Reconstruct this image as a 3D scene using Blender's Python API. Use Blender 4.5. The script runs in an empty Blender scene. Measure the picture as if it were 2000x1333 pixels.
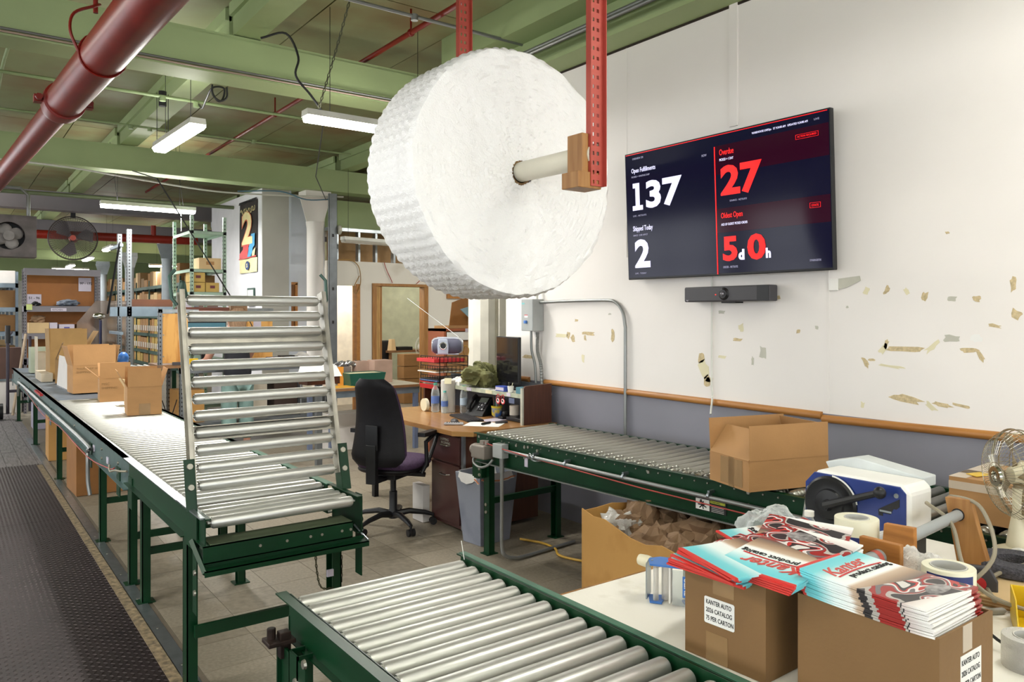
import bpy, math, random
from mathutils import Vector, Matrix, noise
R = math.radians; PI = math.pi
random.seed(7)
sc = bpy.context.scene; COL = sc.collection

# ------------------------------------------------------------ camera, world, lights, exposure
cam = bpy.data.cameras.new('camera'); co = bpy.data.objects.new('camera', cam); COL.objects.link(co)
co.location = (0, 0, 1.6); co.rotation_euler = (R(90), 0, R(-36.483))
cam.sensor_width = 36; cam.lens = 1501 / 2000 * 36; cam.shift_y = -(666.5 - 613) / 2000
cam.clip_start = .05; cam.clip_end = 200
sc.camera = co
wd = bpy.data.worlds.new('world'); sc.world = wd; wd.use_nodes = True
bg = wd.node_tree.nodes['Background']; bg.inputs[0].default_value = (.93, .96, 1, 1); bg.inputs[1].default_value = 4.0
sc.view_settings.view_transform = 'Standard'; sc.view_settings.look = 'None'; sc.view_settings.gamma = 1
sc.view_settings.exposure = 0.32; sc.view_settings.use_curve_mapping = False
LAMP = 25.0

# ------------------------------------------------------------ helpers
def lin(c):
    if isinstance(c, str):
        c = [int(c[i:i + 2], 16) / 255 for i in (0, 2, 4)]
        c = [x / 12.92 if x < .04045 else ((x + .055) / 1.055) ** 2.4 for x in c]
    return (*c[:3], 1)
MATS = {}
def mat(name, c, rough=.5, metal=0, var=.08, vs=6, bump=0, bs=60, stretch=None, c2=None, m2=.5, emit=None, es=1, trans=0, alpha=1, spec=.5, coat=0, sharp=.12):
    if name in MATS: return MATS[name]
    m = bpy.data.materials.new(name); m.use_nodes = True; nt = m.node_tree; N = nt.nodes; L = nt.links
    p = N['Principled BSDF']; c = lin(c)
    p.inputs['Roughness'].default_value = rough; p.inputs['Metallic'].default_value = metal
    p.inputs['Specular IOR Level'].default_value = spec
    if coat: p.inputs['Coat Weight'].default_value = coat
    tc = N.new('ShaderNodeTexCoord'); mp = N.new('ShaderNodeMapping'); L.new(tc.outputs['Object'], mp.inputs[0])
    if stretch: mp.inputs['Scale'].default_value = stretch
    nz = N.new('ShaderNodeTexNoise'); nz.inputs['Scale'].default_value = vs; nz.inputs['Detail'].default_value = 5
    L.new(mp.outputs[0], nz.inputs['Vector'])
    cr = N.new('ShaderNodeValToRGB'); e = cr.color_ramp.elements
    d = c2 and lin(c2) or tuple(min(1, x * (1 - 2 * var)) for x in c[:3]) + (1,)
    e[0].position = m2 - sharp if c2 else .3; e[1].position = m2 + sharp if c2 else .7
    e[0].color = d; e[1].color = c if c2 else tuple(min(1, x * (1 + .6 * var)) for x in c[:3]) + (1,)
    L.new(nz.outputs[0], cr.inputs[0]); L.new(cr.outputs[0], p.inputs['Base Color'])
    if bump:
        n2 = N.new('ShaderNodeTexNoise'); n2.inputs['Scale'].default_value = bs; n2.inputs['Detail'].default_value = 3
        L.new(mp.outputs[0], n2.inputs['Vector']); b = N.new('ShaderNodeBump'); b.inputs['Strength'].default_value = bump
        b.inputs['Distance'].default_value = .01; L.new(n2.outputs[0], b.inputs['Height']); L.new(b.outputs[0], p.inputs['Normal'])
    if emit:
        p.inputs['Emission Color'].default_value = lin(emit); p.inputs['Emission Strength'].default_value = es
    if trans: p.inputs['Transmission Weight'].default_value = trans
    if alpha < 1: p.inputs['Alpha'].default_value = alpha
    MATS[name] = m; return m

class B:
    def __init__(s): s.v = []; s.f = []
    def add(s, vs, fs, M=None):
        n = len(s.v); s.v += [tuple(M @ Vector(q)) if M is not None else tuple(q) for q in vs]; s.f += [tuple(n + i for i in f) for f in fs]; return s
    def box(s, x0, x1, y0, y1, z0, z1, M=None):
        return s.add([(x0,y0,z0),(x1,y0,z0),(x1,y1,z0),(x0,y1,z0),(x0,y0,z1),(x1,y0,z1),(x1,y1,z1),(x0,y1,z1)],
                     [(3,2,1,0),(4,5,6,7),(0,1,5,4),(1,2,6,5),(2,3,7,6),(3,0,4,7)], M)
    def cb(s, c, d, M=None):
        return s.box(c[0]-d[0]/2, c[0]+d[0]/2, c[1]-d[1]/2, c[1]+d[1]/2, c[2]-d[2]/2, c[2]+d[2]/2, M)
    def lathe(s, prof, n=24, M=None, closed=True):       # prof: (r, z) list, about Z
        vs = []; fs = []
        for r, z in prof:
            for k in range(n): a = 2*PI*k/n; vs.append((r*math.cos(a), r*math.sin(a), z))
        m = len(prof)
        for i in range(m-1):
            for k in range(n): fs.append((i*n+k, i*n+(k+1) % n, (i+1)*n+(k+1) % n, (i+1)*n+k))
        if closed:
            if prof[0][0] > 1e-5: fs.append(tuple(reversed(range(n))))
            if prof[-1][0] > 1e-5: fs.append(tuple((m-1)*n+k for k in range(n)))
        return s.add(vs, fs, M)
    def cyl(s, p, q, r, r2=None, n=14, M=None):
        A = frame(p, q); A = M @ A if M is not None else A
        return s.lathe([(r, 0), (r if r2 is None else r2, (Vector(q)-Vector(p)).length)], n, A)
    def rod(s, p, q, prof, n=18):                        # lathe profile along p->q
        return s.lathe(prof, n, frame(p, q))
    def tube(s, pts, r, n=8, M=None, loop=False):
        pts = [Vector(p) for p in pts]; m = len(pts); vs = []; fs = []; up = None
        for i, p in enumerate(pts):
            t = (pts[(i+1) % m if loop else min(i+1, m-1)] - pts[(i-1) % m if loop else max(i-1, 0)]).normalized()
            if up is None: up = Vector((0, 0, 1)) if abs(t.z) < .9 else Vector((1, 0, 0))
            a = t.cross(up); a = a.normalized() if a.length > 1e-6 else t.orthogonal().normalized(); b = a.cross(t).normalized(); up = b
            rr = r[i] if isinstance(r, (list, tuple)) else r
            for k in range(n): g = 2*PI*k/n; vs.append(p + a*rr*math.cos(g) + b*rr*math.sin(g))
        for i in range(m if loop else m-1):
            for k in range(n): j = (i+1) % m; fs.append((i*n+k, j*n+k, j*n+(k+1) % n, i*n+(k+1) % n))
        if not loop: fs.append(tuple(range(n))); fs.append(tuple((m-1)*n+k for k in reversed(range(n))))
        return s.add(vs, fs, M)
    def prism(s, pts, z0, z1, M=None):
        n = len(pts); vs = [(x, y, z0) for x, y in pts] + [(x, y, z1) for x, y in pts]
        return s.add(vs, [tuple(reversed(range(n))), tuple(range(n, 2*n))] + [(i, (i+1) % n, n+(i+1) % n, n+i) for i in range(n)], M)
    def sph(s, c, r, n=14, m=8, sc=(1, 1, 1), M=None):
        T = Matrix.Translation(c) @ Matrix.Diagonal((*sc, 1)); T = M @ T if M is not None else T
        return s.lathe([(max(1e-6, r*math.sin(PI*i/m)), -r*math.cos(PI*i/m)) for i in range(m+1)], n, T, False)
    def o(s, name, m, parent=None, loc=(0, 0, 0), smooth=False, bev=0, kind=None, label=None, rz=0):
        me = bpy.data.meshes.new(name); me.from_pydata(s.v, [], s.f)
        ms = m if isinstance(m, (list, tuple)) else [m]
        for q in ms: me.materials.append(q)
        me.update()
        if smooth:
            me.polygons.foreach_set('use_smooth', [True]*len(me.polygons)); me.set_sharp_from_angle(angle=R(38))
        ob = bpy.data.objects.new(name, me); COL.objects.link(ob); ob.location = loc; ob.rotation_euler.z = rz
        if parent: ob.parent = parent
        if bev: b = ob.modifiers.new('b', 'BEVEL'); b.width = bev; b.segments = 2; b.limit_method = 'ANGLE'; b.angle_limit = R(40)
        if kind: ob['kind'] = kind
        if label: ob['label'] = label
        return ob
def frame(p, q):
    p = Vector(p); d = Vector(q) - p
    return Matrix.Translation(p) @ d.to_track_quat('Z', 'Y').to_matrix().to_4x4()
def T(x, y, z, rz=0, rx=0, ry=0):
    return Matrix.Translation((x, y, z)) @ Matrix.Rotation(rz, 4, 'Z') @ Matrix.Rotation(ry, 4, 'Y') @ Matrix.Rotation(rx, 4, 'X')
def thing(name, label, cat, loc=(0, 0, 0), rz=0, group=None):
    o = bpy.data.objects.new(name, None); COL.objects.link(o); o.location = loc; o.rotation_euler = (0, 0, rz)
    o.empty_display_size = .1; return tag(o, label, cat, group)
def tag(o, label, cat, group=None, kind=None):
    o['label'] = label; o['category'] = cat
    if group: o['group'] = group
    if kind: o['kind'] = kind
    return o
def copy_tree(o, parent=None, loc=None, rz=None, label=None):
    c = o.copy(); COL.objects.link(c); c.parent = parent
    if loc is not None: c.location = loc
    if rz is not None: c.rotation_euler.z = rz
    if label: c['label'] = label
    for ch in o.children: copy_tree(ch, c)
    return c
def link_copy(o, parent, loc, rot=None, label=None):
    c = o.copy(); COL.objects.link(c); c.parent = parent; c.location = loc
    if rot is not None: c.rotation_euler = rot
    if label: c['label'] = label
    return c
def text(s, size, m, M, parent, name='lettering', off=0, align='LEFT', ext=.0006, spc=1, sx=1, shear=0, fit=0):
    cu = bpy.data.curves.new('t', 'FONT'); cu.body = s; cu.size = size; cu.extrude = ext; cu.offset = off; cu.align_x = align
    cu.space_character = spc; cu.shear = shear; cu.resolution_u = 3
    t = bpy.data.objects.new('t', cu); me = bpy.data.meshes.new_from_object(t); me.name = name
    if fit:
        w_ = max(v.co.x for v in me.vertices)-min(v.co.x for v in me.vertices); sx = fit/w_
    me.transform(M @ Matrix.Diagonal((sx, 1, 1, 1))); me.materials.clear(); me.materials.append(m)
    bpy.data.objects.remove(t); bpy.data.curves.remove(cu)
    ob = bpy.data.objects.new(name, me); COL.objects.link(ob); ob.parent = parent; return ob
def wall(name, b, m, parent=None, bev=0, smooth=False):
    o = b.o(name, m, parent, bev=bev, smooth=smooth)
    if not parent: o['kind'] = 'structure'
    return o
def curve(pts, n=8):                                     # catmull-rom
    P = [Vector(p) for p in pts]; P = [P[0]*2-P[1]] + P + [P[-1]*2-P[-2]]; out = []
    for i in range(1, len(P)-2):
        for k in range(n):
            t = k/n; a, b, c, d = P[i-1], P[i], P[i+1], P[i+2]
            out.append(.5*((2*b)+(c-a)*t+(2*a-5*b+4*c-d)*t*t+(3*b-a-3*c+d)*t**3))
    return out + [P[-2]]

# ------------------------------------------------------------ materials
WHITE = mat('white_wall_paint', 'E8E3DE', .55, var=.02, vs=1.5, bump=.05, bs=25)
GREYP = mat('grey_purple_wall_paint', '83828C', .5, var=.05, vs=2, bump=.04, bs=30)
CGREEN = mat('pale_green_ceiling_paint', '9DAE7C', .55, var=.08, vs=1.2, bump=.1, bs=18)
CGREEN2 = mat('stained_green_ceiling_paint', '868D64', .6, c2='7A6540', m2=.46, vs=1.1, sharp=.14, bump=.1, bs=12)
BGREY = mat('grey_beam_paint', '77737A', .55, var=.06, vs=2)
COLG = mat('grey_column_paint', '9FA9B2', .45, var=.06)
LBLUE = mat('pale_blue_wall_paint', 'D2DAE6', .55, var=.04, vs=2)
WGREY = mat('warm_grey_wall_panel', 'BDBBB4', .6, var=.05, vs=2)
TILE = mat('beige_speckled_vinyl_tile', '8E8474', .42, var=.13, vs=60, bump=.03, bs=80)
TILE2 = mat('worn_beige_vinyl_tile', '867C6C', .42, var=.16, vs=25, bump=.03, bs=80)
GROUT = mat('dark_tile_joint', '6A6052', .8)
PLATE = mat('dark_brown_steel_plate', '33292A', .5, .55, var=.22, vs=3, bump=.05)
LUG = mat('worn_steel_lug', '4A4142', .45, .6, var=.2, vs=40)
PLANK = mat('weathered_grey_floorboard', '7B7678', .7, var=.25, vs=9, stretch=(6, .6, 1), bump=.25, bs=20)
STEEL = mat('galvanised_steel', 'A9B0B4', .34, .9, var=.1, vs=14)
DSTEEL = mat('dull_grey_shelf_steel', '7E8388', .45, .6, var=.1, vs=8)
BSTEEL = mat('blue_grey_shelf_steel', '8494A2', .45, .5, var=.1)
SHGRN = mat('pale_green_shelf_enamel', '9DB5A2', .4, .2, var=.08)
DGRN = mat('dark_green_shelf_enamel', '3E5A52', .45, .2, var=.1)
ROLL = mat('zinc_roller_steel', 'CFCFCA', .40, .78, var=.04, vs=30, stretch=(.3, 2, 2))
ROLLD = mat('dusty_roller_steel', 'ABABA2', .36, .85, var=.06, vs=20, stretch=(.3, 2, 2))
ALU = mat('scuffed_aluminium', 'B5B0A4', .4, .8, var=.14, vs=12)
GREEN = mat('glossy_green_frame_paint', '06341B', .36, 0, var=.12, vs=5, spec=.32)
GREEND = mat('dusty_green_frame_paint', '44705A', .5, .1, var=.15, vs=9)
TEALF = mat('blue_green_frame_paint', '5C7472', .38, .45, var=.15, vs=9)
BELT = mat('grey_blue_belt_rubber', '66707C', .55, var=.1, vs=8)
BOLT = mat('dull_bolt_steel', 'A8A598', .4, .85)
CARD = mat('kraft_cardboard', 'AA7F50', .75, var=.06, vs=4, bump=.06, bs=70, stretch=(1, 1, 3))
CARDL = mat('light_kraft_cardboard', 'CDB083', .75, var=.05, vs=4)
CARDD = mat('dark_kraft_cardboard', '8C6C42', .75, var=.08, vs=4, bump=.05, bs=60)
CARDO = mat('ochre_kraft_cardboard', 'B98A4C', .75, var=.08, vs=3, bump=.06, bs=30)
CARDW = mat('white_coated_cardboard', 'D4CFCB', .7, var=.04)
CARDE = mat('worn_cardboard_edge', 'A0723C', .8, var=.25, vs=20, bump=.4, bs=40)
PTAPE = mat('clear_packing_tape', 'A98860', .25, var=.05, alpha=.75)
WTAPE = mat('pale_packing_tape', 'D8C8B4', .3, var=.05, alpha=.8)
PAPER = mat('white_paper', 'E9E8E4', .6, var=.02)
PAPERP = mat('lilac_tinted_paper', 'C4BCCB', .6, var=.03)
INK = mat('black_ink', '1C1B1D', .6, var=0)
BLACKP = mat('black_plastic', '17171A', .4, var=.1, spec=.4)
BLACKM = mat('matt_black_metal', '1B1B1D', .5, .3)
DGREYP = mat('dark_grey_plastic', '3C3A3E', .45, var=.05)
WHITEP = mat('white_plastic', 'E8E6E0', .35, var=.02)
CREAM = mat('cream_plastic', 'DAD1B4', .4, var=.04)
WOOD = mat('golden_oak_wood', 'BC7E3C', .5, c2='9A6228', m2=.5, vs=6, stretch=(8, 1, 8), sharp=.2, bump=.08)
WOODZ = mat('golden_wood_upright_grain', 'A97B45', .5, c2='8C5D2C', m2=.5, vs=5, stretch=(8, 8, .8), sharp=.2)
RAILW = mat('orange_varnished_trim_wood', 'B27A3C', .42, c2='9C6630', m2=.45, vs=5, stretch=(5, .5, 5), sharp=.2)
PLYW = mat('bright_plywood', 'DDA75C', .55, c2='B87C38', m2=.42, vs=3, stretch=(4, 4, .7), sharp=.08)
PEG = mat('brown_hardboard', '9A5F22', .6, var=.1, vs=3)
DESKW = mat('honey_desk_laminate', 'A97C4C', .3, c2='8F6437', m2=.45, vs=6, stretch=(7, .8, 7), sharp=.25, coat=.2)
WALN = mat('walnut_panel_veneer', '5A3524', .4, c2='43251A', m2=.5, vs=6, stretch=(9, 9, .8), sharp=.3)
MAHO = mat('maroon_brown_enamel', '4A2B28', .35, var=.12, vs=3)
BENCHW = mat('worn_bench_wood', '8F6844', .5, var=.2, vs=5)
TABLEW = mat('scuffed_white_tabletop', 'EEEAE0', .5, c2='CFC6B0', m2=.36, vs=5, sharp=.08, bump=.15, bs=25)
RED = mat('oxide_red_pipe_paint', '75180F', .36, var=.15, vs=5, spec=.3)
REDS = mat('salmon_red_post_paint', 'B04A3E', .42, .1, c2='95362C', m2=.35, vs=8)
PVC = mat('cream_pvc_pipe', 'E0DBC8', .35, var=.03)
GPVC = mat('grey_pvc_pipe', '989C9C', .4, var=.04)
LED = mat('lit_lamp_diffuser', 'FFFFFF', .4, emit='FFFCF2', es=34)
FIXW = mat('lamp_housing_white', 'DDDDD6', .4)
CHAIRB = mat('black_chair_shell', '110F13', .5, var=.15, vs=20, bump=.1, bs=200, spec=.25)
PURP = mat('purple_seat_fabric', '4A3352', .85, var=.2, vs=80, bump=.2, bs=300)
BIN = mat('grey_blue_waste_bin_plastic', '868A97', .5, c2='747886', m2=.4, vs=5)
LINER = mat('white_bin_liner', 'E2DFDD', .35, var=.05, bump=.5, bs=18)
ORANGE = mat('orange_drawstring', 'E08A5E', .5)
CONDG = mat('grey_conduit_metal', '8E908E', .38, .6)
CONDL = mat('pale_grey_box_enamel', 'A9ACAA', .4, .2)
SCAR = mat('torn_wall_paper_scar', 'CDBA92', .85, var=.15, vs=60, bump=.3, bs=90)
SCARY = mat('yellowed_tape_residue', 'DBD3B0', .5, var=.05)
SCARG = mat('grey_tape_scrap', 'BDBBAC', .4, var=.1)
ROPE = mat('dark_chain_metal', '4A4B36', .5, .5)
CBLK = mat('black_cable_rubber', '141614', .5)
CWHT = mat('white_cable_sheath', 'D5D5CC', .45)
CRED = mat('red_cord_sheath', 'A83C34', .5)
CYEL = mat('yellow_cable_sheath', 'C59A38', .5)
CTAN = mat('taupe_cable_sheath', '8F8672', .5)
NAVY = mat('royal_blue_enamel', '22377C', .3, .1, var=.05, coat=.3)
BLUE = mat('bright_blue_plastic', '3F76C4', .35, var=.03)
LABB = mat('navy_print', '27346F', .45, var=.05)
REDP = mat('red_plastic', 'C52A30', .35)
REDL = mat('red_print', 'C93030', .4)
OLIVE = mat('olive_canvas', '6B6B3D', .8, var=.25, vs=9, bump=.35, bs=40)
SILV = mat('silver_plastic', 'BDBFC6', .3, .4)
SLATE = mat('slate_grey_speaker_cloth', '545466', .7)
CHROME = mat('chrome', 'C9C8C0', .15, 1)
YELLOW = mat('yellow_plastic', 'E3BE12', .35)
TEAL = mat('dark_teal_plastic', '1E5A4C', .4)
TAPEC = mat('cream_strapping_tape', 'E9E5CC', .35, var=.04, vs=3)
KPAPER = mat('crumpled_kraft_paper', '94765A', .8, var=.2, vs=5, bump=.4, bs=14)
PINKB = mat('dusty_pink_cardboard', 'B89A8A', .75)
FOAM = mat('charcoal_foam', '53525A', .9, var=.3, vs=160, bump=.8, bs=220)
WIRE = mat('pale_wire_chrome', 'C9C4B4', .25, .9)
GLASSY = None
def clear_mat(name, tint, trans=.85, rough=.08):
    m = bpy.data.materials.new(name); m.use_nodes = True; nt = m.node_tree; N = nt.nodes; L = nt.links
    N.remove(N['Principled BSDF']); out = N['Material Output']
    t = N.new('ShaderNodeBsdfTransparent'); t.inputs[0].default_value = lin(tint)
    g = N.new('ShaderNodeBsdfPrincipled'); g.inputs['Base Color'].default_value = lin(tint); g.inputs['Roughness'].default_value = rough
    fr = N.new('ShaderNodeLayerWeight'); fr.inputs[0].default_value = .35
    mm = N.new('ShaderNodeMath'); mm.operation = 'MULTIPLY_ADD'; mm.inputs[1].default_value = .7; mm.inputs[2].default_value = 1-trans; L.new(fr.outputs['Facing'], mm.inputs[0])
    nz = N.new('ShaderNodeTexNoise'); nz.inputs['Scale'].default_value = 30; b = N.new('ShaderNodeBump'); b.inputs['Strength'].default_value = .6; b.inputs['Distance'].default_value = .01
    L.new(nz.outputs[0], b.inputs['Height']); L.new(b.outputs[0], g.inputs['Normal'])
    mx = N.new('ShaderNodeMixShader'); L.new(mm.outputs[0], mx.inputs[0]); L.new(t.outputs[0], mx.inputs[1]); L.new(g.outputs[0], mx.inputs[2]); L.new(mx.outputs[0], out.inputs[0])
    return m
CLEAR = clear_mat('clear_plastic', 'F0F4F4'); CLEARW = clear_mat('milky_clear_plastic', 'ECEAE6', .6, .15)

# ------------------------------------------------------------ floor
fl = wall('floor', B().box(.9, 9, -1, 40, -.06, -.004).box(-4, .9, 9.55, 40, -.06, -.02).box(-4, .9, -1, 9.55, -.06, -.012), GROUT)
ts = .3048; tiles = {}
def tile_mesh(m):
    o = B().box(.0012, ts-.0012, .0012, ts-.0012, -.004, 0).o('floor_tile', m, fl); return o
t0 = [tile_mesh(TILE), tile_mesh(TILE2)]; used = [False, False]; cnt = 0; rest = B()
cells = []
for j in range(-3, 90):
    for i in range(0, 27):
        x = .93 + i*ts; y = -.4 + j*ts
        d = math.hypot(x, y); seen = y > .9 and (x < 4.0 or y > 5.4) and (x - .35*y) < 3.2
        cells.append((d if seen else d+1000, x, y))
cells.sort()
for k, (d, x, y) in enumerate(cells):
    q = 0 if random.random() < .6 else 1
    if k < 296:
        if not used[q]: t0[q].location = (x, y, 0); used[q] = True
        else: link_copy(t0[q], fl, (x, y, 0))
    elif y < 26: rest.box(x+.0012, x+ts-.0012, y+.0012, y+ts-.0012, -.004, 0)
rest.o('floor_tile', TILE, fl, kind='stuff')
# steel tread plate on the left, raised lugs
for k in range(4):
    B().box(-2.4, .84, -1+k*2.64, -1+(k+1)*2.64-.004, -.012, -.002).o('tread_plate', PLATE, fl)
lg = B(); p = .0262
for i in range(int(.82/p)):
    for j in range(int(6.5/p)):
        x = .02+i*p; y = 3.1+j*p; a = R(45) if (i+j) % 2 else R(-45); c, s = math.cos(a), math.sin(a)
        l, w = .0125, .0038; n = len(lg.v)
        lg.v += [(x-l*c, y-l*s, -.002), (x+w*s, y-w*c, -.002), (x+l*c, y+l*s, -.002), (x-w*s, y+w*c, -.002), (x-l*c*.5, y-l*s*.5, .0005), (x+l*c*.5, y+l*s*.5, .0005)]
        lg.f += [(n, n+1, n+5, n+4), (n+1, n+2, n+5), (n+2, n+3, n+4, n+5), (n+3, n, n+4)]
lg.o('tread_lug', LUG, fl, kind='stuff')
# floorboards beyond the plate
for i in range(15):
    x = -1.15 + i*.14; y = 9.56 - random.random()*1.5
    while y < 24:
        L_ = 1.8+random.random()*1.6; ya = max(y, 9.56)
        if y+L_ > ya: B().box(x+.002, x+.138, ya, y+L_-.004, -.02, -.004+random.uniform(-.002, .002)).o('floorboard', PLANK, fl)
        y += L_
st = B().box(.84, .90, -1, 3.6, -.002, .004).box(.845, .905, 3.6, 11.6, -.002, .004)
wall('trim_1', st, STEEL); wall('trim_2', B().box(.79, .84, -1, 9.5, -.01, .002), mat('frayed_edge_wood', '8C7A5E', .8, var=.35, vs=30, bump=.5, bs=30))
screws = B()
for k in range(14): screws.cyl((.872, 3.2+k*.5, .004), (.872, 3.2+k*.5, .006), .006, n=8)
screws.o('screw_heads', BOLT, bpy.data.objects['trim_1'], kind='stuff')

# ------------------------------------------------------------ walls
wr = wall('wall_right', B().box(3.9, 4.05, -1.0, 5.36, 1.05, 3.5), WHITE)
B().box(3.9, 4.05, -1.0, 5.36, 0, 1.05).o('lower_panel', GREYP, wr)
wall('trim_3', B().cyl((3.895, 4.816, 1.05), (3.895, 2.39, 1.038), .022, n=10), RAILW, smooth=True)
wall('trim_4', B().cyl((3.895, 2.385, 1.022), (3.895, .2, 1.058), .022, n=10), RAILW, smooth=True)
wall('trim_5', B().cyl((3.895, 5.3, 1.055), (3.895, 5.02, 1.055), .022, n=10), RAILW, smooth=True)
wall('trim_6', B().box(3.888, 3.9, 2.95, 3.01, 2.75, 3.5), WHITE)
B().tube([(3.885, 3.14, 1.85), (3.885, 3.14, 1.14), (3.88, 3.13, 1.08), (3.8, 3.08, .98)], .006, 6).o('wall_cable', CWHT, bpy.data.objects['wall_right'])
seam = B()
for y, z0, z1 in ((2.35, 1.06, 1.95), (3.9, 2.0, 3.5), (1.2, 1.06, 3.5)): seam.box(3.897, 3.9, y, y+.012, z0, z1)
seam.o('joint_strip', WHITE, wr, kind='stuff')
def scar(y, z, w, h, m=SCAR, rot=0, n=11):
    pts = []
    for k in range(n):
        a = 2*PI*k/n; r = random.uniform(.62, 1.25); s_ = abs(math.cos(a))**.6*math.copysign(1, math.cos(a)); c_ = abs(math.sin(a))**.6*math.copysign(1, math.sin(a))
        u = s_*w/2*r; v = c_*h/2*r; pts.append((u*math.cos(rot)-v*math.sin(rot), u*math.sin(rot)+v*math.cos(rot)))
    M = Matrix(((0, 0, -1, 3.9), (-1, 0, 0, y), (0, 1, 0, z), (0, 0, 0, 1)))
    B().prism(pts, .0002, .0012, M).o('wall_scar', m, wr)
F = 1501.; HZ = 613.; AN = math.atan(1110/1501); SN, CS = math.sin(AN), math.cos(AN)
def onx(px, py, X=3.9):                                  # where a measured sight line meets the plane x = X
    u = (px-1000)/F; d = (SN+u*CS, CS-u*SN, (HZ-py)/F); t = X/d[0]; return d[1]*t, 1.6+d[2]*t
for px, py, w, h, m, r in [(1767,683,64,8,SCAR,0),(1890,684,30,7,SCAR,0),(1914,694,6,20,SCAR,.5),(1691,708,6,17,SCAR,.5),(1702,703,10,4,SCAR,0),(1732,567,6,13,SCAR,-.5),(1692,569,8,10,SCARY,-.5),(1771,569,7,12,SCARY,.6),(1805,580,8,15,SCAR,-.4),(1860,584,14,7,SCARG,0),(1908,584,11,8,SCAR,0),(1980,557,9,24,SCAR,0),(1985,614,20,12,SCAR,-.5),(1943,637,20,4,SCAR,-.2),(1731,672,5,14,SCAR,-.4),(1726,680,8,20,SCARY,-.7),(1860,662,26,10,SCARG,0),(1907,661,16,11,PAPER,0),(1820,678,8,24,SCARY,-.8),(1772,779,52,10,SCAR,-.1),(1818,795,8,20,SCARY,.9),(1840,791,32,6,SCAR,-.15),(1880,794,26,4,SCAR,-.2),(1521,581,6,5,SCAR,0),(1559,648,5,5,SCAR,0),(1685,792,5,10,SCARY,0),(1740,716,40,3,SCARY,-.1),
                       (1096,656,18,5,SCARY,0),(1110,655,5,10,SCAR,-.3),(1119,661,5,12,SCAR,.4),(1150,652,18,5,SCAR,0),(1143,660,3,10,SCAR,0),(1197,657,5,20,SCAR,0),(1126,626,6,4,SCAR,0),(1191,614,4,2,SCARG,0),(1139,700,4,12,SCARY,0),(1030,697,16,5,SCAR,0),(1375,720,14,28,SCARY,.3),(1385,742,12,6,SCARY,0),(1448,640,8,12,SCARY,0),(1412,698,12,4,SCARY,0),(1370,700,8,20,SCAR,-.3),(1380,745,10,18,SCAR,.2),(1440,664,16,4,SCAR,0),(1410,610,10,4,SCARG,0),(1470,705,3,12,SCARG,0),(1490,690,9,22,SCARG,0),(1850,455,5,3,SCAR,0),(1655,600,3,3,SCARG,0),(1595,640,4,6,SCARG,.3)]:
    y, z = onx(px, py); y2, _ = onx(px+w, py); _, z2 = onx(px, py+h); scar(y, z, abs(y-y2)*1.25+.004, abs(z-z2)*1.25+.004, m, r)
# back partition with doorways, beyond the desk
BW = 11.3
bw = B().box(4.80, 4.93, BW, BW+.12, 0, 2.43).box(5.30, 5.56, BW, BW+.12, 0, 2.43).box(6.56, 9, BW, BW+.12, 0, 2.43).box(4.93, 5.30, BW, BW+.12, 2.045, 2.43).box(5.56, 6.56, BW, BW+.12, 2.045, 2.43)
wb = wall('wall_back', bw, mat('stained_white_wall_paint', 'DAD6CC', .6, c2='B5AC98', m2=.33, vs=1.6, sharp=.12))
B().box(4.2, 9, 13.2, 13.3, 0, 2.9).o('room_wall', mat('sage_room_wall', 'C6C8AC', .6), wb)
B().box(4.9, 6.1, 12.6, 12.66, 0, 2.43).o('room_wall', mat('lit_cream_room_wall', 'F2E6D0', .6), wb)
B().box(4.95, 9, BW+.35, BW+.4, 2.43, 2.95).o('plywood_backing', mat('dull_plywood', '9C7C55', .7, var=.12), wb)
for x in (4.95, 5.32, 5.62, 5.95, 6.3, 6.65): B().box(x, x+.035, BW+.02, BW+.12, 2.43, 2.92).o('wall_stud', STEEL, wb)
B().box(4.80, 7.6, BW, BW+.12, 2.9, 2.95).o('top_track', STEEL, wb)
# door casings
d1 = wall('door_1', B().box(5.27, 5.33, BW-.03, BW+.13, 0, 2.07), RAILW)
d2 = wall('door_2', B().box(5.55, 5.62, BW-.03, BW+.14, 0, 2.045).box(5.70, 5.74, BW+.02, BW+.14, 0, 2.045).box(6.50, 6.58, BW-.03, BW+.14, 0, 2.045).box(5.55, 6.58, BW-.03, BW+.14, 2.045, 2.09), WOODZ, bev=.004)
B().box(5.625, 5.66, BW, BW+.14, 0, 2.045).box(5.665, 5.69, BW, BW+.14, 0, 2.045).o('door_jamb', mat('pale_raw_wood', 'C49A5C', .6, var=.15, stretch=(9, 9, 1)), d2)
# block with the banner
bk = wall('wall_left', B().box(3.87, 4.29, 11.6, 14.3, 0, 3.5), mat('cool_white_wall_paint', 'D9D9DE', .6, var=.03))
B().box(3.872, 4.288, 11.585, 11.6, 0, 3.5).o('wall_panel', WGREY, bk)
B().box(4.29, 5.0, 11.9, 12.0, 0, 3.5).o('recess_wall', LBLUE, bk)
B().box(4.285, 4.32, 11.58, 11.7, 0, 3.5).o('corner_strip', LBLUE, bk)
dd = wall('door_3', B().box(4.36, 4.395, 11.86, 11.9, 1.2, 2.08).box(4.49, 4.53, 11.86, 11.9, 1.2, 2.08).box(4.36, 4.53, 11.86, 11.9, 2.06, 2.1), RAILW)
B().box(4.395, 4.49, 11.885, 11.9, 1.2, 2.06).o('door_panel', mat('striped_brown_wood', '8C5A28', .6, var=.3, vs=5, stretch=(20, 20, .5)), dd)
wf = wall('wall_far', B().box(-4, 12, 36, 36.2, 0, 2.9), mat('far_wall_paint', 'C9C8C2', .6))
B().box(-4, 12, 35.9, 36.2, 2.9, 4.1).o('wall_band', CGREEN, wf)

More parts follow.
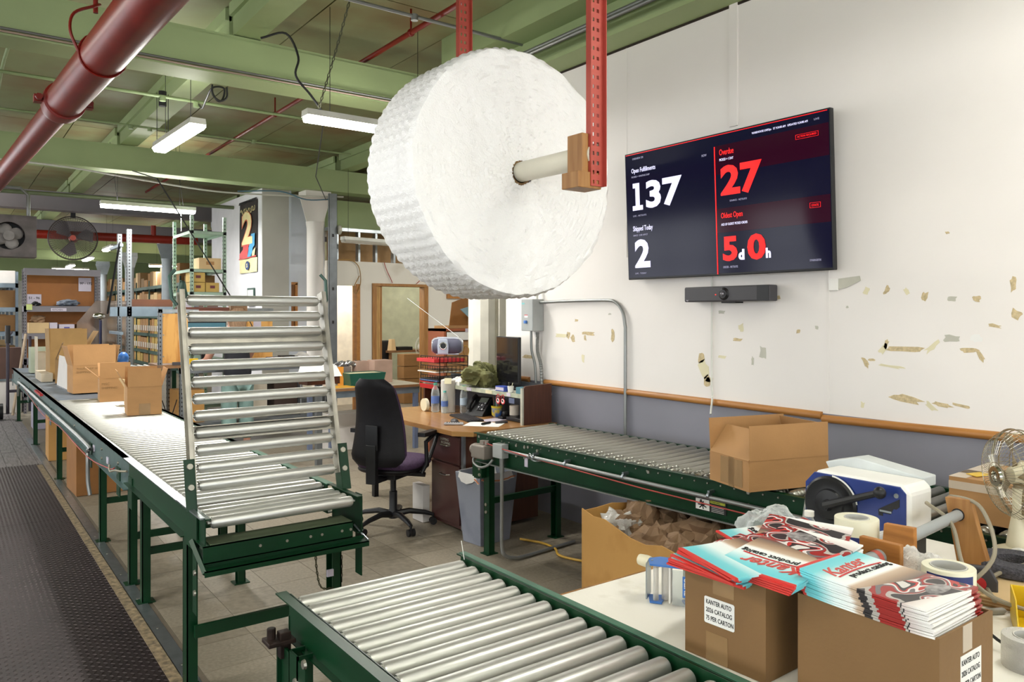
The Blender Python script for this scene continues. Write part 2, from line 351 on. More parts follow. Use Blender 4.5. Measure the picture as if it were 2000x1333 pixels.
# ------------------------------------------------------------ ceiling
ce = wall('ceiling', B().box(-4, 12, -1, 36, 4.09, 4.2), CGREEN)
pan = None
for i in range(9):
    for j in range(17):
        x = -.9+i*1.12; y = -.6+j*2.0
        if pan is None: pan = B().box(.006, 1.114, .006, 1.994, 4.05, 4.09).o('ceiling_panel', CGREEN2, ce); pan.location = (x, y, 0)
        else: link_copy(pan, ce, (x, y, 0))
def ibeam(name, y, m, x0=-6, x1=9, z0=3.46, z1=3.79):
    return wall(name, B().box(x0, x1, y, y+.30, z0, z0+.03).box(x0, x1, y+.11, y+.19, z0+.03, z1-.03).box(x0, x1, y+.03, y+.27, z1-.03, z1).box(x0, x1, y+.02, y+.05, z0+.03, z1-.03), m)
for k, (y, m) in enumerate([(6.13, CGREEN), (11.0, CGREEN), (15.9, BGREY), (20.8, BGREY), (25.7, CGREEN), (30.6, CGREEN)]): ibeam('trim_%d' % (k+10), y, m)
ibeam('trim_16', 1.25, CGREEN)
ibeam('trim_17', 13.4, CGREEN, 4.5, 9, 3.2, 3.6); wall('trim_18', B().box(4.95, 9, 11.45, 11.75, 2.955, 3.4), CGREEN)
k = 20
for x in (-1.3, 1.84, 4.9, 8):
    for y0, y1 in ((-1, 1.3), (1.45, 6.2), (6.3, 11.05), (11.25, 15.95), (16.15, 20.9), (21, 25.8), (26, 30.7)):
        wall('trim_%d' % k, B().box(x, x+.21, y0, y1, 3.80, 4.05).box(x-.03, x+.02, y0, y1, 3.95, 4.05), CGREEN); k += 1
wall('trim_60', B().box(3.58, 3.9, -1, 5.9, 3.80, 4.09).box(3.66, 4.05, -1, 5.6, 3.5, 3.53).box(3.8, 3.9, -1, 5.6, 3.53, 3.8), CGREEN)
wall('trim_61', B().box(3.893, 3.9, -1, 5.36, 3.485, 3.5), mat('dark_gap', '2A2114', .9))
# plywood patch above the back room
B().box(4.75, 6.2, 11.6, 13.2, 3.82, 3.84).o('plywood_patch', mat('orange_plywood_patch', 'A0622C', .7), ce)

# columns
cn = 0
for y in (11.25, 16.05, 20.95, 25.85, 30.75):
    c = wall('trim_%d' % (70+cn), B().lathe([(.125, 0), (.125, 2.9), (.128, 2.92), (.14, 3.0), (.14, 3.0)], 24, T(4.57, y, 0)).box(4.37, 4.77, y-.14, y+.16, 3.36, 3.46)
             .prism([(-.24, 3.36), (.24, 3.36), (.12, 2.95), (-.12, 2.95)], -.01, .01, T(4.57, y, 0) @ Matrix(((1, 0, 0, 0), (0, 0, 1, 0), (0, 1, 0, 0), (0, 0, 0, 1)))), WHITE if cn == 0 else COLG, smooth=True); cn += 1
wall('trim_80', B().lathe([(.15, 0), (.15, 3.46)], 12, T(4.27, 6.25, 0, R(15))).box(4.36, 4.46, 6.1, 6.2, 0, 3.46), mat('chipped_white_column_paint', 'E2DED0', .5, var=.08, vs=5))
wall('trim_81', B().cyl((4.31, 5.75, 0), (4.31, 5.75, 3.5), .03), mat('pale_green_pipe_paint', 'A9B08C', .5), smooth=True)

# ------------------------------------------------------------ conveyors
def roller_mesh(L_, r, m, groove=False):
    e = .011
    if groove:
        pr = [(.006, -.012), (.006, 0), (r*.72, 0), (r*.8, .004), (r, .010), (r, .026), (r*.84, .030), (r*.84, .036), (r, .040), (r, .054), (r*.84, .058), (r*.84, .064), (r, .068), (r, L_-.008), (r*.8, L_), (.006, L_), (.006, L_+.012)]
    else:
        pr = [(.006, -.012), (.006, .004), (r*.52, .005), (r*.56, .001), (r*.72, 0), (r*.76, .005), (r*.9, .004), (r, e), (r, L_-e), (r*.9, L_-.004), (r*.76, L_-.005), (r*.72, L_), (r*.56, L_-.001), (r*.52, L_-.005), (.006, L_-.004), (.006, L_+.012)]
    return B().rod((0, 0, 0), (1, 0, 0), pr, 20)
def rollers(parent, n, x0, L_, y0, dy, z, r, m, groove=False):
    first = roller_mesh(L_, r, m, groove).o('roller', m, parent, (x0, y0, z), smooth=True)
    for k in range(1, n): link_copy(first, parent, (x0, y0+k*dy, z))
def rail(parent, x, y0, y1, z0, z1, m, side, fl=.03, name='side_rail', bev=0):
    w = .004; b = B().box(x-w/2, x+w/2, y0, y1, z0, z1)
    b.box(min(x, x+side*fl), max(x, x+side*fl), y0, y1, z1-w, z1); b.box(min(x, x+side*fl), max(x, x+side*fl), y0, y1, z0, z0+w)
    return b.o(name, m, parent)
def leg(parent, x, y, top, m, side=1, w=.055, foot=True):
    b = B().box(x-.022, x+.022, y-w/2, y-w/2+.005, .006, top).box(x-.022, x+.022, y+w/2-.005, y+w/2, .006, top).box(x-.022 if side > 0 else x+.017, x-.017 if side > 0 else x+.022, y-w/2, y+w/2, .006, top)
    if foot: b.prism([(x-.045, y-.04), (x+.045, y-.04), (x+.045, y+.04), (x-.045, y+.04)], 0, .006)
    return b.o('leg', m, parent)
def bolt(parent, p, ax, r=.011, m=None):
    q = Vector(p)+Vector(ax)*.007
    return B().cyl(p, q, r, r*.85, 10).o('bolt', m or BOLT, parent)

# long conveyor on the left: powered roller run, belt run behind
lc = thing('roller_conveyor', 'long green roller conveyor receding to the far shelves, carrying open cartons', 'conveyor', (0, 0, 0))
rail(lc, .83, 3.42, 4.7, .66, .795, GREEN, -1); rail(lc, 1.45, 3.42, 4.7, .66, .795, GREEN, 1)
rail(lc, .83, 4.7, 13.5, .62, .80, TEALF, -1); rail(lc, 1.45, 4.7, 13.5, .62, .80, TEALF, 1)
B().box(.80, .843, 3.42, 13.5, .796, .80).o('top_flange', STEEL, lc); B().box(1.445, 1.48, 3.42, 13.5, .796, .80).o('top_flange', GREEND, lc)
rollers(lc, 62, .845, .59, 3.46, .0762, .782, .0235, ROLL)
B().box(.85, 1.43, 8.2, 13.5, .775, .792).o('belt', BELT, lc); B().box(.845, 1.435, 8.2, 13.5, .64, .66).o('belt', BELT, lc)
B().box(.845, 1.445, 3.46, 8.2, .725, .73).o('dark_underpan', BLACKM, lc); B().rod((.85, 13.5, .735), (1.43, 13.5, .735), [(.05, 0), (.05, .58)]).o('end_pulley', STEEL, lc, smooth=True)  # black pan added under the rollers to darken their gaps
for y in (4.64, 5.0, 6.06, 8.58, 11.0, 13.6):
    for x, s in ((.90, 1), (1.42, -1)): leg(lc, x, y, .66, GREEN, s)
    B().box(.90, 1.42, y-.012, y+.012, .26, .30).o('crossbar', GREEN, lc)
    for x, s in ((.83, -1),): B().box(x-.008, x-.002, y-.05, y+.05, .53, .70).o('leg_bracket', GREEN if y < 7 else TEALF, lc)
for k in range(60): bolt(lc, (.828, 5.0+k*.1524, .775), (-1, 0, 0), .006) if k < 50 else 0
for y in (5.02, 5.6, 6.9, 8.1, 9.5, 10.8, 12.4):
    for z in (.66, .72): bolt(lc, (.828, y, z), (-1, 0, 0), .010)
B().tube(curve([(.80, 12.2, .50), (.80, 12.1, .66), (.80, 11.9, .69), (.80, 9, .69), (.80, 6.15, .69), (.80, 6.02, .64), (.80, 6.0, .45), (.81, 5.98, .35)], 5), .013, 8).o('conduit', CONDG, lc, smooth=True)
B().tube(curve([(.81, 11.6, .67), (.79, 9, .60), (.79, 7.5, .64), (.79, 6, .62), (.79, 5.1, .68), (.80, 4.98, .70)], 6), .0035, 6).o('pull_cord', CRED, lc)
for y in (5.35, 5.9): B().box(.822, .828, y, y+.05, .66, .70).o('sticker', PAPERP, lc)
B().box(.80, .828, 9.3, 9.9, .745, .765).o('sticker', REDL, lc)
B().tube(curve([(.80, 5.15, .69), (.78, 5.0, .68), (.79, 4.9, .70), (.80, 4.8, .71), (.82, 4.72, .72)], 5), .006, 6).o('cord_end', CTAN, lc)
# short end stand of the left conveyor with the lifting gate
st = thing('conveyor_end_stand', 'green end stand holding three rollers at the foot of the raised gate', 'conveyor', (0, 0, 0))
rail(st, .815, 3.10, 3.42, .64, .80, GREEN, 1, .022); rail(st, 1.475, 3.10, 3.42, .64, .80, GREEN, -1, .022)
B().box(.80, .82, 3.12, 3.5, .797, .803).o('top_flange', STEEL, st)
rollers(st, 4, .845, .60, 3.14, .066, .775, .0235, ROLL)
B().box(.80, 1.42, 3.076, 3.081, .635, .702).box(.80, 1.42, 3.076, 3.20, .698, .702).box(.80, 1.42, 3.076, 3.12, .635, .639).o('end_beam', GREEN, st)
B().box(.83, 1.42, 3.085, 3.195, .702, .704).o('dust_pan', mat('dusty_olive_pan', '4F5A42', .7), st)
B().box(.795, 1.475, 3.03, 3.09, .616, .620).box(.795, 1.475, 3.03, 3.036, .598, .620).box(.795, 1.475, 3.084, 3.09, .616, .632).o('end_tray', GREEN, st)
B().tube([(1.475, 3.04, .622), (1.48, 3.10, .63), (1.455, 3.14, .67)], .004, 6).o('wire_hook', STEEL, st)
B().prism([(-.03, -.06), (.03, -.06), (.03, .34), (-.03, .34)], 0, .005, Matrix(((0, 0, 1, .805), (1, 0, 0, 3.22), (0, 1, 0, .46), (0, 0, 0, 1)))).o('side_plate', GREEN, st)
B().prism([(-.03, -.06), (.03, -.06), (.03, .30), (-.03, .30)], 0, .005, Matrix(((0, 0, 1, 1.485), (1, 0, 0, 3.16), (0, 1, 0, .50), (0, 0, 0, 1)))).o('side_plate', GREEN, st)
B().tube([(.80, 3.04, .61), (.79, 3.2, .70)], .012, 4).o('tray_arm', GREEN, st)
for x in (1.02, 1.13, 1.23, 1.28, 1.37, 1.41): B().cyl((x, 3.079, .67), (x, 3.073, .67), .006, n=8).o('bolt_hole', BOLT, st)
for z in (.49, .57, .66): bolt(st, (.803, 3.2, z), (-1, 0, 0), .012)
for x, s in ((.845, 1), (1.43, -1)): leg(st, x, 3.45 if s > 0 else 3.30, .66, GREEN, s, .07)
B().box(.845, 1.43, 3.37, 3.39, .24, .29).o('crossbar', GREEN, st)
def chain(parent, pts, r=.0022, name='chain', step=.012):
    P = curve(pts, 6); b = B(); acc = 0; k = 0
    for i in range(len(P)-1):
        L_ = (P[i+1]-P[i]).length; n = max(1, int(L_/step))
        for j in range(n):
            a = P[i].lerp(P[i+1], j/n); c = P[i].lerp(P[i+1], (j+1)/n); M = frame(a, c) @ Matrix.Rotation(PI/2*(k % 2), 4, 'Z'); h = (c-a).length; k += 1
            b.tube([(math.cos(t)*.0035*step/.012, 0, h/2+math.sin(t)*(h*.62)) for t in [q*PI/3 for q in range(6)]], r, 4, M, True)
    return b.o(name, ROPE, parent)
chain(st, [(1.26, 3.1, .61), (1.28, 3.13, .50), (1.33, 3.2, .40), (1.42, 3.27, .36)])
chain(st, [(1.455, 3.27, .50), (1.455, 3.27, .38)]); B().box(1.38, 1.41, 3.255, 3.265, .42, .45).o('paper_tag', PAPERP, st)
# the raised gate
gt = thing('conveyor_gate', 'raised ladder-like aluminium roller gate standing upright on the left conveyor', 'gate', (0, 3.335, .865)); gt.rotation_euler.x = -R(14)
for x, s in ((.835, 1), (1.463, -1)):
    B().box(x-.003, x+.003, -.03, .03, 0, .86).box(min(x, x-s*.018), max(x, x-s*.018), -.03, -.026, 0, .86).box(min(x, x-s*.018), max(x, x-s*.018), .026, .03, 0, .86).o('side_rail', ALU, gt)
zs = [.020+k*.0725 for k in range(12)]
f = roller_mesh(.595, .0235, ROLL).o('roller', ALU if 0 else ROLL, gt, (.852, 0, zs[0]), smooth=True)
for z in zs[1:]: link_copy(f, gt, (.852, 0, z))
for z in (.235, .642): B().box(.84, 1.46, .012, .016, z-.03, z+.03).box(.84, 1.46, -.02, .016, z+.027, z+.030).box(.84, 1.46, -.012, .016, z-.030, z-.027).o('cross_channel', ALU, gt)
for x, s in ((.835, -1), (1.463, 1)):
    B().box(min(x+s*.004, x+s*.045), max(x+s*.004, x+s*.045), -.034, -.029, -.08, .13).box(x+s*.004-.002, x+s*.004+.002, -.034, .03, -.08, .13).o('hinge_bracket', GREEN, gt)
    for z in (.015, .10): bolt(gt, (x+s*.022, -.034, z), (0, -1, 0), .014)
for x, s in ((.815, -1), (1.483, 1)): B().tube([(x, .02, .80), (x+s*.02, .02, .83), (x+s*.025, .02, .93), (x, .02, .96)], .008, 8).o('gate_handle', DGRN, gt, smooth=True)

# near conveyor
nc = thing('roller_conveyor', 'short green gravity roller conveyor in the foreground beside the white table', 'conveyor', (0, 0, 0))
def grail(x, s, y1): 
    return B().box(x-.003, x+.003, -.3, y1-.03, .685, .80).box(min(x, x+s*.032), max(x, x+s*.032), -.3, y1, .796, .80).box(min(x, x+s*.02), max(x, x+s*.02), -.3, y1-.03, .685, .689).o('side_rail', GREEN, nc)
grail(.795, -1, 2.17); grail(1.375, 1, 2.17)
B().box(1.385, 1.407, -.3, 2.17, .8, .802).o('worn_flange', GREEND, nc)
rollers(nc, 33, .808, .555, -.22, .0728, .772, .0245, ROLL)
B().box(.79, 1.38, 2.135, 2.14, .69, .74).o('end_beam', GREEN, nc)
for x, s in ((.765, 1), (1.40, -1)):
    for y in (1.98, .3): leg(nc, x, y, .70, GREEN, s, .06)
for y in (1.98, .3): B().box(.765, 1.40, y-.012, y+.012, .30, .34).o('crossbar', GREEN, nc)
B().box(.745, .752, 1.90, 2.08, .50, .69).box(.735, .752, 2.075, 2.082, .50, .69).o('leg_bracket', GREEN, nc)
for y, z in ((1.96, .63), (1.96, .55), (1.90, .70)): bolt(nc, (.745, y, z), (-1, 0, 0), .013)
B().box(.70, .775, 2.04, 2.10, .70, .712).box(.735, .765, 2.05, 2.08, .66, .73).cyl((.72, 2.08, .71), (.72, 2.08, .74), .012).o('latch_bracket', mat('greasy_dark_steel', '3C2E28', .5, .6, var=.3, vs=20), nc, bev=.002)
B().tube([(1.36, 2.1, .80), (1.355, 2.11, .86)], .0012, 4).o('wire_tie', PAPER, nc)

# right conveyor along the wall
rc = thing('roller_conveyor', 'green powered roller conveyor along the right wall with a motor on its side', 'conveyor', (2.895, 4.31, 0), R(3.0))
# local x: toward the wall, local -y: toward the camera
rcl = 3.9
B().box(.01, .645, -rcl, -.02, .73, .735).o('dark_underpan', BLACKM, rc)  # black sheet below the rollers, added so the gaps read dark
def rr(x, s): return B().box(x-.003, x+.003, -rcl, 0, .615, .80).box(min(x, x+s*.03), max(x, x+s*.03), -rcl, 0, .796, .80).box(min(x, x+s*.03), max(x, x+s*.03), -rcl, 0, .615, .619).o('side_rail', GREEN, rc)
rr(0, -1); rr(.655, 1)
B().box(-.032, .0, -rcl, -.02, .606, .614).o('bottom_lip', CONDG, rc)
rollers(rc, 50, .012, .62, -rcl+.07, .0762, .788, .0235, ROLLD, True)
B().box(-.035, .03, -.06, -.01, .50, .61).o('leg_bracket', GREEN, rc); B().box(-.04, .005, -.10, .0, .51, .61).o('leg_bracket', GREEN, rc)
for y in (-.10, -2.6, -3.6):
    for x, s in ((.025, 1), (.63, -1)): leg(rc, x, y, .615, GREEN, s, .06)
    B().box(.025, .63, y-.012, y+.012, .33, .37).o('crossbar', GREEN, rc)
for k in range(40): bolt(rc, (-.003, -.12-k*.0762, .775), (-1, 0, 0), .0045)
for y, z in ((-.03, .775), (-.3, .76), (-.3, .71), (-.42, .765), (-.5, .765), (-.42, .70), (-.5, .70), (-.535, .77), (-.535, .705), (-.62, .76), (-.62, .70), (-1.5, .77), (-1.5, .71), (-2.1, .77), (-2.1, .71)): bolt(rc, (-.003, y, z), (-1, 0, 0), .010)
for y, z in ((-.08, .57), (-.08, .53), (-.10, .33), (-.10, .28)): bolt(rc, (-.04 if z > .5 else .0, y, z), (-1, 0, 0), .011)
mo = B().box(-.10, -.008, -.20, -.06, .65, .74).o('gear_motor', mat('warm_grey_cast_metal', '8E857C', .5, .4, var=.1), rc, bev=.01)
B().rod((-.055, -.10, .70), (-.055, .0, .70), [(.034, 0), (.04, .008), (.04, .05), (.03, .075), (0.001, .08)]).o('motor_cap', MATS['warm_grey_cast_metal'], mo, smooth=True)
B().cyl((-.05, -.13, .74), (-.05, -.13, .765), .022).cyl((-.05, -.17, .742), (-.05, -.17, .77), .015).o('motor_port', MATS['warm_grey_cast_metal'], mo, smooth=True)
B().box(-.065, -.008, -.345, -.25, .675, .765).o('junction_box', CONDL, rc, bev=.003)
B().tube(curve([(-.07, -.06, .66), (-.09, -.08, .62), (-.10, -.16, .60), (-.09, -.23, .62), (-.07, -.26, .66)], 6), .008, 8).o('motor_conduit', CONDG, rc, smooth=True)
B().tube([(-.04, -.35, .725), (-.04, -3.4, .71)], .011, 10).o('conduit', CONDG, rc, smooth=True)
for y in (-.62, -.9, -1.35, -1.9, -2.4): B().cyl((-.04, y, .725), (-.04, y-.012, .725), .016).box(-.045, -.003, y-.012, y, .735, .75).o('conduit_clamp', STEEL, rc)
B().tube([(-.055, -.14, .755), (-.06, -.36, .738), (-.045, -.62, .72), (-.05, -1.5, .69), (-.05, -3.2, .665)], .0035, 6).o('pull_cord', CRED, rc)
B().tube(curve([(-.045, -.68, .72), (-.07, -.66, .735), (-.07, -.62, .75), (-.05, -.60, .72), (-.03, -.62, .70), (-.03, -.68, .71)], 5), .004, 6).o('cord_ring', STEEL, rc)
B().tube(curve([(-.035, -.31, .675), (-.035, -.31, .4), (-.035, -.31, .12), (-.02, -.32, .05), (.05, -.33, .022), (.15, -.33, .014), (.62, -.30, .014)], 6), .012, 8).cyl((-.035, -.31, .58), (-.035, -.31, .68), .016).o('drop_conduit', CONDG, rc, smooth=True)
B().box(-.007, -.003, -.53, -.50, .645, .70).o('sticker', PAPERP, rc)
wl = B().box(-.007, -.0035, -1.98, -1.80, .637, .697).o('warning_label', INK, rc)
B().box(-.009, -.007, -1.885, -1.805, .641, .693).o('label_panel', PAPER, wl); B().box(-.009, -.007, -1.975, -1.89, .682, .694).o('label_panel', mat('warning_yellow_green', 'B9C03A', .5), wl)
pg = B()
for a in range(7): pg.tube([(-.0095, -1.845, .665), (-.0095, -1.845+.026*math.cos(a*.9), .665+.02*math.sin(a*.9))], .003, 4)
pg.tube([(-.0095, -1.845, .665), (-.0095, -1.835, .690)], .006, 5).o('pictogram', INK, wl)
LBL = Matrix(((0, 0, -1, -.0088), (-1, 0, 0, 0), (0, 1, 0, 0), (0, 0, 0, 1)))
text('WARNING', .011, INK, Matrix.Translation((0, -1.895, .684)) @ LBL, wl)
for k in range(5): B().box(-.0095, -.007, -1.968, -1.897, .672-k*.0075, .6735-k*.0075).o('text_line', PAPER, wl)
tag(B().tube(curve([(3.25, 4.3, .02), (3.33, 4.15, .012), (3.32, 4.0, .012), (3.25, 3.85, .012), (3.35, 3.6, .012), (3.6, 3.3, .012)], 6), .008, 6).o('floor_cable', CYEL, smooth=True), 'yellow cable lying on the floor under the right conveyor', 'cable')

# ------------------------------------------------------------ cartons
def carton(name, label, loc, rz, sx, sy, sz, flaps=None, fl=.12, m=CARD, group=None, tape=None, marks=None, closed=False, t=.004, cat='box'):
    """origin at base centre; flaps: dict side -> angle in degrees from flat-outward (90 = upright, 180 = folded in)"""
    r = thing(name, label, cat, loc, rz, group); hx, hy = sx/2, sy/2
    if closed:
        B().box(-hx, hx, -hy, hy, 0, sz).o('body', m, r, bev=.002)
        B().box(-hx+.001, hx-.001, -.001, .001, sz, sz+.0008).o('lid_seam', CARDE, r)
    else:
        B().box(-hx, hx, -hy, -hy+t, 0, sz).box(-hx, hx, hy-t, hy, 0, sz).box(-hx, -hx+t, -hy+t, hy-t, 0, sz).box(hx-t, hx, -hy+t, hy-t, 0, sz).box(-hx+t, hx-t, -hy+t, hy-t, 0, t).o('body', m, r)
    for sd, a in (flaps or {}).items():
        w = sx if sd in 'fb' else sy
        M = {'f': T(0, -hy, sz), 'b': T(0, hy, sz, PI), 'l': T(-hx, 0, sz, -PI/2), 'r': T(hx, 0, sz, PI/2)}[sd]
        B().box(-w/2+.003, w/2-.003, -fl, 0, -t/2, t/2).o('flap', m, r).matrix_local = M @ Matrix.Rotation(-R(a), 4, 'X')
    for tp in (tape or []):
        x0, x1, y0, y1, z0, z1 = tp[:6]; B().box(x0, x1, y0, y1, z0, z1).o('tape_strip', tp[6] if len(tp) > 6 else PTAPE, r)
    return r
# two catalogue cartons on the white table come later with the table
c1 = carton('carton', 'open brown carton with upright flaps overhanging the right conveyor rail', (3.09, 2.17, .815), R(-16), .44, .29, .135, {'f': 91, 'b': 86, 'l': 128, 'r': 104}, .155, tape=[(-.2215, -.2205, -.10, .06, .01, .13, PTAPE), (-.2215, -.2205, -.04, .0, .0, .134, PTAPE)])
c2 = carton('carton', 'taped brown carton on the right conveyor behind the desk fan', (3.33, 1.03, .815), R(3), .40, .72, .16, closed=True, tape=[(-.2015, -.2005, -.36, .36, .115, .145, WTAPE), (-.201, .201, .30, .36, .1605, .1615, WTAPE), (-.10, -.02, -.36, .36, .1605, .1615, WTAPE)])
tag(B().prism([(0, 0), (.09, -.02), (.10, .03), (.03, .05)], 0, .002).o('sticky_note', mat('yellow_note_paper', 'E0B93C', .6), loc=(3.16, 1.30, .978)), 'yellow slip of paper on top of the taped carton behind the fan', 'note')
LCZ = .806
carton('carton', 'small open brown carton nearest the raised gate on the left conveyor', (1.282, 6.70, LCZ), R(-6), .245, .30, .222, {'f': 93, 'b': 88, 'l': 62, 'r': 72}, .142, tape=[(-.04, .04, -.1515, -.15, .0, .09)])
carton('carton', 'open brown carton second from the gate with outspread flaps', (1.26, 7.86, LCZ), R(-5), .25, .27, .212, {'f': 90, 'b': 60, 'l': 42, 'r': 25}, .14)
carton('carton', 'tall open carton with handwriting, third from the gate', (1.215, 8.86, LCZ), R(3), .39, .30, .276, {'f': 92, 'b': 88, 'l': 76, 'r': 80}, .20)
carton('carton', 'small pale open carton half hidden behind the nearest box on the left conveyor', (1.36, 7.35, LCZ), R(8), .15, .2, .15, {'f': 90, 'l': 60, 'r': 80}, .09, m=CARDL)
B().box(-.40, .40, -.003, .003, 0, .33, T(0, 0, 0, 0, R(-4))).o('cardboard_sheet', CARDW, loc=(1.03, 9.5, LCZ), rz=R(-88)); tag(bpy.data.objects['cardboard_sheet'], 'white-faced cardboard sheet leaning beside the tall open carton', 'cardboard')
carton('carton', 'narrow brown carton standing behind the white cardboard sheet', (1.10, 10.2, LCZ), R(-10), .13, .20, .27, {'l': 110}, .2, m=CARDD)
carton('carton', 'tall open carton with pale flap at the back of the left conveyor', (1.22, 10.9, LCZ), R(2), .40, .34, .36, {'f': 92, 'l': 88, 'r': 60, 'b': 85}, .25, m=mat('muted_kraft_cardboard', 'A88450', .75))  # slightly yellower kraft tone for this carton
carton('carton', 'cream upright carton with stepped side at the far end of the conveyor', (1.02, 11.6, LCZ), R(0), .12, .4, .30, {'l': 89}, .2, m=mat('cream_cardboard', 'CDBFA8', .7))
carton('carton', 'flat cream carton lying on the belt at the far end', (.98, 10.9, LCZ-.012), R(0), .12, .7, .1, closed=True, m=MATS['cream_cardboard'])
carton('carton', 'pale green paper sack at the far end of the left conveyor', (1.03, 12.2, LCZ), R(0), .2, .3, .34, {}, m=mat('pale_green_paper', 'A9B09A', .7))
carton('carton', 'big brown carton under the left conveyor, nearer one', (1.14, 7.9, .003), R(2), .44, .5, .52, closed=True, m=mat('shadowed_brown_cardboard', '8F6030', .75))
carton('carton', 'brown carton under the left conveyor behind the nearer one', (1.14, 9.9, .003), R(-2), .44, .5, .55, closed=True, m=CARDO)
carton('carton', 'lilac white carton on the floor under the far end of the left conveyor', (1.22, 12.6, .003), 0, .45, .4, .35, closed=True, m=mat('lilac_cardboard', 'A9A3B6', .7))
tc_ = [o for o in COL.objects if o.get('label', '').startswith('tall open carton with handwriting')][0]
HM = Matrix(((1, 0, 0, -.21), (0, 0, -1, -.1515), (0, 1, 0, 0), (0, 0, 0, 1)))
for i, s in enumerate(('THURSDAY 10', 'SHIPPING')): text(s, .03, mat('pencil_marks', '8C6B42', .8), Matrix.Translation((.045, 0, .235-i*.035)) @ HM, tc_, 'handwriting')
tc_ = [o for o in COL.objects if o.get('label', '').startswith('open brown carton second')][0]
for i, s in enumerate(('MISC', 'SHIPPING')): text(s, .03, MATS['pencil_marks'], Matrix.Translation((.10, .0155, .15-i*.035)) @ HM, tc_, 'handwriting')

# large waste carton of crumpled paper
gl = thing('waste_carton', 'large worn brown carton of crumpled kraft paper under the right conveyor', 'box', (0, 0, 0))
pts = [(2.67, 3.0), (2.53, 2.02), (3.50, 1.93), (3.60, 2.96)]; zt = [.585, .55, .57, .58]
bb = B()
for i in range(4):
    a, b_ = pts[i], pts[(i+1) % 4]; n = 9; d = Vector((b_[0]-a[0], b_[1]-a[1], 0)).normalized(); nn = Vector((-d.y, d.x, 0))*.006
    vs = []; 
    for k in range(n+1):
        t = k/n; x = a[0]+(b_[0]-a[0])*t; y = a[1]+(b_[1]-a[1])*t; bow = math.sin(t*PI)*.02; z = zt[i]+(zt[(i+1) % 4]-zt[i])*t + random.uniform(-.012, .008)
        if i == 0 and k in (4, 5): z -= .03
        q = Vector((x, y, 0)) + nn.normalized()*(-bow if i == 0 else 0)
        vs += [(q.x, q.y, .003), (q.x, q.y, z), (q.x+nn.x, q.y+nn.y, z), (q.x+nn.x, q.y+nn.y, .003)]
    fs = []
    for k in range(n):
        j = k*4; fs += [(j, j+4, j+5, j+1), (j+1, j+5, j+6, j+2), (j+2, j+6, j+7, j+3)]
    bb.add(vs, fs)
bb.add([(p[0], p[1], .004) for p in pts], [(0, 1, 2, 3)])
bb.o('carton_body', mat('worn_ochre_cardboard', 'BE8F4E', .75, c2='A37436', m2=.42, vs=3, sharp=.1, bump=.1, bs=20), gl)
def crumple(r, seed, m=KPAPER, sq=.7, name='crumpled_paper', parent=None, loc=(0, 0, 0), amp=.45, n=18):
    sm_ = m in (CLEAR, CLEARW, OLIVE, LINER, DGRN, PAPERP); n = n*2 if sm_ else n; amp = amp*(.7 if m in (CLEAR, CLEARW) else 1); b = B(); rnd = random.Random(seed); off = Vector((rnd.uniform(0, 50), rnd.uniform(0, 50), rnd.uniform(0, 50)))
    b.sph((0, 0, 0), r, n, n//2)
    out = []
    for v in b.v:
        v = Vector(v); d = v.normalized(); f_ = 1+amp*noise.noise(d*1.6+off)*1.6 + amp*.5*abs(noise.noise(d*4+off))*2+((.04 if m in (CLEAR, CLEARW) else .12)*noise.noise(d*9+off) if sm_ else 0)-.2*amp; w = v*f_; out.append((w.x, w.y, w.z*sq))
    b.v = out; return b.o(name, m, parent, loc, smooth=sm_)
for k in range(26):
    x = 2.72+random.random()*.75; y = 2.1+random.random()*.78
    tag(crumple(.085+random.random()*.05, k, loc=(x, y, .42+random.random()*.1)), 'crumpled brown paper wad in the large waste carton', 'paper', 'crumpled paper in the waste carton')
tag(crumple(.10, 99, CLEARW, .8, 'plastic_film', loc=(2.80, 2.86, .50)), 'balled clear plastic film at the corner of the waste carton', 'plastic')

# ------------------------------------------------------------ hanging bubble wrap roll
hg = thing('roll_hanger', 'red slotted hanger posts with oak blocks and pipe holding the bubble wrap', 'hanger', (0, 0, 0))
def post(x, y, z0, z1, wide=.066, flip=1):
    b = B(); pitch = .0381; n = int((z1-z0)/pitch); xs = [0, .009, .017, .030, .043, wide]   # round hole column, square hole column
    for k in range(n):
        za = z0+k*pitch; zz = [za, za+.009, za+.024, za+pitch]
        for i in range(5):
            for j in range(3):
                if j == 1 and i in (1, 3): continue
                b.box(xs[i], xs[i+1], 0, .003, zz[j], zz[j+1])
    b.box(wide-.003, wide, -.02, .04, z0, z0+n*pitch).box(0, .003, .003, .03, z0, z0+n*pitch)
    o_ = b.o('slotted_post', REDS, hg, (x, y, 0)); return o_
post(2.07, 2.27, 2.11, 4.09); o_ = post(2.075, 3.25, 2.11, 4.09)
B().box(2.035, 2.07, 2.285, 2.375, 2.13, 2.32).o('oak_block', WOODZ, hg, bev=.003)
B().box(2.005, 2.13, 2.275, 2.375, 2.10, 2.165).o('oak_block', WOODZ, hg, bev=.003)
B().box(2.10, 2.13, 2.30, 2.37, 2.16, 2.19).o('oak_block', WOODZ, hg, bev=.003)
B().box(2.005, 2.13, 3.26, 3.34, 2.10, 2.30).o('oak_block', WOODZ, hg, bev=.003)
ro, ri = .045, .041
B().rod((2.105, 2.28, 2.238), (2.075, 3.36, 2.238), [(ri, 0), (ro, 0), (ro, 1.08), (ri, 1.08), (ri, 0)], 28).o('roll_pipe', PVC, hg, smooth=True)
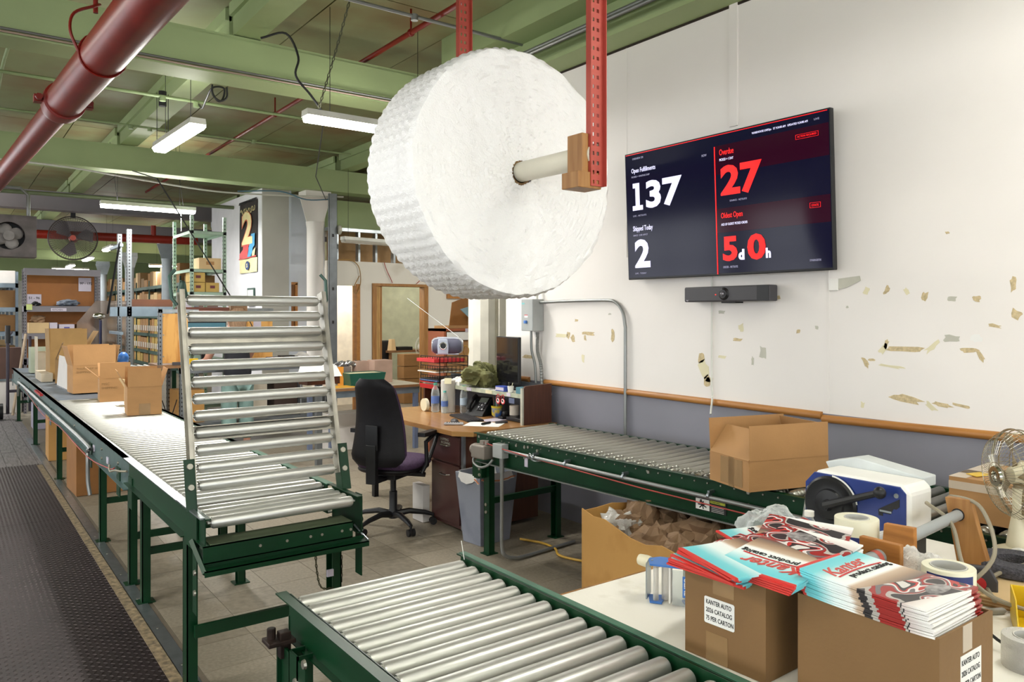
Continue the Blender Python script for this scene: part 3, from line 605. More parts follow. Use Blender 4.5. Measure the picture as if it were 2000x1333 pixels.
# the roll
b = B(); nA = 360; rows = []; Rr = .558; W_ = .42; y0 = 2.76
def ring(y, r, fn): rows.append([(2.09+(r+fn(a, r))*math.sin(a), y+fn(a+9, r)*.8, 2.235+(r+fn(a, r))*math.cos(a)*1.0) for a in [2*PI*k/nA for k in range(nA)]])
bub = lambda j: (lambda a, r: .009*abs(math.sin(a*36+(j//2 % 2)*.8))*(1 if j % 2 else .15)+.004*noise.noise(Vector((math.cos(a)*3, math.sin(a)*3, j*.3))))
def fac(r_): return lambda a, r: .006*noise.noise(Vector((r_*math.cos(a)*18, r_*math.sin(a)*18, r_*9)))+.006*noise.noise(Vector((a*11, r_*95, 3)))+.0022*math.sin(r_*290+.6*math.sin(a*3))
for r_ in [.058+.0108*q for q in range(45)]: ring(y0+.02*(1-r_/Rr)*-.6+.004, r_, fac(r_))
ring(y0+.006, .548, fac(.5))
for j in range(1, 28): ring(y0+.012+(W_-.024)*j/28, Rr-.004*(1 if j in (1, 27) else 0), bub(j))
for r_ in (.545, .50, .40, .30, .20, .10, .058): ring(y0+W_, r_, fac(r_))
n = len(rows); b.v = [q for rw in rows for q in rw]
b.f = [(i*nA+k, i*nA+(k+1) % nA, (i+1)*nA+(k+1) % nA, (i+1)*nA+k) for i in range(n-1) for k in range(nA)]
bwm = mat('bubble_wrap_film', 'FCFBFA', .3, var=.01, vs=20, bump=.45, bs=120, spec=.6); bp = bwm.node_tree.nodes['Principled BSDF']
bp.inputs['Subsurface Weight'].default_value = .25; bp.inputs['Subsurface Radius'].default_value = (.1, .1, .1); bp.inputs['Subsurface Scale'].default_value = .3
br = b.o('wound_film', bwm, smooth=True)
BR = thing('bubble_wrap_roll', 'huge white roll of bubble wrap hanging from the ceiling', 'roll', (2.09, y0, 2.235)); br.parent = BR; br.location = (-2.09, -y0, -2.235)
B().rod((2.09, y0-.002, 2.235), (2.09, y0+W_, 2.235), [(.047, 0), (.056, 0), (.056, W_), (.047, W_), (.047, 0)], 24).o('cardboard_core', CARDD, BR, (-2.09, -y0, -2.235), smooth=True)

# ------------------------------------------------------------ ceiling pipes and lamps
rp = thing('sprinkler_main', 'thick dark red pipe crossing the upper left of the ceiling', 'pipe', (0, 0, 0))
A = Vector((.715, 3.60, 2.955)); D = Vector((-.0467, .9989, 0))
P = lambda t: A + D*t
B().rod(P(-5), P(2.13), [(.108, 0), (.108, 7.13)], 28).o('pipe_run', RED, rp, smooth=True)
B().rod(P(2.13), P(14), [(.084, 0), (.084, 11.87)], 28).o('pipe_run', RED, rp, smooth=True)
B().rod(P(2.0), P(2.26), [(.09, 0), (.121, .01), (.124, .06), (.121, .12), (.121, .15), (.108, .22), (.09, .26)], 28).o('pipe_coupling', RED, rp, smooth=True)
for s in (-1, 1):
    c_ = P(2.07)+Vector((s*.14, 0, 0)); B().cb(c_, (.05, .07, .045)).cyl(c_-Vector((0, .06, 0)), c_+Vector((0, .06, 0)), .014, n=8).cyl(c_-Vector((0, .075, 0)), c_-Vector((0, .05, 0)), .022, n=6).o('coupling_lug', RED, rp)
for t in (.92,):
    c_ = P(t); B().tube([c_+Vector((math.sin(a)*.113, 0, math.cos(a)*.113)) for a in [q*PI/12 for q in range(24)]], .006, 6, None, True).tube(curve([c_+Vector((-.113, 0, 0)), c_+Vector((-.15, 0, .10)), c_+Vector((-.13, .02, .2)), c_+Vector((-.03, .05, .27)), c_+Vector((0, .1, .3))], 5), .008, 6).cyl(c_+Vector((-.02, .1, .25)), c_+Vector((-.02, .1, .55)), .012).o('pipe_hanger', RED, rp, smooth=True)
def pipe(name, label, pts, r, m, cat='pipe', n=10, joints=()):
    t = thing(name, label, cat, (0, 0, 0)); B().tube(pts, r, n).o('pipe_run', m, t, smooth=True)
    for j in joints: B().cyl((j[0], j[1], j[2]-r*1.5), (j[0], j[1], j[2]+r*1.7), r*1.9, n=12).o('junction_box', m, t, smooth=True)
    return t
s1 = pipe('sprinkler_branch', 'thin dark red sprinkler pipe crossing above the green beams', [(3.02, -1, 3.86), (3.02, 15.5, 3.86)], .022, RED)
for y in (5.45, 8.6): B().sph((3.02, y, 3.86), .032, 12, 6).cyl((3.02, y, 3.86), (3.02, y, 4.05), .009, n=6).o('pipe_hanger', RED, s1, smooth=True)
s2 = pipe('sprinkler_cross_main', 'bright red horizontal pipe across the far ceiling behind the round fan', [(1.0, 17.0, 3.10), (2.9, 17.0, 3.12), (4.3, 17.0, 3.13)], .085, mat('bright_red_pipe_paint', 'A32B1C', .4))
B().cyl((3.45, 17, 3.13), (3.45, 17, 3.4), .05).o('pipe_riser', MATS['bright_red_pipe_paint'], s2, smooth=True)
pipe('conduit', 'brown conduit pair clipped low on the nearest green beam', [(-2, 6.115, 3.50), (5, 6.115, 3.50)], .009, CONDG, n=6); pipe('conduit', 'thin pink conduit under the nearest green beam edge', [(-2, 6.10, 3.475), (5, 6.10, 3.475)], .007, mat('pinkish_conduit', 'B5A090', .4, .3), n=6)
CG = mat('green_painted_conduit', '84966A', .5)
pipe('conduit', 'green painted conduit with round boxes behind the nearest beam', [(.1, 7.6, 3.60), (4.4, 7.6, 3.60)], .015, CG, joints=[(1.62, 7.6, 3.58), (1.915, 7.6, 3.57)])
pipe('conduit', 'lower green conduit before the second beam with a lamp box', [(.2, 9.6, 3.74), (4.4, 9.6, 3.74)], .013, CG, joints=[(1.71, 9.6, 3.72), (1.91, 9.6, 3.72), (3.1, 9.6, 3.74)])
pipe('conduit', 'grey conduit crossing the ceiling above the bubble wrap roll', [(.2, 5.0, 3.80), (3.9, 5.0, 3.80)], .014, CONDG, joints=[(2.80, 5.0, 3.79)])
pipe('conduit', 'pale conduit bending along the ceiling at the far left', curve([(.2, 6.3, 3.85), (.42, 7.2, 3.85), (.42, 8.2, 3.8), (.42, 9.4, 3.7)], 5), .014, CG)
pipe('conduit', 'thick olive conduit under the grey beam', [(-.5, 13.0, 3.33), (4.0, 13.0, 3.36)], .03, mat('olive_pipe_paint', '5A6448', .5))
for x, z, l in ((3.83, 3.60, 'pair of grey conduits on the girder above the right wall, upper'), (3.78, 3.55, 'pair of grey conduits on the girder above the right wall, lower')): pipe('conduit', l, [(x-.12, -1, z+.07), (x-.12, 5.3, z+.07)], .016, CONDG)
tag(B().tube(curve([(-1, 10.9, 3.44), (1, 10.9, 3.42), (2, 10.85, 3.34), (3, 10.9, 3.28), (4, 10.95, 3.32), (4.9, 10.95, 3.38)], 6), .012, 6).o('cable_bundle', CWHT, smooth=True), 'white cable bundle strung along the second green beam', 'cable')
tag(B().tube(curve([(3.3, 10.9, 3.31), (3.9, 10.88, 3.36), (4.3, 10.9, 3.28), (4.75, 10.9, 3.33)], 6), .01, 6).o('data_cable', mat('blue_cable_sheath', '5D8296', .5), smooth=True), 'blue cable sagging below the second beam near the column', 'cable')
tag(B().tube(curve([(1.96, 5.9, 3.72), (2.14, 5.85, 3.78), (2.22, 5.8, 3.6), (2.20, 5.8, 3.45), (2.32, 5.8, 3.32), (2.42, 5.8, 3.2)], 6), .009, 8).o('lamp_cable', CBLK, smooth=True), 'black cable drooping from the nearest beam to the hanging lamp', 'cable')
tag(B().tube(curve([(1.87, 6.47, 3.46), (1.87, 6.47, 3.38), (1.82, 6.47, 3.34), (1.76, 6.47, 3.38), (1.755, 6.47, 3.46), (1.76, 6.48, 3.40), (1.80, 6.48, 3.34), (1.84, 6.48, 3.36), (1.85, 6.48, 3.45), (1.76, 6.48, 3.44), (1.77, 6.7, 3.40), (1.84, 7.1, 3.42), (1.915, 7.5, 3.55)], 6), .008, 8).o('coiled_cable', CBLK, smooth=True), 'looped black cable under the nearest beam above the shop light', 'cable')
def lampobj(loc, rz, label, L_=1.22, group=None, on=True, w=LAMP, cords=True, up=.2):
    t = thing('shop_light', label, 'lamp', loc, rz, group); h = L_/2
    prof = [(-.06, .03), (-.07, 0), (-.045, -.035), (.045, -.035), (.07, 0), (.06, .03)]
    X = Matrix(((0, 0, 1, 0), (1, 0, 0, 0), (0, 1, 0, 0), (0, 0, 0, 1)))
    B().prism([(-.06, .05), (-.068, 0), (.068, 0), (.06, .05)][::-1], -h, h, X).o('housing', FIXW, t)
    B().prism([(-.066, -.001), (-.07, -.012), (-.05, -.042), (.05, -.042), (.07, -.012), (.066, -.001)], -h+.01, h-.01, X).o('diffuser', LED if on else mat('unlit_lamp_diffuser', 'B9B5AA', .5), t, bev=.008)
    if cords:
        for x in (-.4, .4): B().box(x-.002, x+.002, -.002, .002, .05, 4.05-loc[2]).o('hanging_cord', BLACKM, t)
    if on:
        l = bpy.data.lights.new('lamp_glow', 'AREA'); l.shape = 'RECTANGLE'; l.size = L_*.95; l.size_y = .13; l.energy = w; l.color = (1, .975, .93)
        lo = bpy.data.objects.new('lamp_glow', l); COL.objects.link(lo); lo.parent = t; lo.location = (0, 0, -.05)
        l2_ = l.copy(); l2_.energy = w*up; lo2 = bpy.data.objects.new('lamp_glow', l2_); COL.objects.link(lo2); lo2.parent = t; lo2.location = (0, 0, .07); lo2.rotation_euler.x = PI  # second area light facing up, added to brighten the ceiling
    return t
l1 = lampobj((1.68, 7.3, 3.18), R(92), 'lit shop light hanging above the left conveyor behind the nearest beam', w=LAMP*1.9, up=.12)
B().tube([(0.5, -.05, .05), (.5, -.05, .5)], .003, 4).tube([(.5, .05, .05), (.5, .05, .5)], .003, 4).cyl((.5, 0, .38), (.5, 0, .52), .035).o('hanging_cord', BLACKM, l1)
l2 = lampobj((2.88, 5.8, 3.15), 0, 'lit shop light partly hidden behind the bubble wrap roll', w=LAMP*1.2, up=.06)
chain(l2, [(-.5, -.8, 1.0), (-.5, -.4, .5), (-.5, 0, .05)], .004, 'hanging_chain', .03)
B().tube([(-.45, 0, 0), (.5, 2.5, 0), (1.72, 5.1, .15)], .006, 5).o('lamp_cord', CBLK, l2)
l3 = lampobj((2.31, 11.65, 3.08), R(0), 'lit horizontal shop light before the grey far beam', w=LAMP*3)
for x in (-.4, .45): B().tube([(x, 0, .05), (x-.08, .1, .9)], .003, 4).o('hanging_cord', BLACKM, l3)
B().tube([(.42, 0, -.03), (.42, 0, -.30)], .004, 5).o('pull_cord', CWHT, l3)
lampobj((3.05, 19.6, 3.1), R(90), 'small distant shop light nearest the rack uprights', w=LAMP*1.6)
lampobj((3.17, 23.8, 3.1), R(90), 'small distant shop light below and left of the first one', w=LAMP*1.6)
lampobj((3.2, 27.7, 3.1), R(90), 'tiny distant shop light just above the far horizontal lamp', w=LAMP)
lampobj((3.48, 30.0, 3.12), 0, 'distant horizontal shop light above the grey shelf unit', 1.1, w=LAMP*1.6)
lampobj((5.4, 24.2, 3.0), 0, 'distant shop light above the far brown cartons', w=LAMP)
lampobj((5.35, BW-.35, 2.72), R(8), 'unlit white strip lamp hanging before the wall studs', 1.0, on=False)
for i, (x, y) in enumerate([(2.7, .6), (.3, .2), (1.4, -1.8), (-1.6, 4), (-1.6, 8), (-2.6, 1.5), (6.6, 8.6), (0, 15), (0, 22), (7.0, 6.0), (7.6, 12.3)]): lampobj((x, y, 3.35), R(90 if i in (3, 4) else 0), 'unseen shop light added on the ceiling to brighten the hall', group='unseen shop lights added as fill', up=0.02 if y < 3 else .2, w=LAMP*(.32 if y < 3 else 2.2 if i in (3, 4) else 1.5 if i == 6 else .6 if i == 9 else .2 if i == 10 else 2.2 if i in (7, 8) else 1.0))  # unseen lamps, added only to brighten the table and the back area

# ------------------------------------------------------------ television and wall gear
tv = thing('television', 'large wall-mounted flat screen showing white and red order counts', 'television', (3.80, 3.04, 2.265)); tv.rotation_euler = (0, -R(2.5), 0)
# local: x toward the wall, +y toward the far end; screen faces -x
TW, TH = 1.53, .865
B().box(0, .035, -TW/2, TW/2, -TH/2, TH/2).o('housing', BLACKP, tv, bev=.004); B().box(.035, .09, -.3, .3, -.2, .2).o('wall_mount', BLACKM, tv)
sm = mat('navy_lit_screen', '06061A', .12, var=0, emit='14142E', es=.45, spec=.18)
B().box(-.002, 0, -TW/2+.008, TW/2-.008, -TH/2+.014, TH/2-.008).o('screen', sm, tv)
sm2 = mat('maroon_lit_screen', '1A0414', .12, var=0, emit='36081F', es=.45, spec=.18)
SX = lambda u: TW/2-u*TW; SZ = lambda v: TH/2-v*TH       # u,v in 0..1 from the screen's top left
for u0, u1, v0, v1 in ((.505, .994, .09, .29), (.505, .994, .53, .70)): B().box(-.0035, -.002, SX(u1), SX(u0), SZ(v1), SZ(v0)).o('screen_panel', sm2, tv)
WL = mat('white_lit_digits', 'D8D6F0', .5, var=0, emit='D4D2F2', es=.7); RL = mat('red_lit_digits', 'E01010', .5, var=0, emit='F50A0A', es=.72); DL = mat('dim_lit_text', '8A88A0', .5, var=0, emit='8A88A0', es=.6)
B().box(-.005, -.002, SX(.504), SX(.500), SZ(.99), SZ(.092)).box(-.005, -.002, SX(.99), SX(.01), SZ(.016), SZ(.012)).o('red_rule', RL, tv)
TM = Matrix(((0, 0, -1, -.0045), (-1, 0, 0, 0), (0, 1, 0, 0), (0, 0, 0, 1)))
def tvt(s, u0, v0, u1, v1, m, off=0):                     # lettering fitted to a box on the screen: left, top, right, bottom
    o_ = text(s, .1, m, Matrix(), tv, 'screen_text', off*.35); c = [v.co.copy() for v in o_.data.vertices]
    a0, a1 = min(q.x for q in c), max(q.x for q in c); b0, b1 = min(q.y for q in c), max(q.y for q in c)
    for v, q in zip(o_.data.vertices, c):
        uu = u0+(u1-u0)*(q.x-a0)/(a1-a0); vv = v1+(v0-v1)*(q.y-b0)/(b1-b0); v.co = (-.0045-q.z, SX(uu), SZ(vv))
    return o_
tvt('OVERVIEW ST8', .05, .043, .115, .058, DL); tvt('NOW', .438, .128, .462, .145, DL)
tvt('Open Fulfillments', .042, .125, .185, .172, WL, .0018); tvt('PICKED + WAITING SHIP', .042, .185, .15, .198, DL)
B().prism([(.008, .20), (.052, .20), (.052, .035), (.082, .035), (.082, 0), (-.018, 0), (-.018, .035), (.012, .035), (.012, .165), (-.012, .165), (-.012, .20)], .0, .001, Matrix.Translation((0, SX(.055), SZ(.456))) @ TM @ Matrix.Diagonal((.95, .92, 1, 1))).o('screen_text', WL, tv)
tvt('37', .125, .240, .33, .456, WL, .011); tvt('LIVE - NETSUITE', .045, .492, .125, .505, DL)
tvt('Shipped Today', .042, .578, .16, .63, WL, .0018); tvt('SINCE 12:00 AM ET', .042, .645, .13, .658, DL)
tvt('2', .048, .685, .14, .908, WL, .011); tvt('LIVE - TODAY', .048, .945, .115, .958, DL)
tvt('Overdue', .526, .118, .594, .160, RL, .0018); tvt('PICKED > 1 DAY', .526, .182, .592, .20, WL)
tvt('27', .528, .235, .72, .448, RL, .011); tvt('SOURCE - NETSUITE', .57, .478, .65, .49, DL)
tvt('Oldest Open', .526, .562, .628, .612, RL, .0018); tvt('AGE OF OLDEST PICKED ORDER', .526, .635, .65, .652, WL)
tvt('5', .530, .730, .60, .902, RL, .011); tvt('d', .604, .825, .632, .899, WL, .015); tvt('0', .646, .728, .728, .905, RL, .011); tvt('h', .728, .83, .750, .898, WL, .015)
tvt('ORDER - NETSUITE', .53, .935, .60, .95, DL); tvt('WAREHOUSE LIVEOps   ET 9:24:03 AM   UPDATED 9:24:00 AM', .68, .048, .915, .066, WL); tvt('LIVE', .94, .048, .96, .06, DL)
tvt('ACTION REQUIRED', .872, .136, .948, .150, RL); tvt('STATE', .922, .580, .95, .594, RL); tvt('SYNERGISTIX', .91, .925, .955, .938, DL)
for u0, u1, v0, v1 in ((.865, .955, .128, .158), (.915, .957, .570, .603)):
    B().box(-.005, -.002, SX(u1), SX(u0), SZ(v0)-.0015, SZ(v0)).box(-.005, -.002, SX(u1), SX(u0), SZ(v1), SZ(v1)+.0015).box(-.005, -.002, SX(u0)-.0015, SX(u0), SZ(v1), SZ(v0)).box(-.005, -.002, SX(u1), SX(u1)+.0015, SZ(v1), SZ(v0)).o('text_frame', RL, tv)
sb = thing('sound_bar', 'dark grey sound bar with round camera below the television', 'speaker', (3.82, 2.975, 1.72))
B().box(-.02, .06, -.315, .315, -.047, .047).o('housing', DGREYP, sb, bev=.008); B().box(-.022, -.019, -.31, -.23, -.045, .045).o('end_panel', BLACKP, sb)
B().rod((-.018, .005, 0), (-.034, .005, 0), [(.04, 0), (.036, .006), (.030, .008), (.026, .016), (.001, .016)], 24).o('camera_ring', BLACKP, sb, smooth=True); B().sph((-.033, .005, 0), .014, 14, 8).o('lens', mat('glass_lens', '8A8890', .1, .6), sb, smooth=True)
B().cyl((-.02, .066, -.004), (-.023, .066, -.004), .003).o('status_light', mat('red_status_light', 'FF2010', .4, emit='FF2010', es=2), sb); B().box(.0, .08, -.06, .04, -.056, -.047).o('bracket', BLACKM, sb)
text('logi', .012, PAPERP, Matrix.Translation((-.0205, .298, -.04)) @ Matrix(((0, 0, -1, 0), (-1, 0, 0, 0), (0, 1, 0, 0), (0, 0, 0, 1))), sb)
bx = thing('switch_box', 'grey wall-mounted switch box with a blue knob beside the white column', 'electrical box', (3.785, 4.915, 1.46))
B().box(0, .112, -.075, .075, 0, .257).o('housing', CONDL, bx, bev=.004); B().box(-.002, 0, -.072, .072, .003, .254).o('door', CONDL, bx, bev=.001)
B().box(-.003, -.001, .03, .068, .214, .228).o('label', mat('aqua_label', '7FC2C4', .5), bx); B().box(-.003, -.001, -.012, .03, .108, .125).o('label', PAPER, bx); B().box(-.003, -.001, -.012, .03, .125, .131).o('label', REDL, bx)
B().box(-.02, 0, -.005, .022, .06, .085).o('switch_knob', BLUE, bx, bev=.004)
pipe('conduit', 'grey conduit curving from the switch box and down the right wall', [(3.86, 4.84, 1.69), (3.875, 4.6, 1.695)]+curve([(3.878, 4.45, 1.697), (3.878, 4.1, 1.697), (3.878, 3.99, 1.68), (3.878, 3.92, 1.61), (3.878, 3.895, 1.5)], 6)+[(3.878, 3.895, .3)], .012, CONDG)
pipe('conduit', 'smooth grey conduit dropping from the switch box', curve([(3.84, 4.93, 1.46), (3.845, 4.93, 1.3), (3.86, 4.90, 1.15), (3.865, 4.90, .8)], 5), .011, CONDG)
fx = B(); P_ = curve([(3.85, 4.86, 1.45), (3.85, 4.86, 1.3), (3.865, 4.83, 1.15), (3.865, 4.825, .8)], 24)
fx.tube(P_, [.013+.0025*(i % 2) for i in range(len(P_))], 10); tag(fx.o('flexible_conduit', CONDG), 'ribbed flexible conduit dropping beside the smooth one under the switch box', 'conduit')
pipe('conduit', 'short grey conduits rising from the top of the switch box', [(3.86, 4.88, 1.71), (3.865, 4.88, 3.4)], .012, CWHT)
wb2 = thing('wall_plate', 'torn white paper and tape scrap on the wall right of the television', 'paper', (3.897, 2.34, 1.765))
B().prism([(0, 0), (.09, .015), (.17, .05), (.165, .075), (0, .06)], 0, .003, Matrix(((0, 0, -1, 0), (-1, 0, 0, 0), (0, 1, 0, -.04), (0, 0, 0, 1)))).o('paper_scrap', SCARG, wb2)
B().box(-.008, 0, -.045, .01, -.04, .025).o('switch_cover', WHITEP, wb2, bev=.002)

# ------------------------------------------------------------ desk
dk = thing('desk', 'wooden office desk with chamfered corner and maroon drawers against the column', 'desk', (0, 0, 0))
B().prism([(2.95, 4.72), (3.06, 4.60), (3.84, 4.60), (3.84, 6.18), (2.95, 6.18)], .715, .75).o('desktop', DESKW, dk, bev=.002)
B().prism([(2.945, 4.715), (3.055, 4.595), (3.06, 4.60), (2.95, 4.72)], .715, .748).o('edge_band', mat('ochre_edge_band', 'A87A3C', .5), dk)
pd = B().box(3.02, 3.70, 4.70, 5.10, .03, .715).o('pedestal', MAHO, dk); B().box(3.01, 3.03, 4.66, 4.69, .03, .715).o('pedestal_trim', STEEL, dk); B().box(3.02, 3.7, 4.665, 4.70, .03, .715).o('side_panel', WALN, dk)
for z0, z1 in ((.50, .70), (.06, .485)):
    dr = B().box(3.0, 3.02, 4.70, 5.09, z0, z1).o('drawer', MAHO, dk, bev=.003)
    B().tube([(3.0, 4.83, z1-.075), (2.975, 4.84, z1-.075), (2.975, 4.93, z1-.075), (3.0, 4.94, z1-.075)], .005, 6).o('handle', CHROME, dr, smooth=True)
text('SHIPPING', .028, SCARG, Matrix.Translation((2.998, 4.96, .655)) @ Matrix(((0, 0, -1, 0), (-1, 0, 0, 0), (0, 1, 0, 0), (0, 0, 0, 1))), dk, 'handwriting'); text('RECEIVING', .026, SCARG, Matrix.Translation((2.998, 4.95, .63)) @ Matrix(((0, 0, -1, 0), (-1, 0, 0, 0), (0, 1, 0, 0), (0, 0, 0, 1))), dk, 'handwriting')
sk = B().box(3.13, 3.19, 4.66, 4.665, .58, .66).o('sticker', mat('blue_sticker', '3E4F86', .5), dk)
B().box(3.02, 3.06, 6.1, 6.15, 0, .715).o('leg', BLACKM, dk); B().box(3.75, 3.8, 6.1, 6.15, 0, .715).o('leg', BLACKM, dk); B().box(3.6, 3.62, 5.1, 6.15, .25, .715).o('back_panel', WALN, dk)
hu = thing('desk_hutch', 'low shelf hutch with walnut side panel standing on the desk', 'shelf', (0, 0, 0))
B().prism([(3.54, .75), (3.82, .75), (3.82, 1.055), (3.565, 1.045), (3.54, 1.02)], 4.645, 4.665, Matrix(((1, 0, 0, 0), (0, 0, 1, 0), (0, 1, 0, 0), (0, 0, 0, 1)))).o('side_panel', WALN, hu, bev=.002)
B().box(3.53, 3.545, 4.643, 4.667, .75, 1.03).o('edge_band', SCARG, hu)
B().box(3.54, 3.84, 4.665, 6.15, .958, .98).o('shelf_board', SCARG, hu); B().box(3.536, 3.542, 4.67, 6.15, .952, .984).o('shelf_edge', mat('pale_green_worn_edge', 'B3B8A2', .6, var=.15, vs=20), hu)
B().box(3.54, 3.84, 6.13, 6.15, .75, .958).o('side_panel', WALN, hu); B().box(3.82, 3.84, 4.665, 6.13, .75, 1.04).o('back_panel', mat('dark_grey_back_board', '54565C', .6), hu)
for y, w in ((4.80, .05), (5.05, .09), (5.35, .07)): B().box(3.533, 3.536, y, y+w, .955, .982).o('sticker', SCARY if w > .08 else PAPERP, hu)
def item(name, label, cat, b, m, group=None, loc=(0, 0, 0), smooth=True, bev=0, rz=0): return tag(b.o(name, m, None, loc, smooth, bev, rz=rz), label, cat, group)
mn = thing('monitor', 'black monitor standing on the desk hutch', 'monitor', (3.72, 5.08, .981), R(-8))
B().box(-.012, .015, -.19, .19, .05, .43).o('housing', BLACKP, mn, bev=.004); B().box(-.014, -.012, -.182, .182, .065, .422).o('screen', mat('dark_glossy_screen', '17161A', .12, var=0, coat=.5), mn)
B().box(-.01, .03, -.03, .03, .004, .08).box(-.07, .09, -.11, .11, 0, .01).o('stand', BLACKP, mn, bev=.003)
bgm = crumple(.15, 5, OLIVE, .72, 'olive_bag', None, (3.66, 5.36, 1.07), .35, 30); tag(bgm, 'olive green canvas bag slumped on the desk hutch', 'bag')
fb = B().add([(-.14, -.10, -.06), (-.15, .12, -.06), (-.06, .13, .09), (-.05, -.12, .07), (-.135, -.09, -.06), (-.145, .11, -.06)], [(0, 1, 2, 3)]); bgf = fb.o('bag_flap', OLIVE, bgm)
B().tube(curve([(-.02, -.12, .05), (-.06, -.05, .12), (-.05, .06, .11), (-.0, .12, .04)], 5), .009, 6).o('bag_strap', OLIVE, bgm)
tag(crumple(.075, 8, LINER, .5, 'tissue_pack', None, (3.62, 5.66, 1.01), .3, 14), 'white plastic-wrapped pack left of the olive bag', 'packet')
item('paper_block', 'block of white paper slips on the hutch under the olive bag', 'paper', B().box(-.05, .05, -.06, .06, 0, .035), PAPER, loc=(3.60, 5.62, .981), bev=.002)
bl = thing('supply_box', 'small blue box on the front edge of the hutch', 'box', (3.58, 4.98, .981)); B().box(-.02, .05, -.06, .06, 0, .04).o('box_body', mat('blue_print_card', '2F47A0', .5), bl, bev=.002); B().box(-.022, -.02, -.055, .055, .008, .032).o('label', PAPERP, bl)
cup = thing('pen_cup', 'small white cup with cable ties on the hutch', 'cup', (3.58, 4.86, .981)); B().lathe([(.02, 0), (.026, .05), (.024, .05), (.018, .005)], 16).o('cup_body', WHITEP, cup, smooth=True)
for k in range(4): B().tube([(0, 0, .01), (.02*math.cos(k*1.7), .02*math.sin(k*1.7), .075)], .003, 5).o('pen', SCARY if k % 2 else CBLK, cup)
item('supply_box', 'teal small carton at the right end of the hutch', 'box', B().box(-.02, .04, -.035, .035, 0, .05), mat('teal_print_card', '4E7F8E', .5), loc=(3.58, 4.73, .981), bev=.002)
for k, (x, y, a) in enumerate(((3.60, 5.2, 0), (3.62, 5.05, .2))): item('paper_sheet', ['loose white papers on the hutch before the olive bag', 'loose papers on the hutch before the monitor'][k], 'paper', B().box(-.05, .05, -.1, .1, 0, .004), PAPER, loc=(x, y, .981), rz=a, smooth=False)
# tags hanging from the hutch edge
for k, y in enumerate((4.955, 4.89)):
    t = thing('hang_tag', ['red padlock-shaped tag hanging left from the hutch edge', 'red padlock-shaped tag hanging right from the hutch edge'][k], 'tag', (3.526, y, .925), 0)
    X = Matrix(((0, 0, 1, 0), (1, 0, 0, 0), (0, 1, 0, 0), (0, 0, 0, 1)))
    B().prism([(.028*math.cos(a), .026*math.sin(a)-.012 if math.sin(a) < 0 else .02*math.sin(a)-.012) for a in [q*PI/8 for q in range(16)]], -.001, .001, X).o('tag_body', REDP, t)
    B().tube([(0, .016*math.cos(a), .012+.026*math.sin(a)) for a in [q*PI/8 for q in range(9)]], .003, 6).o('tag_loop', REDP, t)
    B().prism([(.018*math.cos(a), .018*math.sin(a)-.012) for a in [q*PI/8 for q in range(16)]], -.002, -.001, X).o('tag_face', PAPER, t); B().prism([(-.012, -.02), (.010, -.016), (.012, -.002), (-.004, .0)], -.003, -.002, X).o('tag_print', INK, t)
item('sticker_plate', 'small blue oval emblem plate under the hutch edge beside the red tags', 'sign', B().box(0, .003, -.035, .035, -.02, .02), mat('slate_emblem', '5A6480', .4), loc=(3.53, 4.78, .925), bev=.006)
# desk-top things
def bottle(label, loc, h, r, cap, m, wrap=None, group=None, neck=.4):
    t = thing('bottle', label, 'bottle', loc, 0, group)
    B().lathe([(r*.8, 0), (r, .01), (r*.94, h*.2), (r, h*.22), (r*.95, h*.4), (r, h*.62), (r*.8, h*.78), (r*neck, h*.88), (r*neck, h*.93)], 18).o('bottle_body', m, t, smooth=True)
    B().lathe([(r*.45, h*.92), (r*.45, h), (r*.3, h*1.0)], 14).o('cap', cap, t, smooth=True)
    if wrap: B().lathe([(r*1.01, h*.3), (r*1.01, h*.55)], 18, None, False).o('label', wrap, t, smooth=True)
    return t
TEALC = mat('green_bottle_cap', '4FA088', .4)
bottle('water bottle with blue label at the back left of the desk', (3.42, 5.74, .751), .25, .037, TEALC, CLEAR, mat('blue_label_film', '5A76B8', .4))
bottle('water bottle standing right of the wrapped paper roll', (3.57, 5.52, .751), .235, .033, TEALC, CLEAR, mat('pale_blue_label_film', 'A9BACB', .4))
bottle('squat water bottle with aqua cap before the wrapped paper roll', (3.44, 5.62, .751), .19, .03, mat('aqua_cap', '63B7B0', .4), CLEAR, mat('blue_label_film2', '5A76B8', .4))
bottle('dark green spray bottle under the hutch', (3.72, 5.22, .751), .17, .03, WHITEP, mat('green_gel', '256B58', .25), mat('green_label', '2E8068', .4), neck=.35)
pr = thing('paper_roll', 'large white paper roll wrapped in film on the desk', 'roll', (3.50, 5.66, .751)); B().lathe([(.02, 0), (.06, 0), (.06, .14), (.058, .27), (.02, .27)], 24).o('roll_body', mat('cream_tissue_paper', 'E3DDCF', .6), pr, smooth=True); B().lathe([(.0615, .0), (.062, .15), (.063, .275), (.04, .285), (.0, .28)], 24, None, False).o('film_wrap', CLEARW, pr, smooth=True)
item('note_slip', 'pale yellow note stuck on the wrapped paper roll', 'note', B().box(-.03, .03, -.002, 0, 0, .05, T(0, 0, 0, 0, R(-15))), SCARY, loc=(3.46, 5.60, 1.0), smooth=False, rz=R(-40))
item('note_slip', 'pale green note on the right water bottle', 'note', B().box(-.02, .02, -.002, 0, 0, .045, T(0, 0, 0, 0, R(-10))), mat('pale_green_note', 'C4D0A8', .6), loc=(3.57, 5.475, .94), smooth=False, rz=R(-40))
item('tape_reel', 'white tape reel standing behind the left water bottle', 'reel', B().rod((0, 0, .055), (.03, 0, .055), [(.02, 0), (.055, 0), (.055, .03), (.02, .03)]), CREAM, loc=(3.36, 5.84, .751))
ph = thing('desk_telephone', 'black desk telephone tilted on its stand', 'telephone', (3.60, 5.33, .751), R(20))
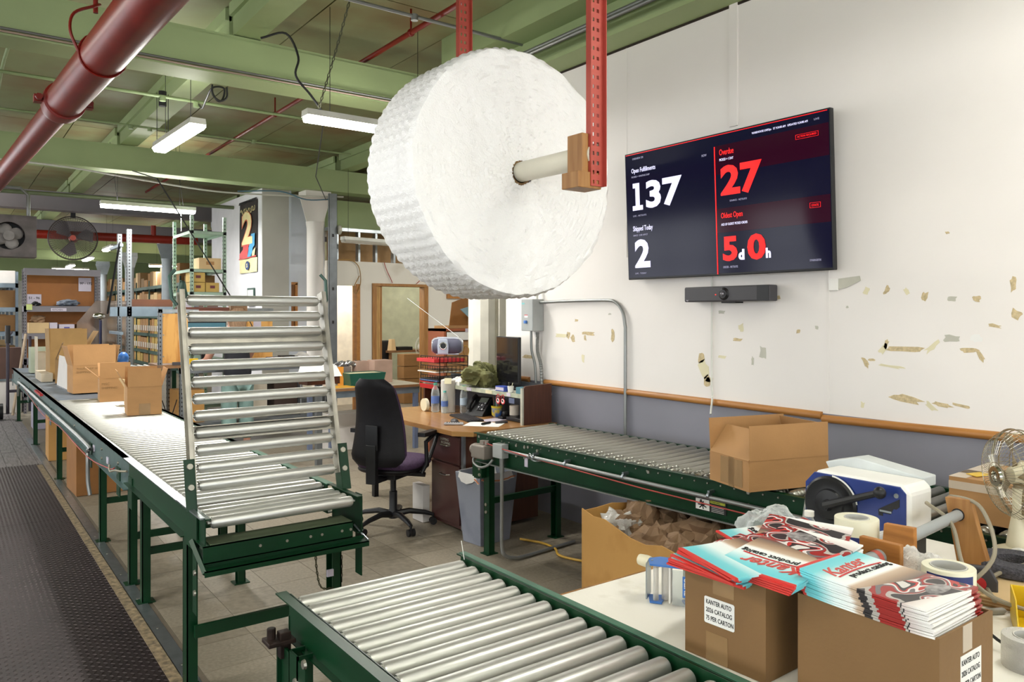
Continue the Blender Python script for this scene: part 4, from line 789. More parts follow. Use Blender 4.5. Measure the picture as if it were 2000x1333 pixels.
B().add([(-.08, -.09, 0), (.08, -.09, 0), (.08, .09, 0), (-.08, .09, 0), (-.07, -.09, .02), (.07, -.09, .15), (.07, .09, .15), (-.07, .09, .02)], [(3,2,1,0),(4,5,6,7),(0,1,5,4),(1,2,6,5),(2,3,7,6),(3,0,4,7)]).o('telephone_body', BLACKP, ph, bev=.004)
PM = Matrix.Translation((0, 0, .09)) @ Matrix.Rotation(-math.atan2(.13, .14), 4, 'Y')
k0 = None
for i in range(4):
    for j in range(3): B().cb((-.055+i*.022, -.06+j*.022, .006), (.014, .014, .006), PM).o('key', SILV if (i+j) % 3 == 0 else DGREYP, ph)
B().cb((.045, -.03, .004), (.05, .08, .004), PM).o('display', mat('phone_display', '6A7068', .2), ph); B().tube([Vector(PM @ Vector((-.07, .065, .015))), Vector(PM @ Vector((-.03, .065, .03))), Vector(PM @ Vector((.03, .065, .03))), Vector(PM @ Vector((.08, .065, .015)))], .018, 8).o('handset', BLACKP, ph, smooth=True)
kb = thing('keyboard', 'black wired keyboard lying before the telephone', 'keyboard', (3.40, 5.22, .751), R(78)); B().box(-.21, .21, -.07, .07, 0, .012).o('keyboard_base', BLACKP, kb, bev=.004)
kk = None
for i in range(18):
    for j in range(5):
        if kk is None: kk = B().box(-.009, .009, -.009, .009, 0, .006).o('key', DGREYP, kb, (-.195+i*.0229, -.052+j*.026, .012))
        else: link_copy(kk, kb, (-.195+i*.0229, -.052+j*.026, .012))
pot = thing('pen_pot', 'ceramic pot glazed yellow and blue holding pens', 'pot', (3.66, 5.16, .751)); B().lathe([(.03, 0), (.042, .02), (.045, .085), (.041, .085), (.037, .02)], 20).o('pot_body', mat('yellow_blue_glaze', '3E6CB8', .3, c2='D8C23A', m2=.45, vs=14, sharp=.06), pot, smooth=True); B().lathe([(.0455, .075), (.0465, .09), (.041, .09)], 20, None, False).o('pot_rim', mat('yellow_glaze', 'DCC430', .3), pot, smooth=True)
for k in range(6): B().tube([(.01*math.cos(k), .01*math.sin(k), .02), (.035*math.cos(k*1.1), .035*math.sin(k*1.1), .15+.01*k)], .004, 6).o('pen', [CBLK, SILV, WALN, DGREYP, STEEL, REDP][k], pot)
item('paper_roll', 'small white till roll standing near the hutch side panel', 'roll', B().lathe([(.012, 0), (.038, 0), (.04, .003), (.04, .075), (.038, .078), (.012, .078)], 22), mat('till_paper', 'DDD3C4', .6), loc=(3.70, 4.97, .782))
item('modem_box', 'flat black box with rounded edges under the hutch', 'box', B().box(-.08, .08, -.1, .1, 0, .03), BLACKP, loc=(3.68, 4.85, .751), bev=.006)
item('tape_dispenser', 'black tape dispenser beside the green spray bottle', 'dispenser', B().box(-.06, .06, -.03, .03, 0, .02).rod((0, -.015, .035), (0, .015, .035), [(.015, 0), (.03, 0), (.03, .03), (.015, .03)]), BLACKP, loc=(3.66, 5.03, .751), bev=.003)
item('paper_sheet', 'white sheet of paper on the near corner of the desk', 'paper', B().box(-.11, .11, -.14, .14, 0, .001), PAPER, loc=(3.33, 4.86, .751), rz=R(40), smooth=False)
item('paper_sheet', 'pinkish sheet of paper in front of the flat black box', 'paper', B().box(-.1, .1, -.07, .07, 0, .001), PAPERP, loc=(3.52, 5.02, .751), rz=R(10), smooth=False)
item('marker_pen', 'thick black marker lying on the white sheet on the desk', 'marker', B().rod((-.06, 0, .009), (.06, 0, .009), [(.006, 0), (.009, .01), (.009, .11), (.006, .12)], 10), BLACKP, loc=(3.34, 4.85, .752), rz=R(20))
item('staple_remover', 'small dark grey stapler lying beyond the marker on the desk', 'stapler', B().box(-.05, .05, -.015, .015, 0, .018), DGREYP, loc=(3.47, 4.83, .752), bev=.006, rz=R(-15))
item('computer_mouse', 'black computer mouse at the front edge of the desk', 'mouse', B().sph((0, 0, .004), .035, 16, 8, (1.5, .9, .7)), DGREYP, loc=(3.20, 5.08, .755), rz=R(70))
ca = thing('remote_control', 'silver handset with rows of buttons beside the mouse on the desk', 'remote', (3.13, 4.98, .751), R(-35)); B().box(-.075, .075, -.025, .025, 0, .018).o('case', SILV, ca, bev=.008)
for i in range(6):
    for j in range(2): B().box(-.055+i*.018, -.045+i*.018, -.012+j*.014, -.002+j*.014, .018, .021).o('button', DGREYP, ca)

# radio on letter trays
tr = thing('letter_tray_stack', 'black wire letter trays filled with red and white papers', 'tray', (0, 0, 0))
TX0, TX1, TY0, TY1 = 3.50, 3.80, 5.80, 6.14
for k in range(3):
    z = .99+k*.085; b = B()
    for i in range(8): b.box(TX0+i*.042, TX0+i*.042+.004, TY0, TY0+.004, z, z+.06).box(TX0+i*.042, TX0+i*.042+.004, TY0, TY1, z, z+.004)
    for i in range(9): b.box(TX0, TX0+.004, TY0+i*.042, TY0+i*.042+.004, z, z+.06)
    b.box(TX0, TX1, TY0, TY0+.005, z+.056, z+.062).box(TX0, TX0+.005, TY0, TY1, z+.056, z+.062).box(TX1-.005, TX1, TY0, TY1, z+.056, z+.062)
    b.o('tray', BLACKM, tr)
for x_, y_, z_ in ((TX0, TY0, .751), (TX1-.006, TY0, .984), (TX0, TY1-.006, .751)): B().box(x_, x_+.006, y_, y_+.006, z_, 1.22).o('tray_post', BLACKM, tr)
for k, (z, m, l) in enumerate([(1.17, REDP, 'red folder in the top letter tray'), (1.08, PAPER, 'white papers in the middle letter tray'), (1.09, CARDD, 'brown folder in the middle letter tray'), (1.0, mat('blue_folder', '5A6EA0', .5), 'blue folder in the lower letter tray'), (1.012, mat('black_folder', '26262A', .5), 'black folder in the lower letter tray')]):
    item('folder', l, 'folder', B().box(TX0-.05+.01*k, TX1-.03, TY0+.012, TY1-.02, 0, .008+.022*(k == 0)), m, loc=(0, 0, z), smooth=False, bev=.001)
item('folder', 'red tray-like folder sticking out below the letter trays', 'folder', B().box(-.16, .12, -.15, .15, 0, .006).box(-.16, -.154, -.15, .15, 0, .04, T(0, 0, 0, 0, 0, R(-20))), REDP, loc=(3.64, 5.97, .985), smooth=False)
ra = thing('radio', 'oval silver and slate portable stereo on top of the letter trays', 'radio', (3.66, 5.93, 1.232), R(-28))
# local x = width, front = -y
pf = [(.0, 0), (.06, .0), (.075, .015)]
B().rod((-.145, .025, .078), (.145, .025, .078), [(.0001, 0), (.05, .004), (.07, .025), (.077, .07), (.078, .145), (.077, .22), (.07, .265), (.05, .286), (.0001, .29)], 26).box(-.09, .09, -.02, .07, .13, .156).box(-.10, .10, -.03, .08, 0, .01).o('case', SILV, ra, smooth=True)
B().rod((-.140, -.014, .074), (.125, -.014, .074), [(.0001, 0), (.045, .004), (.064, .025), (.07, .07), (.07, .20), (.064, .24), (.045, .262), (.0001, .265)], 26).o('speaker_cloth', SLATE, ra, smooth=True)
B().prism([(-.045, .005), (.045, .005), (.05, .08), (.04, .14), (-.04, .14), (-.05, .08)], -.098, .0, Matrix(((1, 0, 0, -.045), (0, 0, 1, 0), (0, 1, 0, 0), (0, 0, 0, 1)))).o('front_panel', mat('pale_silver_panel', 'B6BED0', .35), ra, bev=.008)
B().rod((-.045, -.095, .08), (-.045, -.105, .08), [(.033, 0), (.034, .006), (.028, .010), (.0001, .008)], 24).o('cd_window', CHROME, ra, smooth=True); B().rod((-.045, -.102, .08), (-.045, -.109, .08), [(.027, 0), (.025, .006), (.0001, .007)], 20).o('dial', BLACKP, ra, smooth=True)
for k in range(6): B().cb((-.08+k*.03, .0, .148-.004*abs(k-2)), (.018, .02, .008)).o('button', WHITEP, ra)
B().tube([(.14, .03, .13), (-.10, .33, .32), (-.35, .66, .52)], .0028, 5).o('antenna', CHROME, ra)
B().tube([(.17+.02*math.cos(a)*(1+.3*math.sin(3*a)), .0, .01+.07*math.sin(a)) for a in [q*PI/10 for q in range(40)]], .004, 5).tube([(.17, 0, .07), (.14, .02, .08)], .004, 5).o('coiled_cord', CYEL, ra)
# waste bin
wbn = thing('waste_bin', 'grey plastic waste bin with white liner between desk and right conveyor', 'bin', (3.085, 4.475, 0), R(6))
def taper(x0, y0, x1, y1, z0, z1, b=None, t=.006):
    b = b or B(); o4 = lambda x, y, z: [(-x, -y, z), (x, -y, z), (x, y, z), (-x, y, z)]
    b.add(o4(x0, y0, z0)+o4(x1, y1, z1)+o4(x1-t, y1-t, z1)+o4(x0-t, y0-t, z0+t), [(3,2,1,0)]+[(i, (i+1) % 4, 4+(i+1) % 4, 4+i) for i in range(4)]+[(4+i, 4+(i+1) % 4, 8+(i+1) % 4, 8+i) for i in range(4)]+[(8+i, 8+(i+1) % 4, 12+(i+1) % 4, 12+i) for i in range(4)]+[(12, 13, 14, 15)]); return b
taper(.135, .095, .175, .135, 0, .49).o('bin_body', BIN, wbn, bev=.006)
lb = B(); L1 = []; L2 = []; L3 = []
for k in range(48):
    a = 2*PI*k/48; e = 5; cx = math.copysign(abs(math.cos(a))**(2/e), math.cos(a)); cy = math.copysign(abs(math.sin(a))**(2/e), math.sin(a)); w = .012*noise.noise(Vector((k*.7, 1, 2)))
    L1.append((cx*(.180+abs(w)), cy*(.140+abs(w)), .44+.03*noise.noise(Vector((k*.4, 5, 2))))); L2.append((cx*.178, cy*.138, .495+w*.4)); L3.append((cx*(.155+w), cy*(.115+w), .36))
lb.add(L1+L2+L3, [(i, (i+1) % 48, 48+(i+1) % 48, 48+i) for i in range(48)]+[(48+i, 48+(i+1) % 48, 96+(i+1) % 48, 96+i) for i in range(48)]); lb.o('liner', LINER, wbn, smooth=True)
B().tube([(p[0]*1.01, p[1]*1.01, p[2]+.012) for p in L1[26:47]], .005, 5).o('drawstring', ORANGE, wbn)
# office chair
ch = thing('office_chair', 'black office swivel chair with purple seat turned to the desk', 'chair', (2.709, 5.16, 0), R(31))
for k in range(5):
    a = 2*PI*k/5+R(20); c, s = math.cos(a), math.sin(a)
    B().tube([(.02*c, .02*s, .10), (.12*c, .12*s, .115), (.24*c, .24*s, .095), (.30*c, .30*s, .075)], [.026, .022, .018, .014], 8).o('base_arm', BLACKP, ch, smooth=True)
    cs = B().cyl((.30*c, .30*s, .045), (.30*c, .30*s, .085), .009)
    for q in (-1, 1): cs.cyl((.30*c-s*q*.008, .30*s+c*q*.008, .028), (.30*c-s*q*.026, .30*s+c*q*.026, .028), .027, n=16)
    cs.o('caster', BLACKP, ch)
B().lathe([(.034, .07), (.036, .13), (.03, .14), (.030, .27), (.022, .275), (.022, .40)], 18).o('gas_column', BLACKP, ch, smooth=True)
B().box(-.14, .14, -.10, .10, .38, .43).o('seat_mechanism', BLACKM, ch, bev=.01); B().tube([(0, -.1, .40), (.02, -.26, .40)], .007).o('lever', BLACKM, ch)
def pad(w, d, h, n=5, e=3.2, seg=40):
    b = B(); rows = []
    for i in range(n*2+1):
        t = -PI/2+PI*i/(n*2); rr = math.cos(t)**.35 if abs(math.cos(t)) > 1e-6 else 0; z = math.sin(t)*h/2
        rows.append([(math.copysign(abs(math.cos(a))**(2/e), math.cos(a))*w/2*rr, math.copysign(abs(math.sin(a))**(2/e), math.sin(a))*d/2*rr, z) for a in [2*PI*k/seg for k in range(seg)]])
    b.v = [p for r_ in rows for p in r_]; m_ = len(rows); b.f = [(i*seg+k, i*seg+(k+1) % seg, (i+1)*seg+(k+1) % seg, (i+1)*seg+k) for i in range(m_-1) for k in range(seg)]
    return b
se = pad(.48, .50, .09).o('seat_cushion', PURP, ch, (.02, 0, .49), smooth=True); pad(.46, .48, .07).o('seat_shell', CHAIRB, ch, (.01, 0, .455), smooth=True)
# backrest: curved shell tapering to the top
def back(dx, th, w0, w1, m, name, z0=.50, z1=1.135):
    b = B(); nz, ny = 18, 14; F_ = []; 
    for s in (0, 1):
        for i in range(nz+1):
            t = i/nz; z = z0+(z1-z0)*t; w = (w0*(1-t)+w1*t)/2; 
            w *= 1-.35*max(0, (t-.88)/.12)**2; w *= 1-.30*max(0, (.12-t)/.12)**2
            for j in range(ny+1):
                u = -1+2*j/ny; edge = max(abs(u), abs(2*t-1)); rnd_ = max(0, (edge-.78)/.22)**2*th*.45
                x = dx+.05*(u*u)-.10*(t-.25)**2*1.2+(.03*math.sin(t*PI)) + (th-rnd_ if s else rnd_)
                F_.append((x, u*w, z))
    N_ = (nz+1)*(ny+1); q = lambda i, j: i*(ny+1)+j
    b.v = F_
    for i in range(nz):
        for j in range(ny): b.f += [(q(i, j), q(i+1, j), q(i+1, j+1), q(i, j+1)), (N_+q(i, j), N_+q(i, j+1), N_+q(i+1, j+1), N_+q(i+1, j))]
    for i in range(nz): b.f += [(q(i, 0), N_+q(i, 0), N_+q(i+1, 0), q(i+1, 0)), (q(i, ny), q(i+1, ny), N_+q(i+1, ny), N_+q(i, ny))]
    for j in range(ny): b.f += [(q(0, j), q(0, j+1), N_+q(0, j+1), N_+q(0, j)), (q(nz, j), N_+q(nz, j), N_+q(nz, j+1), q(nz, j+1))]
    return b.o(name, m, ch, smooth=True)
bs = back(-.29, .035, .47, .31, CHAIRB, 'back_shell'); back(-.258, .05, .455, .29, PURP, 'back_cushion', .515, 1.12)
B().box(-.30, -.285, -.05, .05, .62, .80).o('height_slot', BLACKP, bs, bev=.004)
B().box(-.31, -.27, -.04, .04, .38, .66).box(-.30, -.1, -.035, .035, .38, .41).o('back_bracket', BLACKM, ch, bev=.004)
for s in (-1, 1):
    B().tube([(-.03, s*.26, .43), (.0, s*.285, .50), (-.02, s*.29, .66), (.13, s*.29, .715), (.16, s*.29, .70), (.12, s*.29, .64), (.03, s*.285, .52)], [.016, .016, .017, .017, .015, .015, .016], 8).box(-.09, .17, s*.29-.03, s*.29+.03, .705, .735).cyl((0, s*.12, .42), (0, s*.27, .42), .014).o('armrest', BLACKP, ch, smooth=True)
carton('carton', 'white carton on the floor seen left of the swivel chair', (3.86, 8.55, .003), R(0), .5, .35, .42, closed=True, m=CARDW, tape=[(-.255, -.25, -.18, .18, .30, .302, INK)])
carton('carton', 'white and blue carton tucked beneath the desk beside the drawers', (2.97, 5.2, .003), 0, .06, .16, .28, closed=True, m=CARDW)

# ------------------------------------------------------------ packing table and what is on it
TZ = .76
pt = thing('packing_table', 'white-topped packing table with worn edges in the right foreground', 'table', (0, 0, 0))
B().box(1.425, 2.95, -.4, 1.755, TZ-.03, TZ).o('tabletop', TABLEW, pt); B().box(1.425, 2.95, 1.755, 1.762, TZ-.03, TZ+.001).box(1.418, 1.425, -.4, 1.762, TZ-.03, TZ+.001).o('edge_band', CARDE, pt)
for x in (1.5, 2.88):
    for y in (-.3, 1.68): B().box(x-.03, x+.03, y-.03, y+.03, 0, TZ-.03).o('leg', DSTEEL, pt)
# catalogue cover: print laid out along the object's own axes (x across .216, y up .28)
def cover(name):
    m = bpy.data.materials.new(name); m.use_nodes = True; nt = m.node_tree; N = nt.nodes; L = nt.links; p = N['Principled BSDF']; p.inputs['Roughness'].default_value = .3
    tc = N.new('ShaderNodeTexCoord'); sp = N.new('ShaderNodeSeparateXYZ'); L.new(tc.outputs['Object'], sp.inputs[0])
    mr = N.new('ShaderNodeMapRange'); mr.inputs[1].default_value = -.14; mr.inputs[2].default_value = .14; L.new(sp.outputs[1], mr.inputs[0])
    wv = N.new('ShaderNodeMath'); wv.operation = 'MULTIPLY_ADD'; wv.inputs[1].default_value = .9; L.new(sp.outputs[0], wv.inputs[0]); L.new(mr.outputs[0], wv.inputs[2])
    r = N.new('ShaderNodeValToRGB'); e = r.color_ramp.elements; r.color_ramp.interpolation = 'LINEAR'
    sq = [(0, 'F2EFEC'), (.05, 'EDEAE6'), (.36, '8C3A34'), (.37, '6B5F58'), (.46, 'A58A72'), (.54, 'C8B098'), (.58, 'F2F4F2'), (.72, 'E4F4F4'), (.86, '7CD2DA'), (.94, '6CCBD6'), (.965, '78CFD8'), (.97, 'D23A34')]
    e[0].position = 0; e[0].color = lin(sq[0][1]); e[1].position = .97; e[1].color = lin(sq[-1][1])
    for q, c in sq[1:-1]: n_ = e.new(q); n_.color = lin(c)
    L.new(mr.outputs[0], r.inputs[0])
    vo = N.new('ShaderNodeTexNoise'); vo.inputs['Scale'].default_value = 13; vo.inputs['Detail'].default_value = 1.0; vo.inputs['Distortion'].default_value = .5; mp = N.new('ShaderNodeMapping'); mp.inputs['Scale'].default_value = (.8, 1.2, 0); mp.inputs['Rotation'].default_value = (0, 0, .35); L.new(tc.outputs['Object'], mp.inputs[0]); L.new(mp.outputs[0], vo.inputs['Vector'])
    r2 = N.new('ShaderNodeValToRGB'); r2.color_ramp.interpolation = 'CONSTANT'; e = r2.color_ramp.elements; e[0].color = lin('2E2A2C'); e[1].position = .42; e[1].color = lin('B4AEA8')
    for q, c in ((.455, '9C2420'), (.50, '6E6A6C'), (.525, 'E0DCDA'), (.555, 'B8322C'), (.59, '2E2A2C'), (.64, 'D8D4D0')): n_ = e.new(q); n_.color = lin(c)
    sc_ = N.new('ShaderNodeSeparateColor'); L.new(vo.outputs[0], r2.inputs[0])
    g1 = N.new('ShaderNodeMath'); g1.operation = 'LESS_THAN'; g1.inputs[1].default_value = .40; L.new(wv.outputs[0], g1.inputs[0])
    g2 = N.new('ShaderNodeMath'); g2.operation = 'GREATER_THAN'; g2.inputs[1].default_value = .07; L.new(wv.outputs[0], g2.inputs[0])
    g3 = N.new('ShaderNodeMath'); g3.operation = 'MULTIPLY'; L.new(g1.outputs[0], g3.inputs[0]); L.new(g2.outputs[0], g3.inputs[1])
    mx = N.new('ShaderNodeMixRGB'); L.new(g3.outputs[0], mx.inputs[0]); L.new(r.outputs[0], mx.inputs[1]); L.new(r2.outputs[0], mx.inputs[2]); L.new(mx.outputs[0], p.inputs['Base Color'])
    return m
COVER = cover('catalog_cover_print')
def cat_bm(bend, th=.0042):
    b = B(); n = 14; vs = []
    for i in range(n+1):
        y = -.14+.28*i/n; z = bend(y)
        vs += [(-.107, y, z), (.107, y, z), (.107, y, z+th), (-.107, y, z+th)]
    fs = [(3, 2, 1, 0), (n*4, n*4+1, n*4+2, n*4+3)]
    for i in range(n):
        for k in range(4): fs.append((i*4+k, i*4+(k+1) % 4, i*4+4+(k+1) % 4, i*4+4+k))
    return b.add(vs, fs)
def catalog(label, loc, rx, ry, rz, bend, group, lettered=False):
    o_ = cat_bm(bend).o('catalog', COVER); o_.location = loc; o_.rotation_euler = (rx, ry, rz); tag(o_, label, 'catalog', group)
    if lettered:
        zz = bend(.05)+.0052
        text('Kanter', .052, mat('soft_red_print', 'D0524C', .4), Matrix.Translation((-.085, .062, zz)) @ Matrix.Rotation(R(4), 4, 'Z'), o_, 'title_lettering', .0008, shear=.35, ext=.0004)
        text('product catalog', .024, INK, Matrix.Translation((-.055, .037, zz)), o_, 'subtitle_lettering', .0003, ext=.0004)
        B().prism([(-.08+.165*k/12, .052+.006*math.sin(k/12*PI)) for k in range(13)]+[(.085-.165*k/12, .0565+.006*math.sin((12-k)/12*PI)) for k in range(13)], zz, zz+.0006).o('swash', REDL, o_)
        B().sph((.03, -.10, bend(-.1)+.0042), .03, 16, 6, (1.3, .8, .03)).o('portrait_print', mat('grey_photo_print', '9A9696', .3, var=.4, vs=60), o_)
    return o_
CL = mat('shaded_catalog_kraft', '7E5E38', .7, var=.04, vs=5, bump=.05, bs=80)  # darker kraft, the shade on these cartons is put into the colour
k1 = carton('catalog_carton', 'brown carton of catalogs labelled on its left face, nearer the conveyor', (1.645, 1.175, TZ+.001), R(2), .31, .228, .218, {}, m=CL, t=.005)
B().box(-.156, -.155, -.012, .05, .0, .07).o('tape_strip', PTAPE, k1); B().box(-.156, -.155, -.03, .03, .165, .2).o('tape_strip', PTAPE, k1)
k2 = carton('catalog_carton', 'brown carton of catalogs nearest the camera on the white table', (1.645, .845, TZ+.001), R(0), .236, .302, .218, {}, m=CL, t=.005)
LM = lambda x, y, z: Matrix.Translation((x, y, z)) @ Matrix(((0, 0, -1, 0), (-1, 0, 0, 0), (0, 1, 0, 0), (0, 0, 0, 1)))
la = B().prism([(-.04, -.032), (.04, -.032), (.043, -.029), (.043, .029), (.04, .032), (-.04, .032), (-.043, .029), (-.043, -.029)], 0, .0005, LM(-.1555, .012, .122)).o('paper_label', PAPER, k1)
for i, s in enumerate(('KANTER AUTO', '2026 CATALOG', '75 PER CARTON')): text(s, .0155, INK, LM(-.1563, .050, .137-i*.0195), la, off=.00015, ext=.0003, fit=(.072, .074, .078)[i])
FM = lambda x, y, z: Matrix.Translation((x, y, z)) @ Matrix(((1, 0, 0, 0), (0, 0, -1, 0), (0, 1, 0, 0), (0, 0, 0, 1)))
lb2 = B().box(-.03, .062, -.1516, -.151, .085, .16).o('paper_label', PAPER, k2)
for i, s in enumerate(('KANTER AUTO', '2026 CATALOG', '75 PER CARTON')): text(s, .0155, INK, FM(-.026, -.1518, .140-i*.022), lb2, off=.00015, ext=.0003, fit=(.078, .080, .084)[i])
B().box(-.02, .02, -.1518, -.151, .165, .218).o('tape_strip', WTAPE, k2)
rn = random.Random(3)
flat = lambda y: 0
for k in range(7): catalog('catalog packed flat inside the carton nearer the conveyor', (1.645, 1.175, TZ+.175+k*.0052), 0, 0, R(90), flat, 'catalogs packed in the far carton')
GA = 'catalogs fanned over the carton nearer the conveyor'
for k in range(9):
    catalog('catalog fanned out under the top ones on the carton nearer the conveyor', (1.60+rn.uniform(-.012, .012)-.005*k, 1.215-.010*k, TZ+.218+k*.0052), R(-3), R(-2), R(96-3*k+rn.uniform(-4, 4)), lambda y: .15*y*y, GA)
catalog('catalog lying at the far right of the fanned heap with a portrait photo', (1.78, 1.20, 1.005), R(-3), R(-3), R(70), lambda y: .2*y*y, None, True)
catalog('open catalog with red car pictures lying across the fanned heap', (1.74, 1.13, 1.020), R(-6), R(-2), R(112), lambda y: .3*y*y, None)
for k in range(4): catalog('catalog with red edge just under the lettered top one', (1.606-.002*k, 1.078-.003*k, 1.008+k*.0055), R(-7), R(0), R(88+k*.6), flat, 'red-edged catalogs under the lettered top one')
catalog('top catalog of the fanned heap with red title lettering reading away', (1.602, 1.07, 1.0315), R(-8), R(0), R(90), flat, None, True)
GB = 'catalogs stacked in the carton nearest the camera'
bend2 = lambda y: .55*max(0, y+.02)**2*0 + .5*max(0, abs(y)-.06)**2
for k in range(20):
    catalog('catalog in the neat stack overfilling the carton nearest the camera', ((1.645 if k < 5 else 1.643-.0022*(k-4))+rn.uniform(-.0025, .0025), .843+rn.uniform(-.003, .003), TZ+.168+k*.0053), R(1.5), R(0), R(rn.uniform(-1.2, 1.2)), bend2, GB)
catalog('topmost catalog of the neat stack nearest the camera with title lettering', (1.607, .843, TZ+.168+20*.0053), R(1.5), 0, R(-1), bend2, None, True)

def taperoll(name, label, loc, r, ri, h, n, m=TAPEC, cat='tape', lab=None, words=None, facing=0, flip=False):
    t = thing(name, label, cat, loc, facing)
    for k in range(n): B().lathe([(ri, k*h), (r-.001, k*h), (r, k*h+.002), (r, (k+1)*h-.003), (r-.001, (k+1)*h-.001), (ri, (k+1)*h-.001), (ri, k*h)], 36, None, False).o('tape_ring', m, t, smooth=True)
    B().lathe([(ri-.001, 0), (ri-.001, n*h+.0005), (ri-.004, n*h+.0005), (ri-.004, 0)], 30, None, False).o('paper_core', mat('grey_white_core_paper', 'CDCBC6', .6), t, smooth=True)
    if lab:
        a0, a1, z0, z1 = lab; N_ = 18; b = B()
        vs = [(1.006*r*math.sin(a0+(a1-a0)*i/N_), -1.006*r*math.cos(a0+(a1-a0)*i/N_), z) for z in (z0, z1) for i in range(N_+1)]
        b.add(vs, [(i, i+1, N_+2+i, N_+1+i) for i in range(N_)]); lo = b.o('wrap_label', LABB, t, smooth=True)
        for s, z, sz in words:
            cu = bpy.data.curves.new('t', 'FONT'); cu.body = s; cu.size = sz; cu.offset = .0006; cu.align_x = 'CENTER'; cu.resolution_u = 2; tt = bpy.data.objects.new('t', cu); me = bpy.data.meshes.new_from_object(tt); bpy.data.objects.remove(tt)
            for v in me.vertices:
                x, y = v.co.x, v.co.y
                if flip: x, y = -x, -y
                a = (a0+a1)/2+x/r; v.co = (1.014*r*math.sin(a), -1.014*r*math.cos(a), z+y)
            me.materials.clear(); me.materials.append(PAPER); lt = bpy.data.objects.new('label_lettering', me); COL.objects.link(lt); lt.parent = lo
    return t
taperoll('tape_roll_stack', 'tall stack of cream tape rolls with navy label printed upside down', (2.195, 1.235, TZ), .062, .036, .077, 3, lab=(-1.15, .55, .02, .185), words=[('800-295-5510', .115, .019), ('ECONOMY', .070, .017), ('STRAPPING TAPE', .035, .014)], facing=R(-60), flip=True)
taperoll('tape_roll_stack', 'stack of cream tape rolls with navy label in white capitals beside the catalogs', (1.995, .885, TZ), .060, .042, .0725, 3, lab=(-.95, .95, .10, .208), words=[('ULINE', .160, .036), ('TAPE', .135, .014)], facing=R(-62))
taperoll('tape_roll_stack', 'cream tape rolls in loose plastic film behind the lettered stack', (1.99, 1.0, TZ), .055, .036, .07, 2, facing=0)
taperoll('tape_roll', 'clear wrapped tape roll standing at the right edge of the table', (2.07, .735, TZ), .058, .035, .075, 1, m=CLEARW)
tag(crumple(.072, 21, CLEARW, .9, 'plastic_bag', None, (2.08, 1.00, .90), .4, 22), 'crumpled clear plastic bag over the wooden holder', 'plastic')
tag(crumple(.10, 33, CLEARW, .8, 'plastic_bag', None, (2.33, 1.25, .84), .35, 20), 'clear plastic bag beside the upside-down labelled tape', 'plastic')
pb = crumple(.088, 12, CLEAR, 1.0, 'plastic_bag', None, (2.27, 1.60, .845), .3, 26); tag(pb, 'clear plastic bag slumped left of the tape machine', 'plastic')
bottle('clear water bottle with white cap in front of the tape machine', (2.24, 1.42, TZ), .205, .034, WHITEP, CLEAR, neck=.38)
# holder: boards with grey pipe
wh = thing('roll_holder', 'wooden boards carrying a grey pipe across the back of the table', 'rack', (0, 0, 0))
YZ = Matrix(((0, 0, 1, 0), (1, 0, 0, 0), (0, 1, 0, 0), (0, 0, 0, 1)))
B().prism([(1.0, TZ), (1.11, TZ), (1.11, 1.0), (1.0, 1.0)], 1.985, 2.005, YZ).o('board', WOOD, wh, bev=.002)
B().prism([(1.06, TZ), (1.17, TZ), (1.15, .992), (1.065, .996)], 2.19, 2.21, YZ).o('board', WOOD, wh, bev=.002)
B().prism([(1.02, TZ), (1.12, TZ), (1.165, 1.008), (1.09, 1.012)], 2.60, 2.625, YZ).o('board', WOODZ, wh, bev=.002)
B().rod((1.74, 1.045, .952), (1.986, 1.055, .957), [(.0165, 0), (.021, 0), (.021, .247), (.0165, .247), (.0165, 0)], 20).o('pipe', GPVC, wh, smooth=True)
B().lathe([(.0225, 0), (.0225, .02)], 18, T(1.95, 1.054, .956, 0, 0, R(90)), False).o('red_band', mat('faded_red_tape', 'C05A4E', .5), wh, smooth=True)
B().rod((2.20, 1.105, .948), (2.61, 1.125, .958), [(.013, 0), (.0165, 0), (.0165, .41), (.013, .41), (.013, 0)], 20).o('pipe', GPVC, wh, smooth=True)
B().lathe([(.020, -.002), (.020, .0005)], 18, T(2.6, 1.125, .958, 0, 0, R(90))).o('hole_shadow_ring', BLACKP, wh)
# gummed-tape machine
tm = thing('tape_machine', 'navy and white gummed tape dispenser with black crank handle', 'machine', (2.50, 1.24, TZ))
sidep = [(0, .0), (.345, .0), (.345, .22), (.33, .255), (.30, .275), (.02, .275), (.0, .255)]
B().prism([(y, z) for y, z in [(0, 0), (.36, 0), (.36, .235), (.325, .275), (.02, .275), (0, .255)]], 0, .008, YZ).o('side_plate', NAVY, tm, bev=.002)
B().prism([(y, z) for y, z in [(.005, 0), (.35, 0), (.35, .13), (.005, .13)]], .008, .15, YZ).o('housing_base', BLACKP, tm, bev=.004)
B().prism([(y, z) for y, z in [(-.012, .13), (.33, .13), (.35, .23), (.32, .283), (.01, .283), (-.012, .26)]], .004, .155, YZ).o('cover', WHITEP, tm, bev=.012)
B().prism([(.35, 0), (.40, 0), (.37, .20), (.345, .20)], .02, .14, YZ).o('water_tank', CLEARW, tm)
B().prism([(y, z) for y, z in [(.02, .25), (.36, .25), (.38, .285), (.26, .318), (.02, .285)]], .16, .25, YZ).o('back_tray', mat('translucent_white_plastic', 'CDD2D2', .4), tm, bev=.004)
XC = lambda y, z: T(0, y, z) @ Matrix.Rotation(-PI/2, 4, 'Y')
wm = B().lathe([(.098, 0), (.098, .004), (.09, .012), (.075, .006), (.055, .008), (.05, .016), (.02, .02), (.018, .035), (.0001, .035)], 40, XC(.262, .172)).o('crank_wheel', BLACKP, tm, smooth=True)
